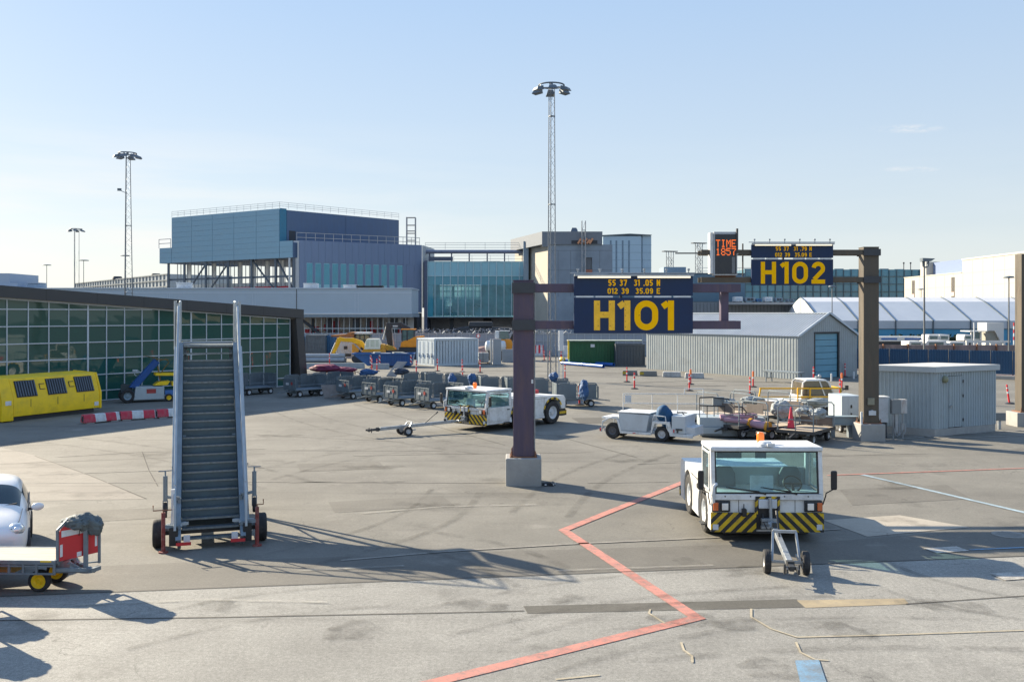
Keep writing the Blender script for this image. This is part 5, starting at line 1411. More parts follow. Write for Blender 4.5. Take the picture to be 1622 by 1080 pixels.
b = MB(); b.box(-.5,.1,-.05,.4,0,.618); b.build('plinth', dark, ec)
gw = thing('generator', 'pale blue grey ground power unit cabinet with side vents behind the brown gantry post', 'generator', ((1342-811)*40/1500,40.2,0), .1)
b = MB(); b.box(-.37,.5,-.45,.9,.32,1.56); b.build('body', mat('gpu_blue_grey', (0.42,0.48,0.53), .5, var=.06, dirt=(.2,.2,.2), dirt_amt=.3), gw, bev=.03)
b = MB(); b.box(-.10,.30,-.462,-.452,.75,1.45); d_ = b.build('door', mat('gpu_door', (0.40,0.46,0.51), .5), gw)
b = MB(); b.box(.0,.06,-.49,-.463,1.05,1.18); b.box(.0,.06,-.49,-.463,.78,.84); b.build('handle', black, d_)
b = MB(); b.box(-.3,.45,-.35,.8,.2,.318); b.build('chassis', dark, gw)
wheel(gw, (-.3,-.2,.18) , .18, .12); wheel(gw, (.42,-.2,.18) , .18, .12); wheel(gw, (-.3,.6,.18) , .18, .12); wheel(gw, (.42,.6,.18), .18, .12)
sb_ = thing('post_sign', 'small grey plate on a short post between the hut and the right gantry base', 'sign', ((1583-811)*41/1500,41,0))
b = MB(); b.box(-.06,.06,-.03,.03,0,.5); b.build('post', steel, sb_)
b = MB(); b.box(-.26,.26,-.06,-.031,.38,.72); b.build('plate', mat('plate_grey', (0.18,0.20,0.21), .5), sb_, bev=.01)

# --- dark blue hoarding and the site wall
hb = mat('navy_hoarding', (0.012,0.060,0.135), 0.6, var=.12, scale=.5, stretch=(5,5,.4))
bf = thing('hoarding', 'dark blue site hoarding of tall panels behind the hut and the brown gantry post', 'fence', (0,0,0))
p0, p1 = ap(1352,594,0.1), None
A_ = Vector(((1350-811)*80/1500,80,0)); B_ = Vector(((1640-811)*71/1500,71,0))
H0 = 5-(551-497)*80/1500; H1 = 5-(556.5-497)*71/1500
b = MB(); d_ = (B_-A_).normalized(); n_ = Vector((-d_.y,d_.x,0))
npan = 9
for k in range(npan):
    a_ = A_.lerp(B_,k/npan)+d_*.02; c_ = A_.lerp(B_,(k+1)/npan)-d_*.02; z0 = .38; z1 = H0+(H1-H0)*k/npan
    b = MB(); corrugate(b, a_+UP*z0, d_, UP, (c_-a_).length, z1-z0, .2, .02, -n_ if n_.y > 0 else n_); b.build('panel', hb, bf, smooth=False)
b = MB()
for k in range(npan+1):
    a_ = A_.lerp(B_,k/npan)+(n_ if n_.y > 0 else -n_)*.08; b.bar(a_,a_+UP*2.2,.08)
b.build('post', dark, bf)
b = MB(); b.bar(A_+UP*.30,B_+UP*.30,.08,.08); b.build('foot_rail', mat('dull_pink', (0.30,0.16,0.2), .7), bf)
for k in range(4):
    c = B_.lerp(A_,.03+k*.055)
    o = thing('barrier_block', ['pale concrete block under the hoarding, nearest the right gantry','second pale concrete block along the foot of the hoarding','third pale concrete block along the foot of the hoarding','concrete block under the hoarding, nearest the hut'][k], 'barrier', (c.x,c.y,0), math.atan2(d_.y,d_.x), 'concrete blocks under the hoarding')
    b = MB(); b.box(-.42,.42,-.3,.25,0,.29); b.build('block', concrete, o, bev=.03)
    b = MB(); b.box(-.2,-.1,-.05,.05,.291,.33); b.box(.1,.2,-.05,.05,.291,.33); b.build('lifting_eye', rust, o)
# low parapet beyond the hoarding with airport vehicles on the far side
pv = thing('parapet_wall', 'rusty low parapet wall with pale posts behind the blue hoarding', 'wall', (0,0,0))
b = MB(); a_ = ap(1380,552,95); c_ = ap(1640,556,95); b.box(a_.x,c_.x,95,95.2,0,zz(546.5,95/1500)); b.build('wall', mat('rusty_parapet', (0.24,0.18,0.17), .8, var=.3, scale=.8, stretch=(3,3,.4)), pv)
b = MB()
for x in (1399,1438,1482,1511,1547,1578,1614): b.cbox(((x-811)*95/1500,94.95,1.0),(.12,.2,1.95))
b.build('post', rust, pv)

# --- grey site wall in front of the construction
sw = thing('site_fence', 'long grey panelled construction fence with wire topping across the middle distance', 'fence', (0,0,0))
sfm = mat('site_fence_panel', (0.30,0.34,0.40), .7, var=.08, scale=.5, stretch=(4,4,.5)); Yw = 113; kw = Yw/1500; wx = lambda x: (x-811)*kw
for i, (x0, x1) in enumerate(((455,560),(560,640),(640,722),(722,800),(800,880),(880,960),(960,1062))):
    b = MB(); b.box(wx(x0)+.03,wx(x1)-.03,Yw,Yw+.12,0,zz(528.5,kw)); b.build('panel', sfm, sw)
b = MB()
for x in range(458,1062,13): b.bar((wx(x),Yw-.05,0),(wx(x),Yw-.05,zz(527,kw)),.09)
b.bar((wx(455),Yw-.05,zz(528.3,kw)),(wx(1062),Yw-.05,zz(528.3,kw)),.08); b.bar((wx(455),Yw-.05,zz(540,kw)),(wx(1062),Yw-.05,zz(540,kw)),.06)
for x in range(700,900,24): b.tube([(wx(x),Yw,zz(529,kw)),(wx(x+3),Yw-.1,zz(525.5,kw)),(wx(x+5),Yw-.3,zz(524.5,kw))],.05,5)
b.build('rail', mat('fence_rail', (0.42,0.46,0.5), .5, metal=.3), sw)
b = MB(); rnd = random.Random(21)
for k in range(330):
    x = rnd.uniform(655,905); z = zz(528,kw)+rnd.random()**1.6*.55
    a1 = rnd.random()*3.14; l = rnd.uniform(.12,.4); b.bar((wx(x)-l*math.cos(a1)/1.2,Yw+.3+rnd.random()*1.2,z-l*math.sin(a1)/2),(wx(x)+l*math.cos(a1)/1.2,Yw+.3+rnd.random()*1.2,z+l*math.sin(a1)/2),.045)
st = b.build('scaffold_stack', mat('stacked_scaffold', (0.20,0.22,0.27), .6, metal=.3, var=.5, scale=1)); tag(st, 'tangled stack of scaffold frames behind the grey construction fence', 'scaffold frames', kind='stuff')
dk = thing('material_pile', 'dark covered pile behind the fence in front of the glass bridge', 'material pile', (wx(774),120,0))
b = MB(); b.exty([(-5.2,0),(-4.8,3.05),(-3.2,3.35),(3.9,3.2),(4.8,3.0),(5.2,0)],0,3); b.box(-2.7,.3,-.2,2.5,3.3,4.0); b.build('cover', site_dark, dk, bev=.15)

# --- shipping containers and skips
def container(px0, px1, Y, H, D, lab, m, kind='corr', rz=0, name='shipping_container', cat='container', ribs=None, doors=False, d2=None):
    k = Y/1500; L_ = (px1-px0)*k
    o = thing(name, lab, cat, ((px0-811)*k,Y,0), rz)
    b = MB(); b.box(.02,L_-.02,.05,D,.12,H-.02); b.build('body', m, o)
    b = MB()
    if kind == 'corr': corrugate(b, (.1,.045,.2), (1,0,0), UP, L_-.2, H-.4, .30, .036, (0,-1,0))
    b.build('side_panel', m, o, smooth=False)
    b = MB()
    for z in (0,H-.18): b.box(0,L_,-.01,.1,z+.0,z+.18)
    for x in (0,L_-.14): b.box(x,x+.14,-.012,.1,.181,H-.181)
    for x in (0,L_-.14): b.box(x,x+.14,D-.1,D+.01,0,H)
    b.box(0.0,.1,.1,D-.1,0,.15); b.box(0.0,.1,.1,D-.1,H-.15,H)
    b.build('frame', m, o)
    return o, L_
c_white = mat('container_white', (0.50,0.57,0.62), .5, var=.06, dirt=(.3,.3,.3), dirt_amt=.35)
c_green = mat('container_green', (0.012,0.095,0.038), .5, var=.12, scale=.7)
c_dark = mat('container_charcoal', (0.05,0.065,0.085), .6, var=.2)
c_blue = mat('container_blue', (0.02,0.10,0.22), .5, var=.15)
# white container: doors on its left end, long side receding to the right
wc = thing('shipping_container', 'white shipping container with closed locking doors on its left end, mid construction site', 'container', gp(661,577), 0)
k_ = 7500/80/1500; e1 = gp(689,579.5)-gp(661,577); e2 = Vector((4.0,1.9,0)); Hc = 2.6
b = MB(); q = [Vector((0,0,0)),e1,e1+e2,e2]; b.prism([(v.x,v.y) for v in q], .1, Hc-.05); b.build('body', c_white, wc)
u1 = e1.normalized(); u2 = e2.normalized(); nf = Vector((u2.y,-u2.x,0))
b = MB(); corrugate(b, e1+u2*.12+UP*.2, u2, UP, e2.length-.24, Hc-.4, .3, .012, nf); b.build('side_panel', c_white, wc, smooth=False)
nd = Vector((u1.y,-u1.x,0))
for h_ in (0,1):
    a_ = u1*(.08+h_*(e1.length-.16)/2)+nd*.01; w_ = (e1.length-.16)/2-.03
    b = MB(); b.prism([((a_).x,(a_).y),((a_+u1*w_).x,(a_+u1*w_).y),((a_+u1*w_+nd*.04).x,(a_+u1*w_+nd*.04).y),((a_+nd*.04).x,(a_+nd*.04).y)], .18, Hc-.2); dd = b.build('door', c_white, wc)
    b = MB()
    for f in (.28,.75): p = a_+u1*w_*f+nd*.08; b.cyl(p+UP*.2,p+UP*(Hc-.25),.018,n=6); b.cbox(p+UP*1.1,(.16,.1,.08)); b.cbox(p+UP*.9,(.1,.1,.2))
    b.build('lock_bar', mat('lock_grey', (0.28,0.33,0.37), .5, metal=.3), dd)
b = MB()
for p in (Vector(),e1,e2,e1+e2): b.bar(p+UP*0,p+UP*Hc,.16)
for p, q_ in ((Vector(),e1),(e1,e1+e2)):
    for z in (.08,Hc-.06): b.bar(p+UP*z,q_+UP*z,.14,.16)
b.build('frame', c_white, wc)
b = MB(); q = [-u1*.0,e1,e1+e2,e2]; b.prism([(v.x,v.y) for v in q], Hc-.04, Hc+.03); b.build('roof', white_old, wc)
gc, L_ = container(902,974,92,zz(540.5,92/1500),2.4,'dark green corrugated container with small white notice, behind the H101 sign', c_green)
b = MB(); b.box(2.05,2.45,-.06,-.04,1.75,2.05); b.build('notice', white_old, gc)
b = MB(); b.box(-.16,-.03,-.1,.15,.6,2.45); b.build('corner_guard', yellow, gc)
b = MB(); b.prism([(-.1,-.2),(7.0,-.2),(7.4,2.6),(-.1,2.6)], 2.34, 2.42); b.build('roof', mat('green_roof', (0.30,0.34,0.30), .7, var=.3), gc)
container(975,1022,90.5,zz(545,90.5/1500),2.4,'charcoal container between the green container and the corrugated shed', c_dark)
container(484,515,110,2.55,2.4,'dark grey container far left of the construction site, beside the blue one', mat('container_slate', (0.10,0.12,0.14), .6, var=.25))
container(515,530,111,2.45,2.4,'narrow dark blue container end next to the slate container', c_blue)
container(462,478,111,2.3,2.4,'blue container partly hidden by the terminal end frame', mat('container_mid_blue', (0.03,0.13,0.27), .5, var=.15))
# white site cabin behind the yellow excavator
sc_, L_ = container(532,568,107,2.0,2.4,'low white site cabin with slanting end behind the yellow excavator boom', white_old, 'corr', 0, 'site_cabin', 'site cabin')
b = MB(); b.box(.9,1.3,-.04,-.02,1.0,1.35); b.box(.85,1.7,-.05,-.03,.2,.5); b.build('vent', dark, sc_)
# blue skip with sloping end
sk = thing('skip', 'long blue open skip with red and white corner stripes, in front of the excavators', 'skip', gp(584,581.5), .02)
kk = 7500/84.5/1500; LK = 71*kk; skb = mat('skip_blue', (0.018,0.10,0.30), .5, var=.15, dirt=(.1,.09,.08), dirt_amt=.4)
b = MB(); b.exty([(-1.55,1.25),(-.1,.12),(LK-.25,.12),(LK,1.25),(LK-.06,1.25),(LK-.3,.2),(-.1,.2),(-1.47,1.25)], .02, 2.2)
b.add([(-1.5,0,1.23),(-.08,0,.13),(LK-.26,0,.13),(LK-.02,0,1.23)],[(3,2,1,0)]); b.add([(-1.5,2.2,1.23),(-.08,2.2,.13),(LK-.26,2.2,.13),(LK-.02,2.2,1.23)],[(0,1,2,3)])
b.build('hull', skb, sk, smooth=False)
b = MB()
for k in range(9): x = .05+k*(LK-.3)/8.2; b.box(x,x+.10,-.09,-.005,.14,1.18)
b.build('rib', skb, sk)
b = MB(); b.box(-1.58,LK+.03,-.11,.02,1.19,1.30); b.box(-1.58,LK+.03,2.18,2.28,1.19,1.30); b.box(-1.6,-1.5,.02,2.18,1.19,1.3); b.box(LK-.05,LK+.03,.02,2.18,1.19,1.3); b.build('rim', skb, sk)
rwstripe = stripes('red_white_stripes', (0.62,0.03,0.04), (0.72,0.72,0.72), .26, (1,0,1))
for x in (.12,LK-.32,-1.0 if 0 else .95):
    b = MB(); b.box(x,x+.16,-.105,-.092,.35,1.15); b.build('reflector_board', rwstripe, sk)
b = MB(); b.box(.2,LK-.5,.3,1.9,0,.118); b.build('skid', dark, sk)
b = MB(); rnd = random.Random(8)
for k in range(16): b.cbox((rnd.uniform(.3,LK-.5),rnd.uniform(.4,1.8),.9+rnd.random()*.35),(rnd.uniform(.4,1.2),rnd.uniform(.3,.8),rnd.uniform(.2,.5)),(rnd.random()*3,'Z'))
rb = b.build('rubble', mat('rubble_grey', (0.30,0.32,0.33), .9, var=.4, scale=2), None, sk.location, .02); tag(rb, 'grey rubble heaped inside the blue skip', 'rubble', kind='stuff')
# ------------------------------------------------------------------ aircraft tugs
seatm = mat('seat_vinyl', (0.10,0.14,0.165), .55, var=.15)
interm = mat('cab_interior', (0.34,0.40,0.43), .6, var=.1)
lensm = mat('headlight_lens', (0.75,0.77,0.78), .12, var=.05, metal=.4, coat=.6)
lens_o = mat('indicator_lens', (0.62,0.13,0.03), .2, var=.05, coat=.5)
beaconm = mat('beacon_orange', (0.95,0.20,0.015), .25, var=.03, coat=.5, emit=(1,.2,.02), es=.15)
def arcpts(cy, cz, r, a0, a1, n=10): return [(cy+r*math.cos(R(a0+(a1-a0)*i/n)), cz+r*math.sin(R(a0+(a1-a0)*i/n))) for i in range(n+1)]
seatw = mat('seat_pale_grey', (0.38,0.42,0.45), .6, var=.1)
interw = mat('cab_interior_white', (0.66,0.68,0.69), .6, var=.08)
def aircraft_tug(label, loc, rz, W, L_, zb, zbump, zw, zr, cabD, zd, wr, wy, arch_stripes=False, side=1, mirror_both=True, rear_drop=.0):
    t = thing('aircraft_tug', label, 'aircraft tug', loc, rz)
    hw = W/2
    # hull: side profile with wheel arches, narrower where the wheels sit
    ar = wr+.10
    prof = [(.06,zb)]
    for cy in wy:
        a0 = 180-math.degrees(math.asin(min(1,max(-1,(zb-wr)/ar)))) 
        prof += [(cy+ar*math.cos(R(a)), max(zb, wr+ar*math.sin(R(a)))) for a in [a0-(2*a0-180)*i/12 for i in range(13)]]
    prof += [(L_-.05,zb),(L_,zb+.15),(L_,zd-.14-rear_drop),(L_-.12,zd-rear_drop),(cabD+1.3,zd),(cabD+.06,zd),(cabD+.06,zw),(.06,zw)]
    b = MB(); b.extx(prof, -hw+.02, hw-.02); b.build('hull', white, t, bev=.02)
    # underbody between the wheels
    b = MB(); b.box(-hw+.30,hw-.30,.15,L_-.2,zb-.06,zb+.5); b.build('chassis', dark, t)
    for cy in wy:
        for sx_ in (-1,1): wheel(t, (sx_*(hw-.19),cy,wr), wr, .34, rim=white_old)
    # front: two hazard boards, hitch recess, lamps
    for sx_, m_ in ((-1,hazard),(1,hazard_r)):
        b = MB(); x0, x1 = sorted((sx_*.24*W/2.45,sx_*hw)); b.box(x0,x1,0,.058,zb,zbump); b.build('bumper', m_, t, bev=.008)
        x0, x1 = sorted((sx_*(hw-.42),sx_*(hw-.03))); zc = zbump+.14
        b = MB(); b.box(x0,x1,.0,.057,zbump+.02,zbump+.26); lp = b.build('headlight_pod', dark, t, bev=.01)
        xa, xb = sorted((sx_*(hw-.40),sx_*(hw-.20)))
        b = MB(); b.box(xa,xb,-.03,-.002,zbump+.04,zbump+.24); b.build('frame', black, lp, bev=.012)
        b = MB(); b.box(xa+.03,xb-.03,-.045,-.031,zbump+.065,zbump+.215); b.build('headlight', lensm, lp, bev=.015)
        xa, xb = sorted((sx_*(hw-.155),sx_*(hw-.045)))
        b = MB(); b.box(xa,xb,-.04,-.002,zbump+.05,zbump+.23); b.build('indicator', lens_o, lp, bev=.012)
        b = MB(); xa, xb = sorted((sx_*(hw-.16),sx_*(hw-.04))); b.box(xa,xb,-.006,-.001,zb+.05,zb+.17); b.build('reflector_plate', white_old, t)
    b = MB(); b.box(-.235*W/2.45,.235*W/2.45,.03,.057,zb+.05,zbump+.18); b.build('hitch_recess', black, t)
    b = MB(); z0 = zbump+.1; z1 = zbump+.36
    for sx_ in (-1,1): b.box(*sorted((sx_*.215,sx_*.265)),-.02,.056,zbump-.02,z1)
    b.box(-.213,.213,-.02,.056,z1-.05,z1); b.build('hitch_frame', hazard, t)
    b = MB(); b.box(-.2,.2,-.05,.029,z0,z1-.06); b.build('hitch_cover', white_old, t, bev=.02)
    b = MB(); b.cyl((.06,-.09,zb+.12),(.03,-.09,z1-.01),.035,n=10); b.box(-.16,.16,-.14,-.04,zb+.10,zb+.16); b.box(-.16,.16,-.14,-.04,zb+.26,zb+.32); b.cyl((-.13,-.02,zb+.2),(.13,-.02,zb+.2),.09,n=10); b.build('tow_hitch', steel, t)
    b = MB(); b.cbox((-.52,-.05,zbump+.02),(.09,.12,.16)); b.cyl((-.52,-.02,zbump+.09),(-.52,-.02,zbump+.2),.012,n=6); b.build('socket', black, t, bev=.01)
    # cab: sill band, pillars, roof
    b = MB(); b.box(-hw+.01,hw-.01,.0,.06,zw-.13,zw-.002); b.build('cowl', white, t, bev=.01)
    rk = .10   # windscreen rake
    yr = .02+rk
    b = MB()
    def pil(x0,x1,ya,yb,yc,yd):
        vs = [(x0,ya,zw),(x1,ya,zw),(x1,yb,zw),(x0,yb,zw),(x0,yc,zr-.1),(x1,yc,zr-.1),(x1,yd,zr-.1),(x0,yd,zr-.1)]
        b.add(vs, [(0,3,2,1),(4,5,6,7),(0,1,5,4),(1,2,6,5),(2,3,7,6),(3,0,4,7)])
    for sx_ in (-1,1):
        x0, x1 = sorted((sx_*(hw-.10),sx_*(hw-.01)))
        pil(x0,x1,.01,.12,yr-.01,yr+.11); pil(x0,x1,cabD-.08,cabD+.02,cabD-.10,cabD)
    b.build('pillar', white, t, bev=.012)
    b = MB(); b.box(-hw+.0,hw-.0,yr-.06,cabD+.06,zr-.1,zr); rf = b.build('roof', white, t, bev=.03)
    b = MB(); b.box(-hw+.1,hw-.1,yr-.062,yr-.0605,zr-.085,zr-.02); b.build('roof_trim', white_old, rf)
    def slant(x0,x1,z0,z1,th,off):
        f = lambda z: .02+rk*(z-zw)/(zr-.1-zw)+off
        vs = [(x0,f(z0),z0),(x1,f(z0),z0),(x1,f(z0)+th,z0),(x0,f(z0)+th,z0),(x0,f(z1),z1),(x1,f(z1),z1),(x1,f(z1)+th,z1),(x0,f(z1)+th,z1)]
        b.add(vs, [(0,3,2,1),(4,5,6,7),(0,1,5,4),(1,2,6,5),(2,3,7,6),(3,0,4,7)])
    b = MB(); slant(-hw+.13,hw-.13,zw+.03,zr-.13,.008,.03); ws = b.build('windscreen', cabglass, t, smooth=False)
    b = MB(); 
    slant(-hw+.10,hw-.10,zw,zw+.032,.03,.012); slant(-hw+.10,hw-.10,zr-.132,zr-.1,.03,.012); slant(-hw+.10,-hw+.132,zw+.0325,zr-.1325,.03,.012); slant(hw-.132,hw-.10,zw+.0325,zr-.1325,.03,.012)
    b.build('seal', black, ws)
    for wx_, we in ((-.06,-.85),(.62,-.1)):
        b = MB(); zz_ = zw+.05
        b.bar((wx_,-.0,zz_-.03),(we,.012,zz_+.09),.022); b.bar((wx_+ (we-wx_)*.15,-.012,zz_+.012),(we-.05,-.0,zz_+.095),.03,.014); b.cyl((wx_,.02,zz_-.04),(wx_,-.03,zz_-.04),.025,n=8); b.build('wiper', black, ws)
    # side doors with glass
    for sx_ in (-1,1):
        xo = sx_*(hw-.012)
        b = MB(); xa, xb = sorted((sx_*(hw-.015),sx_*(hw+.008))); y0, y1 = .20, cabD-.10
        zlow = zb+.12 if wy[0] > 1.9 else wr+ar+.04
        b.box(xa,xb,y0,y1,zlow,zw+.02)
        for yy in ((y0,y0+.06),(y1-.06,y1)): b.box(xa,xb,yy[0],yy[1],zw+.0205,zr-.13)
        b.box(xa,xb,y0+.061,y1-.061,zr-.18,zr-.13)
        d_ = b.build('door', white, t, bev=.008)
        b = MB(); xg = sorted((sx_*(hw-.01),sx_*(hw-.003))); b.box(xg[0],xg[1],y0+.062,y1-.062,zw+.022,zr-.182); b.build('window', cabglass, d_, smooth=False)
        b = MB(); b.cbox((sx_*(hw+.02),y1-.12,zw-.12),(.03,.14,.04)); b.build('handle', black, d_)
        # mirror on an arm
        b = MB(); mx_ = sx_*(hw+.22)
        b.tube([(sx_*(hw),.10,zw-.25),(sx_*(hw+.05),.05,zw-.05),(sx_*(hw+.05),.02,zw+.02),(mx_-.02*sx_,.02,zw+.10)],.014,6); ma = b.build('mirror_arm', black, t)
        b = MB(); b.cbox((mx_,.02,zw+.30),(.14,.07,.42)); b.build('mirror', black, ma, bev=.035)
    # grab loop at the front corner
    b = MB(); b.tube([(-hw+.06,-.0,zw-.2),(-hw+.03,-.06,zw),(-hw+.05,-.07,zw+.18),(-hw+.12,.01,zw+.22)],.035,8); b.build('grab_handle', white_old, t)
    # inside
    b = MB(); bh = .42 if zr-zw > .9 else .12; b.box(-hw+.10,hw-.10,cabD-.03,cabD-.0,zw-.05,zw+bh); b.box(-hw+.1,hw-.1,cabD-.03,cabD,zr-.22,zr-.11); inm, sem = (interm, seatm) if bh > .3 else (interw, seatw); b.build('rear_bulkhead', inm, t)
    b = MB(); b.box(-hw+.1,hw-.1,cabD-.022,cabD-.014,zw+bh+.005,zr-.225); b.build('rear_window', cabglass, t, smooth=False)
    b = MB(); b.exty([(-hw+.12,zw-.2),(hw-.12,zw-.2),(hw-.12,zw-.01),(-hw+.12,zw-.01)],.09,.45); b.box(-hw+.04,hw-.04,.12,cabD-.05,zb+.6 if 0 else zw-.55,zw-.5); b.build('dashboard', inm, t)
    for sx_ in (-.62,.62):
        s_ = sx_*hw*.98
        b = MB(); b.box(s_-.26,s_+.26,cabD-.62,cabD-.12,zw-.25,zw-.10); se = b.build('seat', sem, t, bev=.05)
        b = MB(); b.exty([(s_-.26,zw-.1),(s_+.26,zw-.1),(s_+.25,zw+bh*.7),(s_+.17,zw+bh+.04),(s_-.17,zw+bh+.04),(s_-.25,zw+bh*.7)],cabD-.24,cabD-.12); b.build('backrest', sem, se, bev=.04)
    b = MB(); b.cbox((-.03,.40,zw+.16),(.52,.03,.36)); b.cbox((-.03,.42,zw-.1),(.5,.2,.15)); b.build('console', white, t, bev=.01)
    b = MB(); cx_ = hw*.56
    b.tube([(cx_+.2*math.cos(2*math.pi*i/20),.52+.12*math.sin(2*math.pi*i/20),zw+.14+.15*math.sin(2*math.pi*i/20)) for i in range(20)],.016,6,True); b.bar((cx_,.52,zw+.14),(cx_,.42,zw-.1),.05); b.bar((cx_-.19,.52,zw+.14),(cx_+.19,.52,zw+.14),.03); b.build('steering_wheel', black, t)
    for x0, x1 in ((-.95*hw+.1,-.42*hw),(-.18*hw,.02*hw)) if bh > .3 else ():
        b = MB(); b.box(x0,x1,.20,.215,zr-.27,zr-.115); b.build('sun_visor', mat('visor_blue', (0.05,0.10,0.14), .4), t, bev=.01)
    # roof beacon and dome lamp
    b = MB(); b.cyl((0,.35,zr),(0,.35,zr+.04),.11,n=16); b.lathe((0,.22,zr+.002),(0,0,1),[(.17,0),(.165,.05),(.12,.10),(.001,.12)],18); b.cbox((.08,.03,zr+.045),(.16,.06,.07)); b.build('roof_lamp', white_old, t)
    b = MB(); b.cyl((.0,.62,zr+.0),(0,.62,zr+.05),.07,n=14); b.lathe((0,.62,zr+.05),(0,0,1),[(.085,0),(.085,.16),(.06,.20),(.001,.205)],16); b.build('beacon', beaconm, t)
    # panel gaps, filler caps, bolts, step and hoses
    b = MB()
    for sx_ in (-1,1):
        xg = sx_*(hw-.019)
        for yy in (cabD+.12,(wy[-1]-ar-.03)): b.box(*sorted((xg,xg+sx_*.004)),yy,yy+.014,zb+.1,zd-.12)
        b.box(*sorted((xg,xg+sx_*.004)),cabD+.2,wy[-1]-ar*.7,zd-.16,zd-.148)
    for xx in (-hw*.5,hw*.5): b.box(xx-.006,xx+.006,-.003,.001,zbump+.02,zw-.14) if 0 else b.box(xx-.006,xx+.006,.0565,.0595,zbump+.005,zw-.135)
    b.box(-hw+.05,hw-.05,.0562,.0594,zw-.142,zw-.132)
    b.build('panel_gap', black, t)
    b = MB()
    for xx in (-.75,-.3,.3,.72):
        for zz_ in (zw-.05,): b.cyl((xx*hw,-.008,zz_),(xx*hw,.0,zz_),.016,n=8)
    for sx_ in (-1,1):
        for k_ in range(5): b.cyl((sx_*(hw-.05-k_*.0),-.004,zb+.06+k_*.09),(sx_*(hw-.05),.0,zb+.06+k_*.09),.012,n=6)
        b.box(*sorted((sx_*(hw-.02),sx_*(hw+.10))),cabD-.5,cabD-.2,zb+.02,zb+.05)
        b.cyl((sx_*(hw-.02),cabD+.5,zd-.3),(sx_*(hw+.012),cabD+.5,zd-.3),.06,n=12)
    b.tube([(.13,.0,zb+.35),(.16,-.10,zb+.30),(.12,-.14,zb+.12),(.02,-.12,zb+.02)],.014,6); b.tube([(-.1,.0,zb+.4),(-.13,-.12,zb+.28),(-.05,-.15,zb+.10)],.012,6)
    b.build('fitting', dark, t)
    # rear deck details
    b = MB(); b.box(-hw+.25,hw-.25,cabD+.25,cabD+1.2,zd+.002,zd+.035); b.build('engine_cover', white_old, t, bev=.012)
    b = MB(); b.box(-.35,.35,cabD+.35,cabD+.75,zd+.0355,zd+.06); 
    for k in range(7): b.box(-.32,.32,cabD+.37+k*.054,cabD+.39+k*.054,zd+.061,zd+.075)
    b.build('engine_grille', dark, t)
    b = MB()
    for sx_ in (-1,1):
        b.cbox((sx_*(hw-.12),L_-.01,zb+.4),(.14,.04,.2))
    b.build('tail_lamp', red, t)
    b = MB(); b.box(-hw+.0,hw-.0,L_+.002,L_+.04,zb+.02,zb+.26); b.build('rear_bumper', hazard, t)
    if arch_stripes:
        for cy in wy[1:] if len(wy) > 2 else wy:
            for sx_ in (-1,1):
                pts = arcpts(cy, wr, ar+.055, 178, 28 if cy > 2.5 else 60, 10); b = MB()
                for i in range(10):
                    b.m = i % 2
                    y0, z0 = pts[i]; y1, z1 = pts[i+1]; k0 = (ar+.002)/(ar+.055)*1.0
                    q = lambda y,z,k: (cy+(y-cy)*k, wr+(z-wr)*k)
                    a_, c_, d_, e_ = q(y0,z0,.92), q(y1,z1,.92), q(y1,z1,1.05), q(y0,z0,1.05)
                    x_ = sx_*(hw-.014)
                    f_ = [(x_,a_[0],a_[1]),(x_,c_[0],c_[1]),(x_,d_[0],d_[1]),(x_,e_[0],e_[1])]
                    b.add(f_, [(0,1,2,3)])
                b.build('arch_marking', [mat('mark_black', (0.02,0.02,0.022), .6), mat('mark_yellow', (0.66,0.43,0.01), .55, dirt=(.1,.09,.07), dirt_amt=.4)], t, smooth=False)
        b = MB(); b.box(hw-.018,hw-.012,L_-.45,L_-.02,zb+.02,zb+.34)
        b.build('side_marking', hazard, t)
        b = MB(); b.cbox((.35,L_-1.35,zd+.09),(.5,.35,.18)); b.cyl((.3,L_-1.6,zd),(.3,L_-1.6,zd+.3),.05,n=8); b.cyl((-.3,L_-1.2,zd),(-.3,L_-1.2,zd+.22),.1,n=10); b.build('hose_reel', site_red if 0 else mat('reel_red', (0.45,.04,.05), .6), t)
    return t
tugA = aircraft_tug('white aircraft tug facing us with yellow and black bumper, in the right foreground', (5.575,20.66,0), R(-.6), 2.46, 4.1, .24, .66, 1.07, 2.09, 1.12, 1.26, .50, (1.06,3.0))
tugB = aircraft_tug('white aircraft tug with striped wheel arches seen at an angle behind the H101 post', (-2.02,40.55,0), R(-42), 2.5, 5.35, .32, .72, 1.02, 1.78, 1.60, 1.36, .52, (2.25,4.45), True, rear_drop=.10)
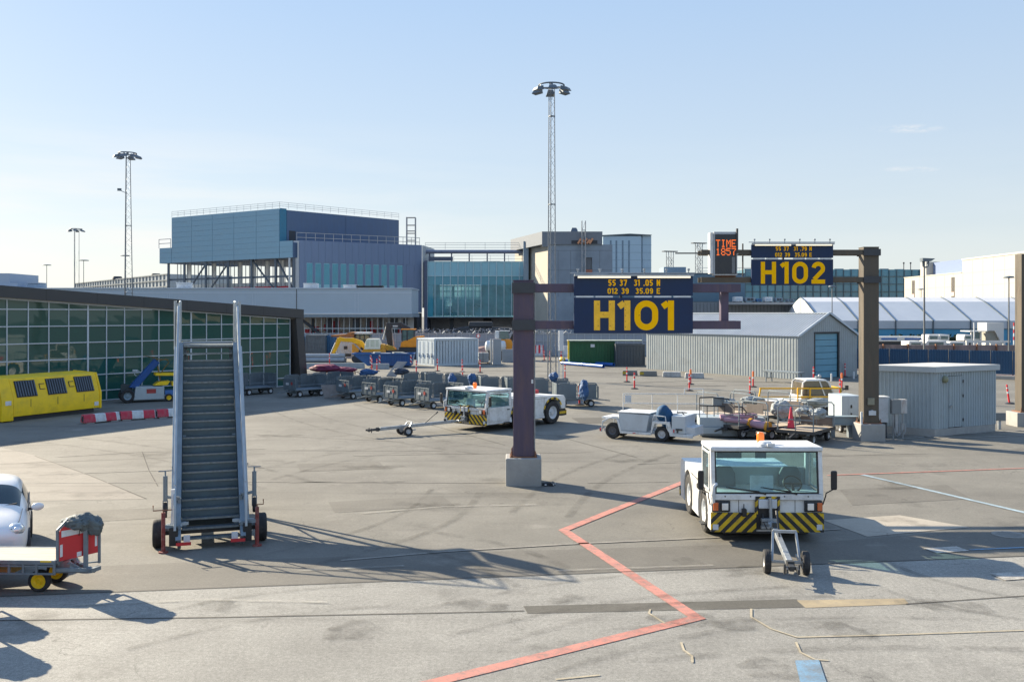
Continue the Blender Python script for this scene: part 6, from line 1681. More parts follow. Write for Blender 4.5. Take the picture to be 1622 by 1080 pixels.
def towbar(label, p0, p1, t_ax, track, wr, hoop, lab=None):
    """bar from the tug hitch p0 to its head p1, small axle at fraction t_ax"""
    p0 = Vector(p0); p1 = Vector(p1); ax = p0.lerp(p1,t_ax)
    o = thing('tow_bar', label, 'tow bar', (ax.x,ax.y,0))
    q0 = p0-Vector((ax.x,ax.y,0)); q1 = p1-Vector((ax.x,ax.y,0))
    d = (q1-q0).normalized(); s_ = Vector((-d.y,d.x,0)).normalized()
    b = MB(); b.bar(q0.lerp(q1,.10),q0.lerp(q1,.90),.11,.13); b.bar(q0,q0.lerp(q1,.11),.075); b.build('bar', steel, o, bev=.012)
    b = MB(); e = q1
    b.cbox(q0.lerp(q1,.92),(.13,.13,.15)); b.bar(q0.lerp(q1,.92),q1,.09)
    for k in (-1,1): b.bar(q1-d*.05+s_*k*.09,q1+d*.14+s_*k*.10,.04,.07); b.cyl(q1+s_*k*.13-d*.02+Vector((0,0,.08)),q1+s_*k*.13-d*.02-Vector((0,0,.10)),.022,n=6)
    b.bar(q1-d*.06-s_*.14,q1-d*.06+s_*.14,.06); b.build('tow_head', dark, o)
    za = wr
    b = MB()
    for k in (-1,1):
        b.bar(s_*k*track*.36+Vector((0,0,za)),s_*k*track*.30-d*.25+Vector((0,0,hoop)),.045)
        b.bar(s_*k*track*.36+Vector((0,0,za)),s_*k*track*.34+Vector((0,0,za+.02))-d*.4,.04)
    b.bar(-s_*track*.32-d*.25+Vector((0,0,hoop)),s_*track*.32-d*.25+Vector((0,0,hoop)),.055)
    b.bar(-s_*track*.5+Vector((0,0,za)),s_*track*.5+Vector((0,0,za)),.05)
    b.build('wheel_frame', steel, o, bev=.006)
    b = MB(); b.bar(q0.lerp(q1,.42)+Vector((0,0,.06)),q0.lerp(q1,.30)+Vector((0,0,.42)),.035); b.cyl(q0.lerp(q1,.3)+Vector((0,0,.40)),q0.lerp(q1,.28)+Vector((0,0,.47)),.03,n=8); b.cbox(q0.lerp(q1,.2)+Vector((0,0,.10)),(.10,.10,.10)); b.build('pump_handle', dark, o)
    for k in (-1,1): wheel(o, s_*k*track*.5+Vector((0,0,wr)), wr, .13, axis=(s_.x,s_.y,0), rr=.5)
    b = MB()
    for f in (.05,.12): b.cyl(q0.lerp(q1,f)-s_*.09,q0.lerp(q1,f)+s_*.09,.05,n=8)
    b.build('shear_pin', steel, o)
    return o
towbar('grey two-wheeled tow bar hitched to the tug facing us', (5.62,20.5,.50), (5.16,17.45,.30), .74, .72, .225, .74)
towbar('grey tow bar hitched to the tug behind the H101 post, pointing left', (-2.1,40.4,.46), (-5.75,38.3,.30), .64, .72, .20, .52)

# ------------------------------------------------------------------ boarding stairs
st = thing('boarding_stairs', 'tall grey mobile boarding stairs on wheels standing on the apron', 'boarding stairs', (-6.44,20.25,0), R(18.5))
stairgrey = mat('stair_blue_grey', (0.20,0.25,0.29), .5, metal=.25, var=.12, scale=4, dirt=(.12,.12,.12), dirt_amt=.35)
stairpale = mat('stair_pale_grey', (0.38,0.43,0.465), .42, metal=.3, var=.1, scale=4, dirt=(.2,.2,.2), dirt_amt=.3)
treadm = mat('tread_plate', (0.10,0.125,0.145), .6, metal=.3, var=.25, scale=14, bump=.5, bscale=60)
NST, RI, RU, Z0, SW = 24, .171, .190, .24, .595
riserm = mat('riser_plate', (0.085,0.125,0.145), .55, metal=.3, var=.2, scale=3)
nosem = mat('nosing_alu', (0.17,0.20,0.215), .4, metal=.5, var=.35, scale=18)
for k in range(NST-1):
    y = k*RU; z = Z0+k*RI
    b = MB(); b.box(-SW,SW,y,y+RU*1.15,z-.03,z); tr = b.build('tread', treadm, st)
    b = MB(); b.box(-SW,SW,y-.022,y-.001,z-.034,z+.004)
    for q in range(26): b.box(-SW+.01+q*.046,-SW+.03+q*.046,y-.001,y+.05,z+.0005,z+.006)
    b.build('nosing', nosem, tr)
    if k > 2 and k != NST-2:
        b = MB(); b.box(-SW,SW,y+.004,y+.012,z-RI+.002,z-.031); b.build('riser', riserm, tr)
tang = Vector((0,RU,RI)).normalized(); up_ = Vector((0,-RI,RU)).normalized()
bot = Vector((0,-.10,Z0-.08)); topp = Vector((0,(NST-1)*RU,Z0+(NST-1)*RI))
for sx_ in (-1,1):
    b = MB(); p = bot+Vector((sx_*(SW+.045),0,0))-up_*.05; q = topp+Vector((sx_*(SW+.045),0,0))-up_*.05
    b.bar(p,q,.07,.27,up=up_); b.bar(p+up_*.16+Vector((sx_*.02,0,0)),q+up_*.16+Vector((sx_*.02,0,0)),.11,.035,up=up_)
    for k in range(NST-1):
        c = Vector((sx_*(SW-.002),k*RU+.05,Z0+k*RI+.03)); b.add([c,c+Vector((0,.11,0)),c+Vector((0,.11,.11))],[(0,1,2)])
    b.build('stringer', stairgrey, st, bev=.006)
    # handrail tubes and posts
    b = MB(); o = Vector((sx_*(SW+.13),0,0))
    for off, r in ((.92,.030),(.52,.022)):
        P0_ = bot+o+Vector((0,.12,off+.05)); P1_ = topp+o+Vector((0,0,off+.1))
        b.tube([bot+o+Vector((0,-.02,.28)),P0_-Vector((0,.06,.25)),P0_,P1_] if off > .6 else [P0_,P1_], r, 8)
    hr = b.build('handrail', stairpale, st)
    b = MB()
    for k in (1,5,9,13,17,21):
        c = Vector((sx_*(SW+.13),k*RU+.02,Z0+k*RI-.02)); b.cyl(c,c+Vector((0,0,.97)),.020,n=8); b.bar(c,c-Vector((sx_*.09,0,0)),.05)
    b.build('post', stairpale, hr)
    b = MB(); p = bot+Vector((sx_*(SW+.19),.3,-.02)); q = topp+Vector((sx_*(SW+.19),-.4,-.05)); b.bar(p,q,.06,.16,up=up_); b.build('extension_rail', stairpale, st, bev=.005)
# hidden panels under the flight, added to make its cast shadow more solid
b = MB()
p = Vector((0,3*RU,Z0+3*RI))-up_*.62; q = topp-up_*.62; b.bar(p,q,SW*2+.06,.012,up=up_)
for sx_ in (-1,1):
    p = Vector((sx_*(SW+.022),3*RU,Z0+3*RI))-up_*.40; q = topp+Vector((sx_*(SW+.022),0,0))-up_*.40; b.bar(p,q,.014,.42,up=up_)
b.build('soffit', stairgrey, st)  # soffit and skirting added only for the shadow they throw
# top platform with guards
zt_ = Z0+(NST-1)*RI+.03; yt_ = (NST-1)*RU
b = MB(); b.box(-SW-.05,SW+.05,yt_-.05,yt_+1.05,zt_-.09,zt_); b.build('platform', treadm, st)
b = MB(); b.box(-SW-.06,SW+.06,yt_+1.052,yt_+1.16,zt_-.12,zt_+.06); b.build('platform_bumper', stairpale, st, bev=.02)
b = MB(); b.box(-SW,SW,yt_-.16,yt_-.02,zt_-.05,zt_-.0); b.build('top_step', nosem, st)
for sx_ in (-1,1):
    b = MB()
    for yy, hh in ((yt_+.05,1.08),(yt_+1.05,1.12)): b.cyl((sx_*(SW+.09),yy,zt_-.08),(sx_*(SW+.09),yy,zt_+hh),.028,n=8)
    b.tube([(sx_*(SW+.09),yt_+.05,zt_+1.08),(sx_*(SW+.09),yt_+.5,zt_+1.12),(sx_*(SW+.09),yt_+1.05,zt_+1.12)],.026,8)
    b.cyl((sx_*(SW+.22),yt_+.9,zt_-.15),(sx_*(SW+.22),yt_+.9,zt_+1.14),.035,n=8); b.bar((sx_*(SW+.09),yt_+.9,zt_+.4),(sx_*(SW+.22),yt_+.9,zt_+.4),.04); b.bar((sx_*(SW+.09),yt_+.9,zt_+1.05),(sx_*(SW+.22),yt_+.9,zt_+1.05),.04)
    b.build('guard_rail', stairpale, st)
    b = MB(); b.box(*sorted((sx_*(SW+.115),sx_*(SW+.135))),yt_+.12,yt_+.98,zt_+.02,zt_+.85); b.build('guard_panel', dark, st)
# undercarriage
b = MB()
for sx_ in (-1,1):
    b.box(*sorted((sx_*.50,sx_*.62)),.35,4.0,.40,.54)
    b.bar((sx_*.56,3.75,.5),(sx_*.56,3.6,3.35),.10); b.bar((sx_*.56,2.2,.5),(sx_*.56,3.6,3.2),.08); b.bar((sx_*.56,2.0,.5),(sx_*.56,2.3,2.15),.08); b.bar((sx_*.56,3.9,.5),(sx_*.56,4.5,4.1),.07)
for yy in (1.1,1.8,3.6): b.box(-.499,.499,yy,yy+.1,.41,.53)
b.bar((-.56,3.7,1.2),(.56,3.62,3.0),.05); b.bar((.56,3.7,1.2),(-.56,3.62,3.0),.05)
b.build('chassis', stairgrey, st)
b = MB(); b.bar((-1.0,.42,.30),(1.0,.42,.30),.09); b.bar((-.62,3.5,.28),(.62,3.5,.28),.08); b.build('axle', dark, st)
for x, y in ((-1.08,.42),(1.08,.42)): wheel(st, (x,y,.30), .30, .20, rr=.5)
for x, y in ((-.62,3.5),(.62,3.5)): wheel(st, (x,y,.22), .22, .14, rr=.5)
for sx_ in (-1,1):
    b = MB(); b.box(*sorted((sx_*.66,sx_*.84)),-.12,.10,.12,.50); b.build('tool_box', black, st, bev=.012)
    b = MB(); b.box(*sorted((sx_*.40,sx_*.70)),-.22,-.17,.14,.20); b.build('reflector', red, st)
    b = MB(); b.box(*sorted((sx_*.42,sx_*.55)),-.16,-.10,.20,.33); b.build('buffer', white_old, st)
    # red screw jack with crank
    b = MB(); jx, jy = sx_*.95, -.12
    b.cyl((jx,jy,.03),(jx,jy,.84),.042,n=10); b.cyl((jx,jy,0),(jx,jy,.03),.10,n=12); jk = b.build('jack', mat('jack_red', (0.20,0.035,0.03), .6, var=.3, dirt=(.3,.27,.25), dirt_amt=.5, dirt_scale=6), st)
    b = MB(); b.cyl((jx,jy,.841),(jx,jy,.90),.014,n=6); b.tube([(jx+.17*1,jy,.89),(jx-.20,jy,.89),(jx-.20,jy,1.0)] if sx_ < 0 else [(jx-.02,jy,.89),(jx+.13,jy,.89),(jx+.13,jy,1.0)],.013,6); b.build('crank', rust, jk)
    b = MB(); b.bar((jx,jy,.55),(sx_*.62,.05,.47),.07); b.build('outrigger', stairgrey, st)
    # raised castor leg
    b = MB(); cx_, cy_ = sx_*.93, .55
    b.cyl((cx_,cy_,.95),(cx_,cy_,1.50),.048,n=10); b.cyl((cx_,cy_,1.50),(cx_,cy_,1.60),.018,n=6); cl_ = b.build('castor_leg', cartgrey, st)
    b = MB(); b.lathe((cx_,cy_,.76),(1,0,0),[(.03,-.04),(.16,-.035),(.17,0),(.16,.035),(.03,.04)],18); b.build('castor', rubber, cl_)
    b = MB(); b.bar((cx_-.045,cy_,.74),(cx_-.045,cy_,.97),.02,.05); b.bar((cx_+.045,cy_,.74),(cx_+.045,cy_,.97),.02,.05); b.tube([(cx_,cy_,1.6),(cx_+.14*sx_,cy_,1.6),(cx_+.14*sx_,cy_,1.60),(cx_-.14*sx_,cy_,1.61),(cx_-.14*sx_,cy_,1.70)],.012,6); b.bar((cx_,cy_,1.05),(sx_*.64,cy_,1.0),.06); b.bar((sx_*.64,cy_,1.0),(sx_*.64,cy_,.5),.06); b.build('bracket', cartgrey, cl_)
b = MB(); b.box(-.80,-.73,.05,.11,.45,1.28); b.build('marker_post', white, st)
b = MB(); b.bar((-.9,.2,.5),(-.45,.2,.52),.06); b.bar((.9,.2,.5),(.45,.2,.52),.06); b.bar((-1.0,.42,.34),(-.6,.1,.5),.05); b.bar((1.0,.42,.34),(.6,.1,.5),.05); b.build('axle_brace', stairpale, st)

# ------------------------------------------------------------------ small white hatchback at the left edge
car = thing('parked_car', 'small white hatchback facing us, cut off by the left edge behind the cart', 'car', (-10.25,18.25,0), R(26))
carpaint = mat('car_paint', (0.80,0.79,0.77), .38, var=.02, coat=.35)
carglass = mat('car_glass', (0.015,0.035,0.042), .05, var=0, spec=.7)
ST_ = [ # y, then (x,z) from sill to roof centre
 (0.00,[(.45,.24),(.52,.30),(.55,.45),(.54,.58),(.50,.64),(.42,.67),(.30,.68),(.15,.69),(0,.69)]),
 (0.10,[(.62,.20),(.70,.28),(.74,.45),(.73,.62),(.68,.70),(.56,.75),(.38,.77),(.18,.78),(0,.78)]),
 (0.40,[(.72,.18),(.79,.28),(.82,.46),(.81,.66),(.76,.78),(.63,.86),(.42,.90),(.20,.91),(0,.915)]),
 (0.75,[(.74,.18),(.81,.28),(.835,.48),(.825,.70),(.78,.86),(.65,.95),(.43,.985),(.2,.995),(0,1.0)]),
 (1.02,[(.74,.18),(.81,.28),(.835,.48),(.83,.72),(.79,.92),(.67,1.01),(.45,1.05),(.2,1.065),(0,1.07)]),
 (1.75,[(.74,.18),(.81,.28),(.835,.48),(.835,.74),(.80,.96),(.66,1.28),(.58,1.43),(.28,1.49),(0,1.50)]),
 (2.40,[(.74,.18),(.81,.28),(.835,.48),(.835,.75),(.80,.97),(.66,1.32),(.58,1.45),(.28,1.52),(0,1.53)]),
 (3.10,[(.74,.18),(.81,.28),(.835,.48),(.83,.76),(.79,.99),(.65,1.30),(.56,1.42),(.28,1.48),(0,1.49)]),
 (3.55,[(.70,.20),(.78,.30),(.80,.50),(.79,.78),(.74,1.0),(.58,1.10),(.45,1.18),(.22,1.22),(0,1.22)]),
 (3.72,[(.60,.26),(.68,.34),(.70,.50),(.69,.75),(.62,.92),(.48,.98),(.35,1.0),(.2,1.0),(0,1.0)])]
b = MB(); rows = []
for y, pts in ST_:
    full = [(x,y,z) for x, z in pts] + [(-x,y,z) for x, z in reversed(pts[:-1])]
    rows.append(full)
n = len(rows[0])
b.v = [v for r in rows for v in r]
for i in range(len(rows)-1):
    for k in range(n-1):
        kk = min(k, n-2-k)
        m_ = 0
        if i == 4 and kk >= 5: m_ = 1                       # windscreen
        if i in (5,6) and kk == 4: m_ = 1                   # side glass
        if i == 4 and kk == 4: m_ = 0
        if i == 7 and kk >= 5: m_ = 1                       # rear glass
        b.f.append([i*n+k,(i+1)*n+k,(i+1)*n+k+1,i*n+k+1]); b.mi.append(m_)
b.f.append(list(range(n))); b.mi.append(0); b.f.append(list(range((len(rows)-1)*n,len(rows)*n))[::-1]); b.mi.append(0)
bo = b.build('body', [carpaint, carglass], car, ang=50)
sm = bo.modifiers.new('sub', 'SUBSURF'); sm.levels = 2; sm.render_levels = 2
for sx_ in (-1,1):
    b = MB(); b.ball((sx_*.605,.285,.735),.20,(.80,1.0,.66),18); hl = b.build('headlight', mat('headlight_clear', (0.55,0.60,0.64), .08, var=.1, metal=.5, coat=.8), car)
    b = MB(); b.ball((sx_*.62,.115,.745),.07,(1,.7,1),14); b.build('bulb', lensm, hl)
    b = MB(); b.ball((sx_*.52,.13,.68),.045,(1,.8,1),12); b.build('indicator', lens_o, hl)
    b = MB(); b.ball((sx_*.98,1.12,1.0),.13,(.95,.5,.62),14); mr_ = b.build('mirror', carpaint, car)
    b = MB(); b.bar((sx_*.80,1.16,.96),(sx_*.92,1.13,.97),.05); b.build('mirror_stalk', black, mr_)
    b = MB(); b.bar((sx_*.845,1.9,.80),(sx_*.845,2.08,.80),.03,.035); b.build('door_handle', carpaint, car)
    for y in (.72,3.08):
        wheel(car, (sx_*.76,y,.285), .285, .19, rim=rimgrey, rr=.62)
        b = MB(); b.lathe((sx_*.80,y,.30),(sx_,0,0),[(.36,-.3),(.36,.045),(.30,.045)],24); b.build('wheel_arch', black, car)
b = MB()
for sx_ in (-1,1):
    b.tube([(sx_*.838,1.22,.30),(sx_*.845,1.22,.55),(sx_*.838,1.25,.80),(sx_*.80,1.30,.955)],.006,5)
    b.tube([(sx_*.845,2.15,.30),(sx_*.85,2.15,.55),(sx_*.84,2.15,.80),(sx_*.80,2.15,.965)],.006,5)
    b.tube([(sx_*.52,.11,.775),(sx_*.66,.45,.865),(sx_*.69,.80,.965),(sx_*.70,1.0,1.005)],.006,5)
    b.tube([(sx_*.80,1.05,.945),(sx_*.805,1.75,.965),(sx_*.80,2.4,.975),(sx_*.79,3.05,.99)],.012,5)
b.build('panel_gap', black, car)
b = MB(); b.box(-.26,.26,-.035,-.02,.40,.51); b.build('number_plate', white, car)
b = MB(); b.ball((0,.03,.33),.3,(1.25,.25,.30),14); b.build('lower_intake', black, car)
b = MB(); b.ball((0,.02,.60),.28,(1.0,.2,.14),14); b.build('grille', black, car)
b = MB(); b.bar((.1,.98,1.05),(.6,1.12,1.10),.02); b.bar((-.5,.98,1.05),(0,1.12,1.12),.02); b.build('wiper', black, car)

# ------------------------------------------------------------------ flat baggage carts at the left edge
fc = thing('flatbed_cart', 'flat cart with red end board and bundled grey cover, in front of the white car', 'baggage cart', (-8.6,17.2,0), R(-2), 'flatbed carts at the left edge')
b = MB(); b.box(-4.4,.42,-.25,.62,.555,.60); b.build('deck', wood, fc, bev=.008)
b = MB(); b.box(-4.45,.46,-.31,-.252,.53,.605); b.box(-4.45,.46,.622,.68,.53,.605); b.box(.422,.475,-.251,.621,.53,.603)
for z in (.36,.50): b.bar((-.98,-.28,z),(.46,-.28,z),.035)
for x in (-.97,-.68,-.38,-.12,.12,.44): b.bar((x,-.285,.36),(x,-.285,.53),.04)
b.bar((-.62,-.29,.36),(-.82,-.29,.20),.035); b.bar((-.82,-.29,.20),(-4.4,-.29,.20),.035)
b.box(-4.2,.3,.05,.13,.40,.55); b.box(-4.2,.3,.32,.40,.40,.55)
b.build('frame', cartgrey, fc, bev=.005)
b = MB(); b.box(-1.62,-.99,-.30,-.27,.205,.515); b.box(-3.2,-2.0,-.30,-.27,.205,.515); b.build('side_panel', white_old, fc, bev=.005)
b = MB(); b.box(-1.75,-1.46,-.36,-.302,.40,.60); b.build('latch_box', cartgrey, fc, bev=.02)
b = MB(); b.box(.20,.40,-.312,-.309 if 0 else -.3105,.575,.603); b.build('yellow_mark', yellow, fc)
b = MB(); b.box(-.95,-.45,-.1,.3,.3,.54); b.build('inner_box', mat('crate_wood', (0.42,0.28,0.10), .7), fc)
for x in (.09,-3.4):
    for y in (-.12,.5): wheel(fc, (x,y,.195), .195, .13, axis=(0,1,0), rim=yellow, rr=.68)
# end board, set askew on the turntable
A2, B2 = Vector((.47,-.18,.57)), Vector((.97,.25,.57)); eb = (B2-A2); el_ = eb.length; eu = eb.normalized(); en = Vector((eu.y,-eu.x,0))
def onb(s, z, o=0): return A2+eu*s+UP*(z-.57)+en*o
b = MB(); pr = [(0,.56),(el_,.62),(el_,1.0),(el_-.06,1.18),(.18,1.26),(.05,1.18),(0,1.05)]
vs = [onb(s,z,.012) for s, z in pr]+[onb(s,z,-.012) for s, z in pr]; m_ = len(pr)
b.add(vs, [tuple(range(m_)), tuple(range(2*m_-1,m_-1,-1))]+[((i+1)%m_,i,m_+i,m_+(i+1)%m_) for i in range(m_)])
ebd = b.build('end_board', red, fc, smooth=False)
b = MB(); b.add([onb(.04,.985,.0145),onb(.46,1.02,.0145),onb(.46,1.12,.0145),onb(.04,1.10,.0145)],[(0,1,2,3)]); b.build('white_band', white, ebd)
b = MB(); b.add([onb(.015,.63,.0147),onb(.06,.64,.0147),onb(.06,.86,.0147),onb(.015,.85,.0147)],[(0,1,2,3)]); b.add([onb(el_-.05,.74,.0147),onb(el_-.01,.745,.0147),onb(el_-.01,.97,.0147),onb(el_-.05,.96,.0147)],[(0,1,2,3)]); b.add([onb(.30,.60,.0147),onb(.38,.61,.0147),onb(.38,.69,.0147),onb(.30,.68,.0147)],[(0,1,2,3)]); b.build('sticker', white, ebd)
b = MB()
for s, z in ((-.02,.5),): b.bar(onb(s,.5),onb(s,1.12),.045); b.bar(onb(s,1.12),onb(.16,1.30),.045)
b.bar(onb(el_+.03,.42),onb(el_+.03,1.0),.04); b.bar(onb(.44,.36,.06),onb(.44,1.12,.06),.07,.05); b.bar(onb(.30,.45,-.1),onb(.30,.62,-.1),.03); b.bar(onb(.35,.46,-.02),onb(el_+.03,.44,-.02),.025)
b.build('board_frame', cartgrey, ebd)
b = MB(); b.bar((.42,-.22,.42),(.92,.02,.36),.06); b.bar((.42,.4,.42),(.94,.06,.36),.06); b.bar((.3,.0,.33),(1.02,.06,.33),.06,.05); b.bar((.55,.0,.5),(.75,.05,.36),.045); b.cyl((.35,.15,.33),(.35,.15,.5),.14,n=14); b.bar((.98,-.06,.36),(1.04,.18,.36),.07); b.build('drawbar', cartgrey, fc)
b = MB(); rnd = random.Random(4)
def cloth(mb, c, rx, ry, rz, seed, nu=56, nv=28, amp=.16):
    """crumpled bundle: an ellipsoid pushed about by soft lumps and sharp ridged creases"""
    from mathutils import noise
    vs = []; c = Vector(c); o = Vector((seed*3.7, seed*1.3, -seed*2.1))
    for i in range(nv+1):
        th = math.pi*i/nv
        for k in range(nu):
            a = 2*math.pi*k/nu
            u = Vector((math.sin(th)*math.cos(a), math.sin(th)*math.sin(a), math.cos(th)))
            w_ = Vector((u.x*1.1+.35*u.z,u.y*2.0,u.z*2.6-.5*u.x)); f = 1+amp*(.8*noise.noise(u*1.2+o)-.75*abs(noise.noise(w_*1.5+o))-.45*abs(noise.noise(w_*3.1-o))+.30)
            vs.append(c+Vector((rx*u.x*f, ry*u.y*f, rz*u.z*f)))
    fs = []
    for i in range(nv):
        for k in range(nu): fs.append((i*nu+k,(i+1)*nu+k,(i+1)*nu+(k+1)%nu,i*nu+(k+1)%nu))
    mb.add(vs, fs)
cc = onb(.36,1.16); 
b = MB(); cloth(b, onb(.28,1.21), .26,.17,.115, 3, amp=.5); cloth(b, onb(.55,1.14), .20,.18,.18, 5, amp=.5); cloth(b, onb(.42,1.21), .21,.17,.125, 9, amp=.55)
bd = b.build('rolled_cover', mat('dark_cover', (0.115,0.14,0.15), .75, var=.3, scale=5, bump=.5, bscale=14), fc, ang=80)
b = MB(); b.bar(onb(.33,1.22,.17),onb(.33,.98,.03),.012); b.build('strap', black, fc)
dup(fc, (-10.25,16.25,0), R(-2), 'second red-ended flat cart just outside the left edge, seen by its shadow', 'flatbed carts at the left edge')
dup(fc, (-9.5,14.75,0), R(3), 'third red-ended flat cart beyond the bottom left corner, seen by its shadow', 'flatbed carts at the left edge')
# ------------------------------------------------------------------ yellow waste container and striped barriers
yc = thing('waste_container', 'yellow waste container with three dark slatted hatches beside the glass facade', 'container', (-23.1,43.9,0), R(65.7))
LY = 4.94
b = MB(); b.extx([(0,.22),(0,1.0),(.33,1.97),(1.9,2.05),(1.9,.22)], .0, LY); b.build('body', yellow, yc, bev=.02)
b = MB(); b.extx([(-.02,.05),(-.02,1.02),(.32,2.0),(1.92,2.08),(1.92,.05)], -.62, -.02); b.extx([(-.03,.18),(-.03,1.01),(.31,2.0),(1.92,2.08),(1.92,.18)], LY+.002, LY+.10); b.build('end_frame', yellow, yc, bev=.02)
sd_ = Vector((0,.33,.97)).normalized(); sn_ = Vector((0,-.97,.33)).normalized()
for x0, x1 in ((.20,1.30),(1.90,2.98),(3.55,4.62)):
    o = Vector((x0,0,1.0))+sd_*.10
    b = MB(); q = [o,o+Vector((x1-x0,0,0)),o+Vector((x1-x0,0,0))+sd_*.80,o+sd_*.80]; b.add([p+sn_*.03 for p in q]+[p+sn_*.003 for p in q],[(0,1,2,3),(0,4,5,1),(1,5,6,2),(2,6,7,3),(3,7,4,0)]); h_ = b.build('hatch', black, yc, smooth=False)
    b = MB()
    for k in range(8): c = o+Vector((.06+k*(x1-x0-.12)/7.0,0,0))+sn_*.045; b.bar(c+sd_*.04,c+sd_*.76,.05,.03,up=sn_)
    b.build('slat', mat('hatch_grey', (0.10,0.13,0.17), .5), h_)
for x in (1.52,3.2):
    b = MB(); o = Vector((x,0,1.0))+sd_*.42+sn_*.012
    b.bar(o,o+sd_*.26,.03,.02,up=sn_); b.bar(o,o+Vector((.28,0,0)),.03,.02,up=sn_); b.bar(o+sd_*.26,o+sd_*.26+Vector((.28,0,0)),.03,.02,up=sn_); b.build('bracket', black, yc)
b = MB(); b.box(-.45,-.15,-.036,-.024,1.0 if 0 else .78,.98); b.box(LY-.35,LY-.10,-.02,-.004,.34,.54); b.build('sticker', white, yc)
b = MB()
for x in (.9,2.4,3.95): b.box(x,x+.02,-.012,-.003,.62,.98)
b.box(.05,LY-.2,.2,1.7,.0,.215); b.build('skid', dark, yc)
rw = stripes('barrier_red_white', (0.50,0.035,0.065), (0.56,0.60,0.62), 1.02, (1,0,0), rough=.7, dirt=(.25,.22,.22))
for i, (xa, ya, xb, yb, lab) in enumerate(((131,671.5,188,666,'red and white concrete barrier nearest the yellow container'),(190,665.8,246,662.5,'middle red and white concrete barrier in the row of three'),(248,662.2,303,658.6,'red and white concrete barrier nearest the boarding stairs'))):
    A_, B_ = gp(xa,ya), gp(xb,yb); d_ = B_-A_
    o = thing('traffic_barrier', lab, 'barrier', A_, math.atan2(d_.y,d_.x), 'red and white barriers by the stairs')
    Lb = d_.length-.04
    b = MB(); b.extx([(-.22,.05),(-.22,.15),(-.12,.42),(.12,.42),(.22,.15),(.22,.05)], 0, Lb); b.build('body', rw, o, bev=.025)
    b = MB(); b.box(.08,.45,-.2,.2,0,.049); b.box(Lb-.45,Lb-.08,-.2,.2,0,.049); b.build('foot', concrete, o)
    b = MB(); b.box(-.02,.0,-.06,.06,.1,.35); b.build('coupling', dark, o)

# ------------------------------------------------------------------ red and white bollards
red_b = mat('bollard_red', (0.75,0.035,0.045), .5, var=.06); or_b = mat('bollard_orange', (0.85,0.22,0.06), .5, var=.06)
def mk_bollard(top_orange=False):
    o = thing('marker_post', 'x', 'marker post', (0,0,0), 0, 'red and white marker posts')
    b = MB(); b.lathe((0,0,0),(0,0,1),[(.26,0),(.26,.03),(.20,.06),(.06,.09),(.001,.09)],16); b.build('base', black, o)
    b = MB(); b.cyl((0,0,.08),(0,0,1.04),.052,.045,12); b.lathe((0,0,1.04),(0,0,1),[(.048,0),(.04,.04),(.001,.05)],12); po = b.build('tube', red_b, o)
    b = MB(); b.cyl((0,0,.58),(0,0,.70),.054,n=12,cap=False); b.cyl((0,0,.98 if top_orange else .86),(0,0,1.0 if top_orange else .93),.052,n=12,cap=False); b.build('band', white, po)
    if top_orange: b = MB(); b.cyl((0,0,.72),(0,0,1.05),.07,.075,12); b.build('reflector_head', or_b, po)
    return o
pb_, po_ = mk_bollard(), mk_bollard(True)
BL = [(1005,616,0,'red marker post standing nearest the yellow-striped tug rear, in front of the shed'),(993,605,0,'red marker post just behind another, left of the concrete blocks by the shed'),
 (895,600,0,'red marker post right of the lattice mast foot'),(918,606,1,'orange-topped marker post above the rightmost grey cart'),(1092,619,0,'red marker post in front of an orange-topped one, facing the shed wall'),(1094,609,1,'orange-topped marker post right behind a red one, facing the shed wall'),
 (1188,624.5,0,'red marker post left of the yellow loader rail'),(1193,613,1,'orange-topped marker post behind the red one by the yellow rail'),(1288.7,604,0,'red marker post before the shed roller door'),(1338.5,597,0,'red marker post right of the shed roller door'),
 (1333.5,616,1,'orange-topped marker post left of the brown gantry post'),(1330.5,629,0,'red marker post behind the blue grey power unit'),(1599,639.5,0,'tilted red marker post right of the equipment hut'),
 (693,588,0,'red marker post left in front of the white container'),(732,589,0,'red marker post in the middle before the white container'),(732.8,601,0,'red marker post close behind the cart row, before another post'),(760.5,590.5,0,'red marker post below the brick pallets'),
 (659.5,592,0,'red marker post at the right end of the blue skip'),(589,587,0,'small red marker post left below the blue skip'),(597,588,0,'red marker post right of its twin below the blue skip'),(522,577,0,'red marker post left of the pipe stack'),
 (465,578,0,'red marker post beside the terminal end frame'),(473,579,0,'second red marker post beside the terminal end frame'),(862,571,0,'red marker post behind the lattice mast, left'),(871,572,0,'red marker post behind the lattice mast, middle'),(889,569,0,'red marker post left of the green container'),(761,574,0,'red marker post half hidden by the brick pallets')]
for i, (x, y, k, lab) in enumerate(BL):
    src = po_ if k else pb_
    p = gp(x,y)
    if x == 918: p = ap(918,0,52); p.z = 0
    first = src.get('used', 0)
    if not first: src['used'] = 1; src.location = p; src['label'] = lab; o = src
    else: o = dup(src, p, 0, lab)
    if x == 1599: o.rotation_euler = (0, R(-8), 0)
for o in (pb_, po_): del o['used']
for o in list(COL.objects):
    if o.name.startswith('marker_post') and 'used' in o: del o['used']

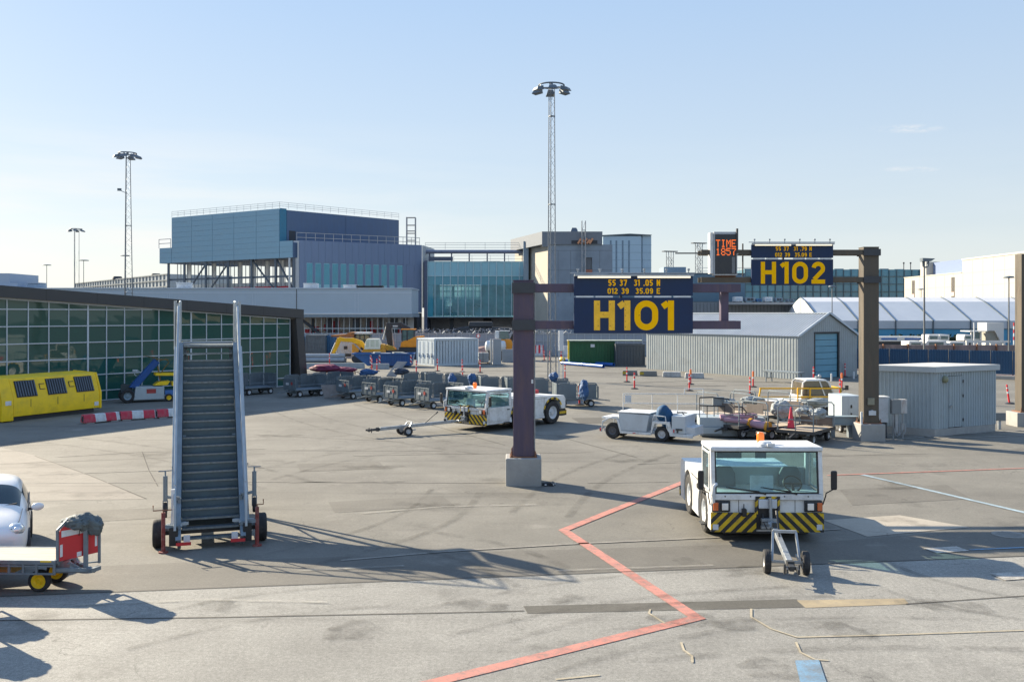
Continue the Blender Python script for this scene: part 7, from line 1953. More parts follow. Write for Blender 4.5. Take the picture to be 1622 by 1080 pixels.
# ------------------------------------------------------------------ grey baggage carts
cartpan = mat('cart_panel_blue_grey', (0.14,0.175,0.20), .55, metal=.2, var=.18, scale=3, dirt=(.09,.09,.09), dirt_amt=.4)
stick_r = mat('sticker_red', (0.36,0.05,0.045), .6, var=.25)
def slat_panel(mb, x0, x1, y, z0, z1, rad=.18, gap=.105):
    pts = [(x0,y,z0),(x0,y,z1-rad)]+[(x0+rad-rad*math.cos(R(a)),y,z1-rad+rad*math.sin(R(a))) for a in (30,60)]+[(x0+rad,y,z1),(x1-rad,y,z1)]+[(x1-rad+rad*math.sin(R(a)),y,z1-rad+rad*math.cos(R(a))) for a in (30,60)]+[(x1,y,z1-rad),(x1,y,z0)]
    mb.tube(pts, .026, 6, True)
    n = int((x1-x0)/gap)
    for k in range(1,n):
        x = x0+(x1-x0)*k/n; zt = z1-(max(0,rad-min(x-x0,x1-x))**2)/rad*.8
        mb.box(x-.028,x+.028,y-.012,y+.012,z0,zt)
    mb.box(x0,x1,y-.016,y+.016,(z0+z1)/2-.02,(z0+z1)/2+.02)
def mesh_cart(tall=True):
    o = thing('baggage_cart', 'x', 'baggage cart', (0,0,0), 0, 'grey baggage carts in rows')
    b = MB(); b.box(-1.25,1.25,-.72,.72,.44,.52); b.box(-1.0,1.0,-.1,.1,.36,.439); b.build('deck', cartgrey, o, bev=.01)
    for sx_, h in ((-1,1.18),(1,1.36)):
        b = MB(); x = sx_*1.25
        b.box(x-.02,x+.02,-.72,.72,.50,h-.01)
        for yy in (-.70,.70,-.25,.25): b.box(x-.035,x+.035,yy-.03,yy+.03,.53,h)
        b.box(x-.035,x+.035,-.73,.73,h,h+.05)
        e = b.build('end_panel', cartpan, o, bev=.006)
        if sx_ < 0:
            b = MB(); b.cyl((x-.05,-.30,.92),(x-.036,-.30,.92),.11,n=14); b.build('sticker', stick_r, e)
            b = MB(); b.box(x-.045,x-.036,.05,.38,.80,.95); b.build('plate', white_old, e)
    for x0, x1 in ((-1.2,-.03),(.03,1.2)):
        b = MB(); slat_panel(b, x0, x1, .70, .53, 1.42); b.box(x0+.05,x1-.05,.712,.722,.55,1.36); b.build('slat_panel', cartpan, o)
    b = MB(); b.tube([(-1.2,-.7,.53),(-1.2,-.7,.80),(1.2,-.7,.80),(1.2,-.7,.53)],.02,6); b.build('side_rail', cartgrey, o)
    for x in (-.85,.85):
        for y in (-.58,.58): wheel(o, (x,y,.21), .21, .13, axis=(0,1,0), rim=white_old, rr=.55)
    b = MB(); b.bar((-1.25,-.25,.40),(-1.85,0,.34),.05); b.bar((-1.25,.25,.40),(-1.85,0,.34),.05); b.bar((-1.85,0,.34),(-2.15,0,.30),.06); b.box(-.95,-.75,-.5,.5,.2,.36); b.box(.75,.95,-.5,.5,.2,.36); b.build('drawbar', cartgrey, o)
    return o
mc = mesh_cart()
CARTS = [ # px, ground y, rotation, label
 (404,624,48,'grey baggage cart nearest the boarding stairs, by the glass facade'),(484,627,46,'grey baggage cart with red sticker at the terminal end frame'),(527,622,46,'grey baggage cart behind the stained board'),
 (568,630,44,'grey baggage cart just right of the stained board, its far half hidden'),(610,635,44,'grey baggage cart below the blue tarpaulin lump in the front row'),(646,641,42,'grey baggage cart with hanging flap, front row'),(696,645,40,'grey baggage cart just left of the tug windscreen'),
 (664,619,188,'grey slatted baggage cart at the far left end of the rear row, half hidden'),(702,622,188,'grey slatted baggage cart in the rear row, left of the blue bundle'),(744,626,188,'grey slatted cart with blue bundle, second in the rear row'),(790,629,188,'grey slatted cart in the rear row behind the tug cab'),(832,632,188,'grey slatted cart in the rear row behind the brown post'),
 (868,634,188,'grey slatted cart in the rear row right of the brown post'),(911,643,188,'rightmost grey slatted cart, alone with its wheels in view')]
for i, (x, y, r, lab) in enumerate(CARTS):
    p = gp(x,y)
    if i == 0: mc.location = p; mc.rotation_euler.z = R(r); mc['label'] = lab; mc.scale = (.9,.9,.9)
    else: dup(mc, p, R(r), lab)
def bundle(x, y, Y, rx, ry, rz, seed, m, lab, name='tarpaulin'):
    p = ap(x,y,Y); b = MB(); cloth(b, (0,0,0), rx, ry, rz, seed, amp=.45)
    o = b.build(name, m, None, p, ang=75); return tag(o, lab, 'tarpaulin')
bundle(716,602,57,.25,.3,.36,2,bluetarp,'blue tarpaulin hung on the end of a rear row cart, left of the tug')
bundle(748,600,56,.24,.3,.32,6,bluetarp,'blue tarpaulin hung between two rear row carts above the tug roof')
bundle(634,588,55,.42,.32,.2,8,mat('dark_tarp', (0.03,0.045,0.075), .7, var=.2, bump=.4, bscale=9),'dark folded tarpaulin on the front row cart beside the leaning sheet')
bundle(925,618,49.5,.22,.4,.55,12,bluetarp,'blue tarpaulin on the right end of the rightmost cart')
bundle(877,597,52.5,.24,.3,.26,14,bluetarp,'blue tarpaulin on the cart right of the brown post')
bundle(584,590,60,.55,.4,.2,16,bluetarp,'blue and white tarpaulin lump on the cart right of the stained board')
maroon = mat('maroon_tarp', (0.16,0.02,0.06), .7, var=.25, bump=.4, bscale=6)
b = MB(); cloth(b, (0,0,.95), 1.05,.7,.28, 21, amp=.35); cloth(b, (1.1,0,.82), .9,.6,.2, 22, amp=.35)
o = b.build('tarpaulin', maroon, None, ap(518,0,66)*1, ang=75); o.location.z = 0.25; tag(o, 'maroon tarpaulin heap behind the slatted cart railing', 'tarpaulin')
b = MB(); b.box(-1.5,2.4,-.7,.7,0,.6); o = b.build('pallet_pile', site_dark, None, (o.location.x,66,0), bev=.06); tag(o, 'dark pile of pallets under the maroon tarpaulin', 'pallet pile')
# loose sheets leaning among the carts
def sheet_thing(name, lab, pts, m, th=.03, cat='board'):
    p0 = Vector(pts[0]); vs = [Vector(p)-p0 for p in pts]; n = (vs[1]-vs[0]).cross(vs[2]-vs[0]).normalized()*th
    b = MB(); k = len(vs); b.add(vs+[v+n for v in vs], [tuple(range(k-1,-1,-1)),tuple(range(k,2*k))]+[(i,(i+1)%k,k+(i+1)%k,k+i) for i in range(k)])
    return tag(b.build(name, m, None, p0, smooth=False), lab, cat)
stain = mat('stained_board', (0.21,0.19,0.18), .85, var=.25, scale=2.5, dirt=(.14,.09,.06), dirt_amt=.8, dirt_scale=2)
Yq = 56; sheet_thing('board', 'stained brown grey board with slanted lower edge standing in front of the carts', [ap(514,630.5,55.8),ap(556,627.5,56.2),ap(558,609,56.4),ap(508,610,56.1)], stain, .05)
b = MB()
for k in range(13):
    t = k/12; p = ap(516+42*t,609,56.6); h = .18+.37*min(1,t*2.2); b.bar((p.x,p.y,p.z-.2),(p.x,p.y,p.z+h),.035)
p, q, r_ = ap(514,608.5,56.6), ap(533,600,56.6), ap(559,599,56.6); b.bar(p,q,.04); b.bar(q,r_,.04); p = ap(516,612,56.6); q = ap(559,612,56.6); b.bar(p,q,.04)
for x_ in (517,558): p = ap(x_,612,56.6); b.bar((p.x,p.y,0),p,.05)
o = b.build('railing', cartpan); tag(o, 'grey slatted railing with sloping left shoulder behind the stained board', 'railing')
sheet_thing('board', 'tall dark grey sheet leaning backwards out of the front row carts', [ap(612,596,57),ap(627,597,57),ap(645,573.5,58.5),ap(629,573,58.5)], mat('dark_sheet', (0.11,0.125,0.14), .6, var=.2), .04)
sheet_thing('board', 'grey flap hanging down off the front row cart, touching the ground', [ap(636,631,55.4),ap(655,631.5,55.4),ap(657,614,55.9),ap(639,613.5,55.9)], mat('flap_grey', (0.20,0.27,0.29), .6, var=.15), .03)
sheet_thing('board', 'narrow dark flap leaning against the front row cart, left of the grey flap', [ap(616,628,55.6),ap(627,629,55.6),ap(632,608,56),ap(622,607,56)], mat('flap_dark', (0.09,0.11,0.13), .6, var=.15), .03)

# ------------------------------------------------------------------ blue-covered belt loader by the glass facade
bl = thing('belt_loader', 'parked belt loader with blue covered raised arm and yellow rail, by the green glass', 'belt loader', gp(236,635.5), R(28))
lw_ = mat('loader_white', (0.40,0.46,0.49), .55, var=.1, dirt=(.2,.2,.2), dirt_amt=.4)
b = MB(); b.exty([(-.9,.15),(.75,.15),(.75,.85),(-.75,.9)],-.6,.6); b.build('body', lw_, bl, bev=.03)
b = MB(); b.exty([(-1.1,.85),(-.7,.75),(.55,2.2),(.30,2.42)],-.32,.32); b.build('arm_cover', mat('loader_blue', (0.012,0.075,0.26), .6, var=.15, bump=.3, bscale=6), bl, bev=.05)
b = MB(); b.bar((.3,-.35,1.55),(3.6,-.35,1.45),.16,.14); b.bar((.3,.35,1.55),(3.6,.35,1.45),.16,.14); b.build('rail', yellow, bl, bev=.01)
b = MB(); b.exty([(.2,.92),(.95,.92),(1.1,1.15),(.5,1.12)],-.4,.4); b.box(1.2,3.2,-.3,.3,.85,1.1); b.build('drive_housing', yellow, bl, bev=.02)
b = MB(); b.tube([(.5,-.2,2.3),(.9,-.2,2.42),(1.05,-.2,2.2),(.6,-.2,1.6)],.03,6); b.tube([(-.3,-.34,2.5),(-.35,-.34,2.62),(.2,-.34,2.55),(.4,-.34,2.35)],.02,6); b.bar((.6,-.2,1.0),(.45,-.2,2.0),.08); b.bar((.35,-.34,2.43),(1.0,-.34,2.36),.10,.06); b.build('handle_frame', mat('loader_brown', (0.16,0.11,0.03), .6), bl)
b = MB(); b.box(.8,3.6,-.45,.45,.35,.62); b.build('chassis', mat('loader_blue2', (0.05,0.16,0.42), .5), bl, bev=.02)
b = MB(); b.cyl((-.95,-.5,.3),(-.95,.5,.3),.06,n=8); b.box(-1.5,-.9,-.12,.12,.4,1.0); b.cyl((-1.35,0,.9),(-1.35,0,1.05),.12,n=10); b.build('steering_column', mat('loader_dark', (0.04,0.055,0.06), .6), bl)
for x, y, r in ((-1.2,-.5,.38),(-1.2,.5,.38)): wheel(bl, (x,y,r), r, .24, axis=(0,1,0), rim=mat('rim_blue_grey', (0.22,0.30,0.35), .5), rr=.55)
for x, y, r in ((1.0,-.55,.22),(3.2,-.55,.22),(3.2,.55,.22)): wheel(bl, (x,y,r), r, .16, axis=(0,1,0), rim=yellow, rr=.6)
b = MB(); b.box(-.2,.3,-.612,-.602,.5,.75); b.build('sticker', stick_r, bl)
cb_ = thing('pipe_camera', 'small pale wall camera on a bracket on the green glass facade', 'camera', ap(214,587,54.6), 0)
b = MB(); b.cbox((0,0,0),(.26,.16,.12)); b.bar((.05,0,0),(.1,.35,-.03),.05); b.build('housing', white_old, cb_, bev=.02)
b = MB(); b.tube([(.0,0,-.06),(-.03,0,-.22),(.05,0,-.3),(.1,0,-.28)],.02,6); b.build('cable', white_old, cb_)

# ------------------------------------------------------------------ low white tow tractor
tt = thing('tow_tractor', 'low white electric tow tractor with blue covered driver seat, left of the dolly cluster', 'tow tractor', (4.30,38.5,0), R(-29))
wt = mat('tractor_white', (0.52,0.57,0.61), .5, var=.06, dirt=(.26,.25,.24), dirt_amt=.4)
ws_ = -.62
b = MB(); b.exty([(.32,.36),(1.45,.36),(1.58,1.02),(.28,1.06)], ws_+.02, .6); b.build('battery_box', wt, tt, bev=.015)
b = MB(); b.box(.24,1.62,ws_-.0,.62,1.062,1.10); b.build('lid', white, tt, bev=.01)
b = MB()
for sx_ in (0,1):
    y0, y1 = ((ws_-.015,ws_+.06),(.56,.62))[sx_]
    b.exty([(-.48,.25),(-.44,.25),(-.38,.62),(-.12,.80),(.24,.80),(.28,.90),(.05,.90),(-.30,.72) if 0 else (-.42,.72)], y0, y1)
    b.exty([(.36,.24),(1.62,.24),(1.62,.34),(.42,.34),(.28,.80),(.20,.80)], y0, y1)
    b.exty([(1.62,.24),(1.66,.24),(1.82,.70),(2.32,.70),(2.44,.25),(3.35,.22),(3.35,.34),(2.56,.36),(2.42,.80),(1.72,.80)], y0, y1)
b.box(-.46,.26,ws_+.061,.559,.78,.86); b.box(1.74,2.40,ws_+.061,.559,.74,.80); b.build('fender', white, tt, bev=.012)
b = MB(); b.box(2.50,3.05,ws_+.0,.62,.36,1.05); b.build('console', wt, tt, bev=.03)
b = MB(); b.box(3.052,3.4,ws_+.1,.55,.3,.62); b.box(-.42,3.3,ws_+.2,.45,.26,.40); b.build('chassis', white_old, tt)
b = MB(); cloth(b, (2.04,-.25,1.08), .27,.34,.34, 31, amp=.10); cloth(b, (2.24,-.28,.85), .20,.28,.42, 33, amp=.1); b.build('seat_cover', mat('tarp_navy', (0.012,0.07,0.16), .75, var=.2, bump=.3, bscale=8), tt, ang=75)
b = MB(); b.tube([(1.72,ws_,.82),(1.78,ws_,1.02),(2.25,ws_,1.0),(2.32,ws_,.55),(2.40,ws_,.42)],.022,6); b.build('grab_rail', white, tt)
b = MB(); b.tube([(2.75+.2*math.cos(a*.4),-.1+.2*math.sin(a*.4),1.14) for a in range(16)],.014,5,True); b.cyl((2.85,-.1,1.04),(2.75,-.1,1.14),.02,n=6); b.build('steering_wheel', black, tt)
for x, r in ((0,.32),(2.08,.30)):
    for y in (ws_+.14,.46): wheel(tt, (x,y,r), r, .20, axis=(0,1,0), rim=mat('rim_dull', (0.10,0.10,0.11), .6) if x < 1 else rimgrey, rr=.52)
for y in (ws_-.02,.55):
    b = MB(); b.box(-.52,-.46,y,y+.08,.28,.40); b.build('tail_lamp', red, tt)
b = MB(); b.box(2.58,2.62,ws_-.02,ws_-.002,.40,.52); b.box(.9,1.02,ws_-.022,ws_-.016,.27,.30); b.build('reflector', red, tt)
b = MB(); b.box(2.68,2.95,ws_-.04,ws_-.002,.50,.56); b.box(2.72,2.78,ws_-.04,ws_-.002,.40,.499); b.build('step', dark, tt)

# ------------------------------------------------------------------ grey loader with pink roller, dollies, red cone
gl_ = thing('roller_loader', 'grey low loader with railing and pink padded roller between yellow end wheels', 'loader', gp(1108,692), R(-6))
b = MB(); b.box(0,2.6,-.05,1.2,.42,.80); b.box(.1,.9,-.12,-.06,.14,.42); b.build('body', mat('loader_pale', (0.36,0.42,0.46), .5, var=.08, dirt=(.2,.2,.2), dirt_amt=.4), gl_, bev=.015)
b = MB(); b.box(.02,2.2,-.03,1.15,.05,.30); b.build('chassis', mat('loader_low', (0.22,0.25,0.27), .6), gl_)
b = MB()
for x in (.0,.3,1.0,1.7): b.cyl((x,-.02,.8),(x,-.02,1.28 if x else 1.6),.018,n=6)
b.tube([(0,-.02,1.6),(.5,-.02,1.62),(1.15,-.02,1.55),(1.3,-.02,1.35),(1.25,-.02,1.0)],.03,6); b.tube([(.0,-.02,1.28),(1.7,-.02,1.24),(1.85,-.02,1.05),(1.82,-.02,.8)],.03,6); b.build('railing', dark, gl_)
b = MB(); b.box(.55,1.0,.1,.3,1.28,1.62); b.build('control_panel', mat('panel_grey', (0.22,0.25,0.27), .5), gl_, bev=.02)
pk = mat('pink_pad', (0.42,0.26,0.33), .7, var=.1)
b = MB(); b.cyl((2.05,-.28,.62),(2.55,-.75,.55),.16,n=14); b.cyl((.95,-.12,.74),(2.05,-.28,.66),.10,n=8); b.build('roller', pk, gl_)
b = MB(); b.cyl((.82,-.0,.80),(2.3,.1,.86),.13,n=12); b.build('pad', pk, gl_)
for p0_, p1_ in (((1.98,-.2,.62),(2.06,-.29,.61)),((2.55,-.75,.55),(2.63,-.83,.54))):
    b = MB(); b.cyl(p0_,p1_,.20,n=18); b.build('end_wheel', myellow, gl_)
wheel(gl_, (1.7,-.02,.20), .20, .14, axis=(0,1,0)); wheel(gl_, (1.7,1.0,.20), .20, .14, axis=(0,1,0)); wheel(gl_, (.3,.9,.20), .20, .14, axis=(0,1,0))
wc_ = thing('railed_platform', 'white railed platform cart with blank notice plate behind the tow tractor', 'platform cart', (5.2,41.3,0), R(-4))
b = MB(); b.box(-.4,3.2,0,1.3,.5,.68); b.box(-.3,3.1,.1,1.2,.3,.499); b.build('deck', white_old, wc_, bev=.02)
b = MB(); 
for x in (-.35,.9,2.0,3.1): b.cyl((x,.02,.68),(x,.02,1.52),.018,n=6)
for z in (1.1,1.52): b.bar((-.35,.02,z),(3.1,.02,z),.035)
b.bar((2.3,.02,1.52),(2.3,.02,1.75),.03); b.bar((2.3,.02,1.75),(3.1,.02,1.75),.03); b.bar((3.1,.02,1.52),(3.1,.02,1.75),.03)
b.build('railing', white, wc_)
b = MB(); b.box(-.27,.0,-.02,.0,1.14,1.46); b.build('plate', white_old, wc_)
for x in (0,2.8):
    for y in (.1,1.2): wheel(wc_, (x,y,.2), .2, .14, axis=(0,1,0))
dkw = mat('dolly_deck_wood', (0.46,0.38,0.29), .8, var=.15, scale=4)
bpl = mat('brown_endboard', (0.13,0.11,0.10), .7, var=.25, scale=4)
def dolly(kind):
    o = thing('baggage_dolly', 'x', 'baggage dolly', (0,0,0), 0, 'flat baggage dollies by the brown gantry')
    b = MB(); b.box(-.72,.72,-1.15,1.15,.47,.53); b.build('deck', dkw, o, bev=.01)
    b = MB(); b.box(-.75,.75,-1.19,-1.151,.42,.54); b.box(-.75,.75,1.151,1.19,.42,.54); b.box(-.75,-.721,-1.15,1.15,.42,.54); b.box(.721,.75,-1.15,1.15,.42,.54); b.box(-.3,.3,-1.0,1.0,.34,.46); b.build('frame', dark, o)
    for yy in (-1.12,1.12):
        b = MB()
        for x in (-.7,.7): b.cyl((x,yy,.5),(x,yy,1.42),.025,n=8)
        b.tube([(-.7,yy,1.36),(-.62,yy,1.48),(.62,yy,1.48),(.7,yy,1.36)],.025,6); b.bar((-.7,yy,.95),(.7,yy,.95),.035); b.bar((0,yy,.53),(0,yy,.95),.03)
        e = b.build('end_hoop', cartgrey, o)
        if kind and yy < 0: continue
        b = MB(); b.box(-.64,.64,yy-.012,yy+.012,.56,.88) if kind else b.box(-.45,.45,yy-.012,yy+.012,1.02,1.38); b.build('end_board', bpl, e)
    for x in (-.55,.55):
        for y in (-.8,.8): wheel(o, (x,y,.21), .21, .14, rim=rimgrey, rr=.58)
    b = MB(); b.bar((0,-1.19,.42),(0,-1.75,.30),.06); b.box(-.16,.16,-1.3,-1.2,.3,.42); b.bar((-.5,-.8,.3),(.5,-.8,.3),.05); b.bar((-.5,.8,.3),(.5,.8,.3),.05); b.build('drawbar', dark, o)
    return o
tarp2 = mat('light_grey_tarp', (0.30,0.33,0.34), .7, var=.2, scale=7, bump=.4, bscale=9)
d0, d1 = dolly(0), dolly(1)
DL = [(0,1182,690,-58,'baggage dolly with grey rolled tarp, behind the pink roller'),(0,1228,692,-60,'baggage dolly in the middle of the cluster, brown board and tarps'),(1,1277,699,-38,'nearest baggage dolly, carrying the red traffic cone, left of the gantry base'),(1,1150,672,-60,'baggage dolly with dark hoop half hidden behind the grey loader'),(1,1204,674,-62,'rear baggage dolly between the loader and the yellow railing')]
used = [0,0]
for k, x, y, r, lab in DL:
    src = (d0,d1)[k]; p = gp(x,y)
    if not used[k]: used[k] = 1; src.location = p; src.rotation_euler.z = R(r); src['label'] = lab
    else: dup(src, p, R(r), lab)
for i, (x, y, Y, rx, ry, rz, m, lab) in enumerate(((1151,637,40,.34,.24,.16,tarp2,'grey tarp bundle on the hoop left of the long grey one'),(1192,634,40.5,.48,.26,.16,tarp2,'long grey tarp bundle on the second hoop'),(1239,648,38,.40,.28,.30,tarp2,'slumped grey tarp draped over the hoop above the red cone'),(1296,655,37,.34,.26,.22,tarp2,'grey tarp bundle hanging on the nearest dolly, right'),(1273,651,37.3,.28,.24,.15,tarp2,'small grey tarp bundle on the nearest dolly, left'),(1292,637,44,.60,.28,.17,tarp2,'grey tarp roll in front of the yellow railed cab'))):
    bundle(x,y,Y,rx,ry,rz,40+i,m,lab,'tarp_bundle')
co = thing('traffic_cone', 'tall red traffic cone standing on the nearest baggage dolly', 'traffic cone', gp(1277,699)+Matrix.Rotation(R(-38),3,'Z') @ Vector((-.42,-.50,.532)), 0)
b = MB(); b.box(-.17,.17,-.17,.17,0,.03); b.build('base', black, co, bev=.01)
b = MB(); b.lathe((0,0,.03),(0,0,1),[(.15,0),(.135,.04),(.03,.80),(.001,.81)],18); b.build('body', mat('cone_red', (0.62,0.03,0.06), .5, var=.06), co)
# yellow railed loader with cab
yl = thing('belt_loader', 'belt loader with brown tinted cab and yellow safety railing, behind the dollies', 'belt loader', ((1290-811)*46/1500,46,0), R(4))
b = MB(); b.box(-2.6,1.0,-.8,.9,.55,.85); b.box(-.95,.85,-.75,.85,.851,1.08); b.build('body', white_old, yl, bev=.03)
b = MB(); b.exty([(-.86,1.08),(-.80,1.70),(-.66,1.80),(.28,1.80),(.42,1.72),(.72,1.08)],-.62,.7); b.build('cab', mat('cab_brown_glass', (0.10,0.085,0.06), .15, var=.2, spec=.6), yl, bev=.03)
b = MB()
for yy in (-.63,.71):
    b.tube([(-.87,yy,1.08),(-.81,yy,1.70),(-.66,yy,1.81),(.28,yy,1.81),(.43,yy,1.72),(.74,yy,1.08)],.045,6); b.bar((-.02,yy,1.81),(.26,yy,1.08),.06)
b.box(-.68,.32,-.62,.7,1.805,1.85); b.build('cab_frame', white, yl)
b = MB(); b.cyl((.1,0,1.85),(.1,0,1.98),.08,n=10); b.ball((.22,-.1,1.98),.09,n=10); b.build('lamp', steel, yl)
b = MB()
for z in (1.05,1.45): b.bar((-1.15,-.85,z),(.95,-.85,z),.07)
for x in (-1.15,-.55,.95): b.bar((x,-.85,.85),(x,-.85,1.47),.06)
b.bar((-2.95,-.7,1.45),(-1.25,-.85,1.45),.07); b.bar((-2.95,-.7,1.05),(-1.2,-.85,1.05),.04); b.bar((-3.0,-.7,.95),(-2.9,-.7,1.47),.06); b.bar((.95,-.85,1.45),(1.0,.7,1.45),.05); b.bar((1.0,.7,.9),(1.0,.7,1.45),.05)
b.build('railing', mat('rail_yellow', (0.80,0.42,0.01), .5, var=.1), yl)
for x in (-2.2,.5):
    for y in (-.7,.7): wheel(yl, (x,y,.3), .3, .2, axis=(0,1,0))
b = MB(); b.tube([(.95,-.86,1.3),(1.15,-.95,1.45)],.02,5); b.cbox((1.2,-.95,1.48),(.16,.06,.22)); b.build('mirror', black, yl)
sbm = thing('steel_trestle', 'blue grey steel beam on a trestle between the dollies and the gantry base', 'trestle', gp(1322,692), R(-3))
b = MB(); b.box(-1.0,.9,-.2,.2,.55,.82); b.box(-1.0,.9,-.24,.24,.821,.86); b.box(-1.0,.9,-.24,.24,.51,.549); b.build('beam', mat('trestle_blue_grey', (0.24,0.31,0.35), .5, metal=.2, var=.1), sbm)
for x in (-.1,.6):
    b = MB(); b.box(x-.08,x+.08,-.15,.15,0,.509); b.build('leg', cartgrey, sbm)
wheel(sbm, (-.62,0,.26), .26, .16, axis=(0,1,0))

# chocks at the foot of the nearer gantry
for i, (x, y, lab) in enumerate(((866.5,769,'black wheel chock against the nearer gantry base, left one'),(874,768.5,'black wheel chock with white marks, right one of the pair at the gantry base'))):
    o = thing('wheel_chock', lab, 'wheel chock', gp(x,y), R(20+50*i), 'wheel chocks at the gantry base')
    b = MB(); b.extx([(-.09,0),(.09,0),(.05,.07),(0,.11),(-.05,.07)],-.13,.13); b.build('body', black, o, bev=.015)
    b = MB(); b.box(-.10,-.05,-.085,-.07,.03,.06); b.box(.05,.10,-.085,-.07,.03,.06); b.build('mark', white_old, o)
    b = MB(); b.tube([(-.13,0,.06),(-.18,.03,.1),(-.12,.08,.07)],.01,5); b.build('rope', dark, o)

# concrete blocks by the shed
for i, (x, y, L_, m, lab) in enumerate(((998,594.5,24,0,'grey concrete block with yellow mark, leftmost by the corrugated shed'),(1027,595.5,28,0,'grey concrete block, second from the left by the shed'),(1064,597,29,1,'pale wrapped concrete block, third from the left by the shed'),(1100,599,30,1,'pale wrapped concrete block nearest the shed corner'))):
    p = gp(x,y); k = p.y/1500
    o = thing('concrete_block' if not m else 'concrete_block', lab, 'barrier', p, R(-24 if 0 else -8), 'blocks along the shed')
    b = MB()
    if False:
        for q in range(4): cloth(b, (-L_*k/2+(q+.5)*L_*k/4,0,.22), L_*k/7,.28,.22, 60+i*5+q, 20, 10, amp=.18)
        b.build('bag', mat('pale_bag', (0.46,0.47,0.47), .8, var=.2), o, ang=75)
    else:
        b.exty([(-L_*k/2,0),(L_*k/2,0),(L_*k/2-.05,.42),(-L_*k/2+.05,.42)],-.3,.3); b.build('block', mat('pale_bag', (0.40,0.41,0.41), .85, var=.3, scale=3, bump=.5, bscale=6) if m else mat('block_grey', (0.21,0.215,0.21), .9, var=.15, dirt=(.1,.1,.09), dirt_amt=.5), o, bev=.03)
        if m: continue
        b = MB(); b.box(-L_*k/2+.02,-L_*k/2+.35,-.32,-.302,.12,.34); b.build('mark', mat('dull_yellow', (0.40,0.30,0.03), .7), o)
# ------------------------------------------------------------------ construction machines and site clutter
mglass = mat('machine_glass', (0.10,0.16,0.16), .1, var=.15, spec=.6)
mdark = mat('machine_dark', (0.035,0.04,0.05), .6, var=.25)
morange = mat('machine_orange', (0.78,0.29,0.015), .5, var=.12, dirt=(.2,.12,.06), dirt_amt=.4)
cabcream = mat('cab_cream', (0.80,0.78,0.66), .5, var=.08, dirt=(.25,.22,.18), dirt_amt=.35)
rustyb = mat('rusty_bucket', (0.28,0.12,0.045), .85, var=.35, scale=3)
def limb(mb, pts, w, x):
    """boom/stick of varying depth in the x-z plane: pts (x, z, depth)"""
    up_p, lo_p = [], []
    for i, (px, pz, d) in enumerate(pts):
        a = Vector((pts[max(0,i-1)][0],pts[max(0,i-1)][1])); c = Vector((pts[min(len(pts)-1,i+1)][0],pts[min(len(pts)-1,i+1)][1]))
        n = Vector((-(c-a).y,(c-a).x)).normalized(); p = Vector((px,pz))
        up_p.append(p+n*d/2); lo_p.append(p-n*d/2)
    for i in range(len(pts)-1):
        q = [up_p[i],up_p[i+1],lo_p[i+1],lo_p[i]]
        vs = [(v.x,x-w/2,v.y) for v in q]+[(v.x,x+w/2,v.y) for v in q]
        mb.add(vs, [(0,1,2,3),(7,6,5,4),(0,4,5,1),(1,5,6,2),(2,6,7,3),(3,7,4,0)])
def tracks(o, L_, W, h):
    for s_ in (-1,1):
        b = MB(); pr = [(-L_/2+h*.5*math.cos(R(a))+0,h*.5+h*.5*math.sin(R(a))) for a in range(90,271,30)]+[(L_/2+h*.5*math.cos(R(a)),h*.5+h*.5*math.sin(R(a))) for a in range(-90,91,30)]
        b.exty(pr, *sorted((s_*W/2,s_*(W/2-.45)))); b.build('track', mdark, o)
# yellow excavator with folded boom
kx = 98/1500; X = lambda x: (x-590)*kx; Z = lambda y: 5-(y-497)*kx
ex = thing('excavator', 'yellow excavator with cream cab and folded boom, behind the blue skip', 'excavator', ((590-811)*kx,98,0))
tracks(ex, 3.2, 2.3, .75)
b = MB(); b.box(X(577),X(609),-1.0,1.1,.8,1.35); b.exty([(X(605.2),1.352),(X(609),1.352),(X(610),1.8),(X(605.2),1.9)],-.9,1.1); b.build('house', myellow, ex, bev=.05)
b = MB(); b.exty([(X(579),1.36),(X(581),2.1),(X(584),Z(536)),(X(602),Z(536)),(X(604.5),2.0),(X(604),1.36)],-.95,.1); cbx = b.build('cab', cabcream, ex, bev=.05)
for xa, xb in ((581.5,587),(589,595.5),(597,602)):
    b = MB(); b.exty([(X(xa),1.6),(X(xa)+.03,Z(538.5)),(X(xb)-.03,Z(538.5)),(X(xb),1.6)],-.965,-.952); b.build('window', mat('pale_cab_glass', (0.62,0.63,0.50), .15, var=.1), cbx)
b = MB(); limb(b, [(X(580),1.35,.35),(X(571),2.0,.45),(X(561),Z(540),.5),(X(556),Z(538),.42)], .4, .3); limb(b, [(X(558),Z(538.5),.4),(X(546),Z(538.5),.38),(X(536),Z(537),.42)], .36, .3); b.build('boom', mat('boom_yellow', (0.82,0.44,0.01), .45, var=.08), ex, bev=.02)
b = MB(); limb(b, [(X(537),Z(536),.45),(X(533),Z(547),.38),(X(527),Z(560),.28)], .32, .3); b.build('stick', MATS['boom_yellow'], ex, bev=.02)
b = MB(); b.cyl((X(531),.3,Z(543)),(X(523),.3,Z(561)),.09,n=8); b.cyl((X(560),.55,Z(545)),(X(572),.55,Z(557)),.09,n=8); b.build('ram', steel, ex)
b = MB(); b.exty([(X(527),Z(559)),(X(520),Z(562)),(X(516),Z(567)),(X(520),Z(570)),(X(526),Z(567))],-.1,.7); b.build('bucket', rustyb, ex)
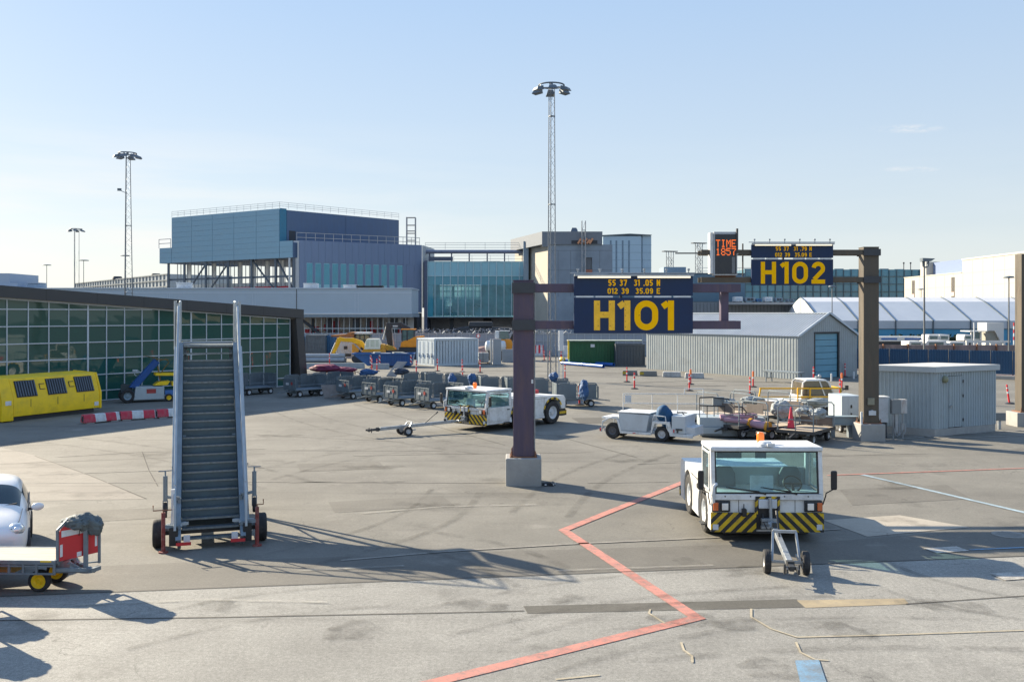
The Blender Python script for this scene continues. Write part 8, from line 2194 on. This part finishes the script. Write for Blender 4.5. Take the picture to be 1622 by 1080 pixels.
# wheel loader behind
kx = 104/1500; X = lambda x: (x-580)*kx; Z = lambda y: 5-(y-497)*kx
wl = thing('wheel_loader', 'wheel loader with glazed cab and raised rusty bucket, behind the yellow excavator', 'wheel loader', ((580-811)*kx,104,0))
b = MB(); b.box(X(560),X(606),-1.1,1.1,.7,1.7); b.build('body', myellow, wl, bev=.06)
b = MB(); b.exty([(X(566),1.7),(X(565),Z(529)),(X(587),Z(529)),(X(588),1.7)],-.8,.8); cb2 = b.build('cab', mglass, wl, bev=.04)
b = MB(); b.box(X(563.5),X(589),-.95,.95,Z(529),Z(526)); b.build('cab_roof', white_old, cb2, bev=.04)
b = MB()
for x in (565.5,572,579,587): b.bar((X(x),-.82,1.7),(X(x),-.82,Z(529)),.09)
b.build('cab_pillar', mdark, cb2)
b = MB(); limb(b, [(X(574),1.6,.4),(X(568),2.4,.35),(X(560),Z(532),.3)], .3, -.6); limb(b, [(X(574),1.6,.4),(X(568),2.4,.35),(X(560),Z(532),.3)], .3, .6); b.build('lift_arm', mdark, wl)
b = MB(); b.exty([(X(527.5),Z(530.5)),(X(550),Z(529)),(X(557),Z(526)),(X(564),Z(526)),(X(563),Z(534)),(X(545),Z(533.5)),(X(528),Z(533))],-1.3,1.3); b.build('bucket', rustyb, wl, bev=.05)
for x in (581,600):
    for y in (-1.0,1.0): wheel(wl, (X(x),y,.75), .75, .5, axis=(0,1,0), rim=myellow)
# large excavator with black arm
kx = 106/1500; X = lambda x: (x-645)*kx; Z = lambda y: 5-(y-497)*kx
bx = thing('excavator', 'large orange excavator with tall black arm and glazed cab, beside the white container', 'excavator', ((645-811)*kx,106,0))
tracks(bx, 4.0, 2.8, .95)
b = MB(); b.exty([(X(636),1.3),(X(637),Z(542)),(X(642),Z(539)),(X(651),Z(537)),(X(658),Z(533)),(X(671),Z(532)),(X(671),1.3)],-1.3,1.4); b.build('house', morange, bx, bev=.06)
b = MB(); b.box(X(634),X(668),-1.2,1.3,.95,1.298); b.build('turntable', mdark, bx)
b = MB(); b.exty([(X(638),Z(540)),(X(638.5),Z(524)),(X(640),Z(522)),(X(658),Z(522)),(X(658.5),Z(533)),(X(651),Z(537.5))],-1.25,-.1); cb3 = b.build('cab', mglass, bx, bev=.04)
b = MB(); b.box(X(637.5),X(660),-1.3,-.05,Z(522),Z(520.5)); b.build('cab_roof', morange, cb3, bev=.03)
b = MB()
for x in (638.8,647,658): b.bar((X(x),-1.27,Z(523)),(X(x),-1.27,Z(539 if x < 650 else 533)),.12)
b.build('cab_pillar', mdark, cb3)
b = MB(); limb(b, [(X(650),Z(535),.7),(X(645),Z(522),.75),(X(634),Z(515.5),.7),(X(618),Z(515),.5)], .6, .4); b.build('boom', mdark, bx, bev=.04)
b = MB(); b.box(X(622),X(631),.085,.097,Z(521),Z(519.6)) if 0 else b.box(X(622),X(630),.07,.09,Z(517.5),Z(515.5)); b.build('boom_plate', white_old, bx)
b = MB(); limb(b, [(X(615),Z(511),.5),(X(615),Z(525),.75),(X(617),Z(545),.5),(X(619),Z(556),.4)], .5, .4); b.build('stick', mdark, bx, bev=.04)
b = MB(); b.cyl((X(619),.4,Z(520)),(X(622),.4,Z(548)),.12,n=8); b.cyl((X(613),.4,Z(513)),(X(606.5),.4,Z(538)),.12,n=8); b.build('ram', steel, bx)
b = MB(); b.exty([(X(611),Z(546)),(X(622),Z(548)),(X(627),Z(553)),(X(624),Z(560)),(X(613),Z(558)),(X(608),Z(552))],-.4,1.2); b.build('bucket', mat('bucket_yellow', (0.50,0.33,0.05), .7, var=.3), bx, bev=.05)
# small excavator at the right of the site
kx = 103/1500; X = lambda x: (x-797)*kx; Z = lambda y: 5-(y-497)*kx
sx2 = thing('excavator', 'small orange and white excavator with glazed cab left of the brown post', 'excavator', ((797-811)*kx,103,0))
tracks(sx2, 2.2, 1.9, .6)
b = MB(); b.exty([(X(782),.75),(X(782),Z(541)),(X(788),Z(536)),(X(794),Z(537)),(X(810),Z(538)),(X(812),Z(545)),(X(810),.75)],-.9,.9); b.build('house', morange, sx2, bev=.06)
b = MB(); b.exty([(X(791),Z(537)),(X(792),Z(526)),(X(793),Z(524.5)),(X(805),Z(524.5)),(X(807.5),Z(537))],-.8,.1); cb4 = b.build('cab', mglass, sx2, bev=.03)
b = MB(); b.box(X(784.5),X(790.5),-.8,.4,Z(536),Z(524)); b.box(X(791),X(808),-.85,.15,Z(524.5),Z(523.5)); b.build('cab_back', white_old, cb4, bev=.03)
b = MB(); limb(b, [(X(808),Z(542),.35),(X(815),Z(528),.4),(X(822),Z(522),.35),(X(838),Z(530),.3),(X(846),Z(537),.25)], .3, .5); b.build('boom', mdark, sx2)
b = MB(); b.box(X(784),X(811),-.7,.7,.55,.76); b.build('turntable', mdark, sx2)
wd = MB(); wd.ball((0,0,0),.9,(1.1,1,.75),14)
tk = thing('water_tank', 'white rounded tank standing left of the small orange excavator', 'tank', ((785-811)*102/1500,102,0))
b = MB(); b.cyl((-.9,0,1.5),(.9,0,1.5),.62,n=18); b.ball((-.9,0,1.5),.62,(.4,1,1),16); b.ball((.9,0,1.5),.62,(.4,1,1),16); b.build('shell', white_old, tk)
b = MB(); b.box(-.8,-.6,-.5,.5,0,1.0); b.box(.6,.8,-.5,.5,0,1.0); b.build('leg', mdark, tk)
# concrete elements, pallets, pipes
def px_thing(name, lab, cat, x, yb, group=None, rz=0): return thing(name, lab, cat, gp(x,yb), rz, group)
cpale = mat('precast_pale', (0.34,0.36,0.38), .85, var=.1, dirt=(.2,.2,.2), dirt_amt=.3)
for i, (x0, x1, y, h, lab) in enumerate(((776.5,780,577,2.5,'tall precast concrete panel standing edge on, left of its pair'),(780.8,794,578,2.55,'tall precast concrete L panel next to the small excavator'))):
    o = px_thing('precast_slab', lab, 'precast slab', x0, y, 'precast panels by the brick pallets', R(6)); k = o.location.y/1500
    b = MB(); b.box(0,(x1-x0)*k,0,.22,.0,h); b.build('panel', cpale, o, bev=.02)
    b = MB(); b.box(0,(x1-x0)*k,.222,1.3,0,.2); b.build('foot', cpale, o, bev=.02)
o = px_thing('precast_slab', 'grey precast wall section behind the concrete pipe ring', 'precast slab', 795, 574); k = o.location.y/1500
b = MB(); b.box(0,19*k,0,.25,0,1.35); b.build('panel', mat('precast_grey', (0.26,0.29,0.33), .85, var=.1), o, bev=.02); b = MB(); b.box(0,19*k,.252,1.2,0,.2); b.build('foot', cpale, o)
o = px_thing('concrete_pipe', 'short concrete pipe ring lying on its side by the brown post', 'concrete pipe', 806, 571.5)
b = MB(); b.lathe((0,0,.55),(0,1,0),[(.36,-.35),(.55,-.35),(.55,.35),(.36,.35),(.36,-.35)],24); b.build('ring', cpale, o)
for i, (x0, x1, y, h, lab) in enumerate(((720,740,577,1.0,'grey stack of paving blocks on a pallet, left of three'),(741,757,576.5,1.05,'pale stack of paving blocks on a pallet, middle of three'),(758,775,576,1.1,'pale grey stack of paving blocks on a pallet, right of three'))):
    o = px_thing('block_stack', lab, 'paving stack', x0, y, 'pallets of paving blocks', R(5)); k = o.location.y/1500; w = (x1-x0)*k-.05
    m_ = mat('block_pale' if i else 'block_mid', (0.36,0.38,0.40) if i else (0.22,0.25,0.28), .85, var=.2, scale=2)
    b = MB()
    for r_ in range(5): b.box((r_%2)*.02,w-(1-r_%2)*.02,0,1.0,.14+r_*(h-.14)/5+.008,.14+(r_+1)*(h-.14)/5)
    b.build('block', m_, o)
    b = MB(); b.box(0,w,0,1.0,.10,.139); b.box(0,.1,0,1,0,.099); b.box(w-.1,w,0,1,0,.099); b.build('pallet', rustyb, o)
    b = MB(); b.box(w*.42,w*.46,-.012,-.002,.14,h+.01); b.box(w*.42,w*.46,-.01,1.0,h+.003,h+.012); b.build('strap', mdark, o)
o = px_thing('gravel_heap', 'low grey rubble heap at the foot of the white container', 'rubble heap', 706, 576)
b = MB(); cloth(b, (0,0,.05), 1.5,.5,.42, 77, amp=.3); b.build('heap', mat('heap_grey', (0.27,0.29,0.30), .9, var=.3, scale=4), o)
o = px_thing('plank_stack', 'dirt mound with reddish top behind the pallets and the white sign post', 'earth mound', 770, 567)
b = MB(); cloth(b, (0,0,.0), 2.6,1.2,1.25, 78, amp=.15); b.build('heap', mat('heap_red', (0.30,0.21,0.19), .95, var=.2, scale=2), o)
o = px_thing('sign_post', 'thin white signpost with small round red sign in front of the grey fence', 'sign', 757.5, 570); kq = o.location.y/1500
b = MB(); b.cyl((0,0,0),(0,0,2.9),.035,n=8); b.build('post', white_old, o); b = MB(); b.cyl((0,-.06,2.6),(0,-.04,2.6),.22,n=16); b.build('plate', red, o); b = MB(); b.cyl((0,-.07,2.6),(0,-.061,2.6),.15,n=16); b.build('face', white, o)
# long grey pipes and low concrete barriers in front of the skip
pi = thing('pipe_stack', 'stack of long grey pipes lying left of the blue skip', 'pipes', gp(508,574), 0)
b = MB(); L_ = 60*7500/77/1500
for y, z, r in ((0,.24,.24),(.5,.24,.24),(.25,.66,.24),(1.0,.24,.24)): b.lathe((-L_*.62,y,z),(1,0,0),[(r*.86,0),(r,0),(r,L_*1.25),(r*.86,L_*1.25),(r*.86,0)],14)
b.build('pipe', mat('pipe_grey', (0.32,0.35,0.38), .6, var=.12), pi)
b = MB(); b.box(-2,-1.8,-.3,1.3,-.0,.02); b.build('bearer', rustyb, pi)
for i, (x0, x1, y, lab) in enumerate(((470,522,584,'low grey concrete barrier at the left, before the pipe stack'),(524,578,583.5,'low grey concrete barrier between the pipe stack and the skip'),(591,617,584.5,'low pale concrete barrier in front of the blue skip'))):
    o = px_thing('traffic_barrier', lab, 'barrier', x0, y, 'concrete barriers before the skip'); k = o.location.y/1500
    b = MB(); b.extx([(-.28,0),(.28,0),(.2,.25),(.12,.5),(-.12,.5),(-.2,.25)],0,(x1-x0)*k-.04); b.build('body', mat('barrier_conc', (0.30,0.33,0.34), .85, var=.12), o, bev=.02)
    b = MB(); b.box(.3,.8,-.2,.2,-.0,.01); b.build('drain_slot', mdark, o)
rd = random.Random(12)
b = MB()
for k in range(16): c = ap(545+rd.random()*45,0,74+rd.random()*3); b.bar((c.x,c.y,.1+rd.random()*.4),(c.x+rd.uniform(-.9,.9),c.y+rd.uniform(-.8,.8),.1+rd.random()*.4),.09,.05)
o = b.build('timber_scrap', mat('timber_scrap', (0.33,0.28,0.23), .8, var=.5, scale=1)); tag(o, 'loose timber and scrap strewn behind the carts left of the marker posts', 'scrap', kind='stuff')
# blue pipes beside the green container
bp_ = mat('pipe_blue', (0.02,0.11,0.40), .4, var=.12)
for i, (x0, y0, x1, y1, lab) in enumerate(((890,577.5,956,583,'long blue pipe, front one of the pile by the green container'),(893,574.5,972,580.5,'long blue pipe, second of the pile by the green container'),(900,572,970,577,'long blue pipe, third of the pile by the green container'),(888,573.5,935,575,'short blue pipe at the back of the pile'))):
    a_, c_ = gp(x0,y0), gp(x1,y1); r = .17
    o = thing('blue_pipe', lab, 'pipe', (a_.x,a_.y,.0), 0, 'blue pipes by the green container')
    b = MB(); v = c_-a_; b.lathe((0,0,r),v,[(r*.85,0),(r,0),(r,v.length),(r*.85,v.length),(r*.85,0)],14); b.build('tube', bp_, o)
    b = MB(); b.lathe(Vector((0,0,r))+v*.5,v,[(r*1.01,0),(r*1.12,0),(r*1.12,.3),(r*1.01,.3)],14); b.build('collar', bp_, o)
o = px_thing('bag', 'white and yellow bag lying on the blue pipes', 'bag', 922, 575); b = MB(); cloth(b, (0,0,.42), .45,.3,.2, 90, amp=.3); b.build('sack', white_old, o, ang=80); b = MB(); cloth(b, (-2.0,.2,.35), .3,.3,.25, 91, amp=.3); b.build('yellow_sack', yellow, o, ang=80)
# red white water barriers behind the mast
for i, (x0, x1, y, lab) in enumerate(((846,861,564,'red and white water filled barrier just right of the brown post'),(893,905,565,'pale rail barrier left of the green container'))):
    o = px_thing('water_barrier', lab, 'barrier', x0, y, None); k = o.location.y/1500
    b = MB(); b.extx([(-.3,0),(.3,0),(.1,.5),(.1,1.3),(-.1,1.3),(-.1,.5)],0,(x1-x0)*k); b.build('body', stripes('wb_stripes', (0.68,0.03,0.05), (0.7,0.7,0.7), .5, (1,0,0)) if i == 0 else white_old, o, bev=.03)
    b = MB(); b.box(.1,(x1-x0)*k-.1,-.45,-.302,0,.35); b.build('foot', white_old, o, bev=.03)

# ------------------------------------------------------------------ vehicles beyond the hoarding, right
vw = mat('vehicle_white', (0.62,0.62,0.60), .45, var=.05); vb = mat('vehicle_blue', (0.03,0.12,0.38), .5, var=.1)
def far_vehicle(x0, x1, yt, yb, Y, lab, kind):
    k = Y/1500; L_ = (x1-x0)*k; zt, z0 = zz(yt,k), max(.4, zz(yb,k))
    o = thing('service_vehicle', lab, 'service vehicle', ((x0-811)*k,Y,0), 0, 'service vehicles beyond the hoarding')
    b = MB()
    if kind == 'van': b.exty([(0,z0),(L_,z0),(L_,zt-.2),(L_*.97,zt),(L_*.1,zt),(0,zt*.62+z0*.38)],0,2.0)
    else: b.box(0,L_,0,2.2,z0,zt)
    b.build('body', vw, o, bev=.06)
    n = max(1,int(L_/2.6))
    for q in range(n):
        xa = L_*(q+.16)/n; xb = L_*(q+.84)/n
        b = MB(); b.box(xa,xb,-.02,-.004,z0+(zt-z0)*.35,zt-.18); b.build('side_panel' if kind == 'bus' else 'window', vb if kind == 'bus' else mglass, o)
    for x in (L_*.2,L_*.8): wheel(o, (x,.1,.42), .42, .25, axis=(0,1,0))
    b = MB(); b.box(.1,L_-.1,.2,1.9,.3,z0-.002 if z0 > .42 else .41); b.build('chassis', mdark, o)
    return o
far_vehicle(1390,1464,533,541,112,'long low white vehicle with three blue side panels beyond the hoarding','bus')
far_vehicle(1470,1488,530,541,110,'white van with slanting bonnet right of the blue panelled vehicle','van')
far_vehicle(1488,1504,530,541,110.5,'white box van with dark window right of the slanting van','box')
far_vehicle(1527,1540,530,540,110,'small white van next to the glazed shelter','van')
far_vehicle(1440,1462,540.5,549,104,'white pickup body with red stripe, front row beyond the parapet','box')
far_vehicle(1466,1500,539.5,550,104,'white cab vehicle with red base, middle of the front row','van')
far_vehicle(1503,1530,541,550,104,'low white tractor unit right in the front row','van')
o = thing('shelter', 'small glazed white shelter cabin beyond the hoarding', 'shelter', ((1538-811)*111/1500,111,0)); k = 111/1500
b = MB(); b.box(0,.15,0,.15,0,zz(525.5,k)); b.box(15*k,15*k+.15,0,.15,0,zz(525.5,k)); b.box(0,15*k+.15,.16,2,0,zz(536,k)); b.build('frame', vw, o); b = MB(); b.box(-.2,25*k,-.2,2.2,zz(525.4,k),zz(523.8,k)); b.build('roof', vw, o); b = MB(); b.box(.2,15*k-.05,.05,.1,zz(536,k),zz(526,k)); b.build('window', mglass, o)
o = thing('passenger_steps', 'white enclosed steps with slanting dark underside beyond the hoarding, right', 'steps', ((1563-811)*112/1500,112,0)); k = 112/1500
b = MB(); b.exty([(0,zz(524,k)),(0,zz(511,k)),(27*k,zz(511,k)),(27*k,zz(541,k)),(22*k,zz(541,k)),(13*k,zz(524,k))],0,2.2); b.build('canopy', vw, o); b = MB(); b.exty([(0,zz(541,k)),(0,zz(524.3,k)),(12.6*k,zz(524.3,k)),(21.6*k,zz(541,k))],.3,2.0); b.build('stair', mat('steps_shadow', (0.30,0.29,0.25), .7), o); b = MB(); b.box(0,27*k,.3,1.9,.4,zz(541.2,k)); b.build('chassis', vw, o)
o = thing('boom_gate', 'long white horizontal rail with posts beyond the parapet, right', 'rail', ((1530-811)*106/1500,106,0)); k = 106/1500
b = MB(); b.bar((0,0,zz(541,k)),(70*k,0,zz(541,k)),.22); b.build('rail', vw, o); b = MB()
for x in (2,20,40,60): b.box(x*k-.12,x*k+.12,-.1,.1,0,zz(542.7,k))
b.build('post', vw, o)
for i, (x, yt, lab) in enumerate(((1543,511,'thin white pole with hazard bands left of the enclosed steps'),(1606,512,'thin red and white pole right of the enclosed steps'))):
    o = thing('pole', lab, 'pole', ((x-811)*108/1500,108,0)); k = 108/1500
    b = MB(); b.cyl((0,0,0),(0,0,zz(yt,k)),.08,n=8); b.build('shaft', white, o); b = MB()
    for q in range(3): b.cyl((0,0,2.0+q*.8),(0,0,2.4+q*.8),.083,n=8,cap=False)
    b.build('band', red if i else white_old, o)
hg = thing('hedge', 'dark green low hedge line in front of the blue tent wall', 'hedge', ((1405-811)*126/1500,126,0)); k = 126/1500
rd = random.Random(31); b = MB()
for q in range(900):
    c = Vector((rd.uniform(0,145*k),rd.uniform(-.5,.5),rd.uniform(0,zz(530,k)))); n = Vector((rd.uniform(-1,1),rd.uniform(-1,1),rd.uniform(-.3,1))).normalized(); u = n.orthogonal().normalized(); v = n.cross(u); s_ = rd.uniform(.12,.28)
    b.add([c-u*s_,c+v*s_*.6,c+u*s_,c-v*s_*.6],[(0,1,2,3)])
b.build('foliage', mat('hedge_green', (0.018,0.05,0.03), .8, var=.5, scale=2), hg, smooth=False); b = MB(); b.box(0,145*k,-.35,.35,0,zz(530,k)*.85); b.build('stem', mat('hedge_core', (0.012,0.025,0.015), .9), hg)
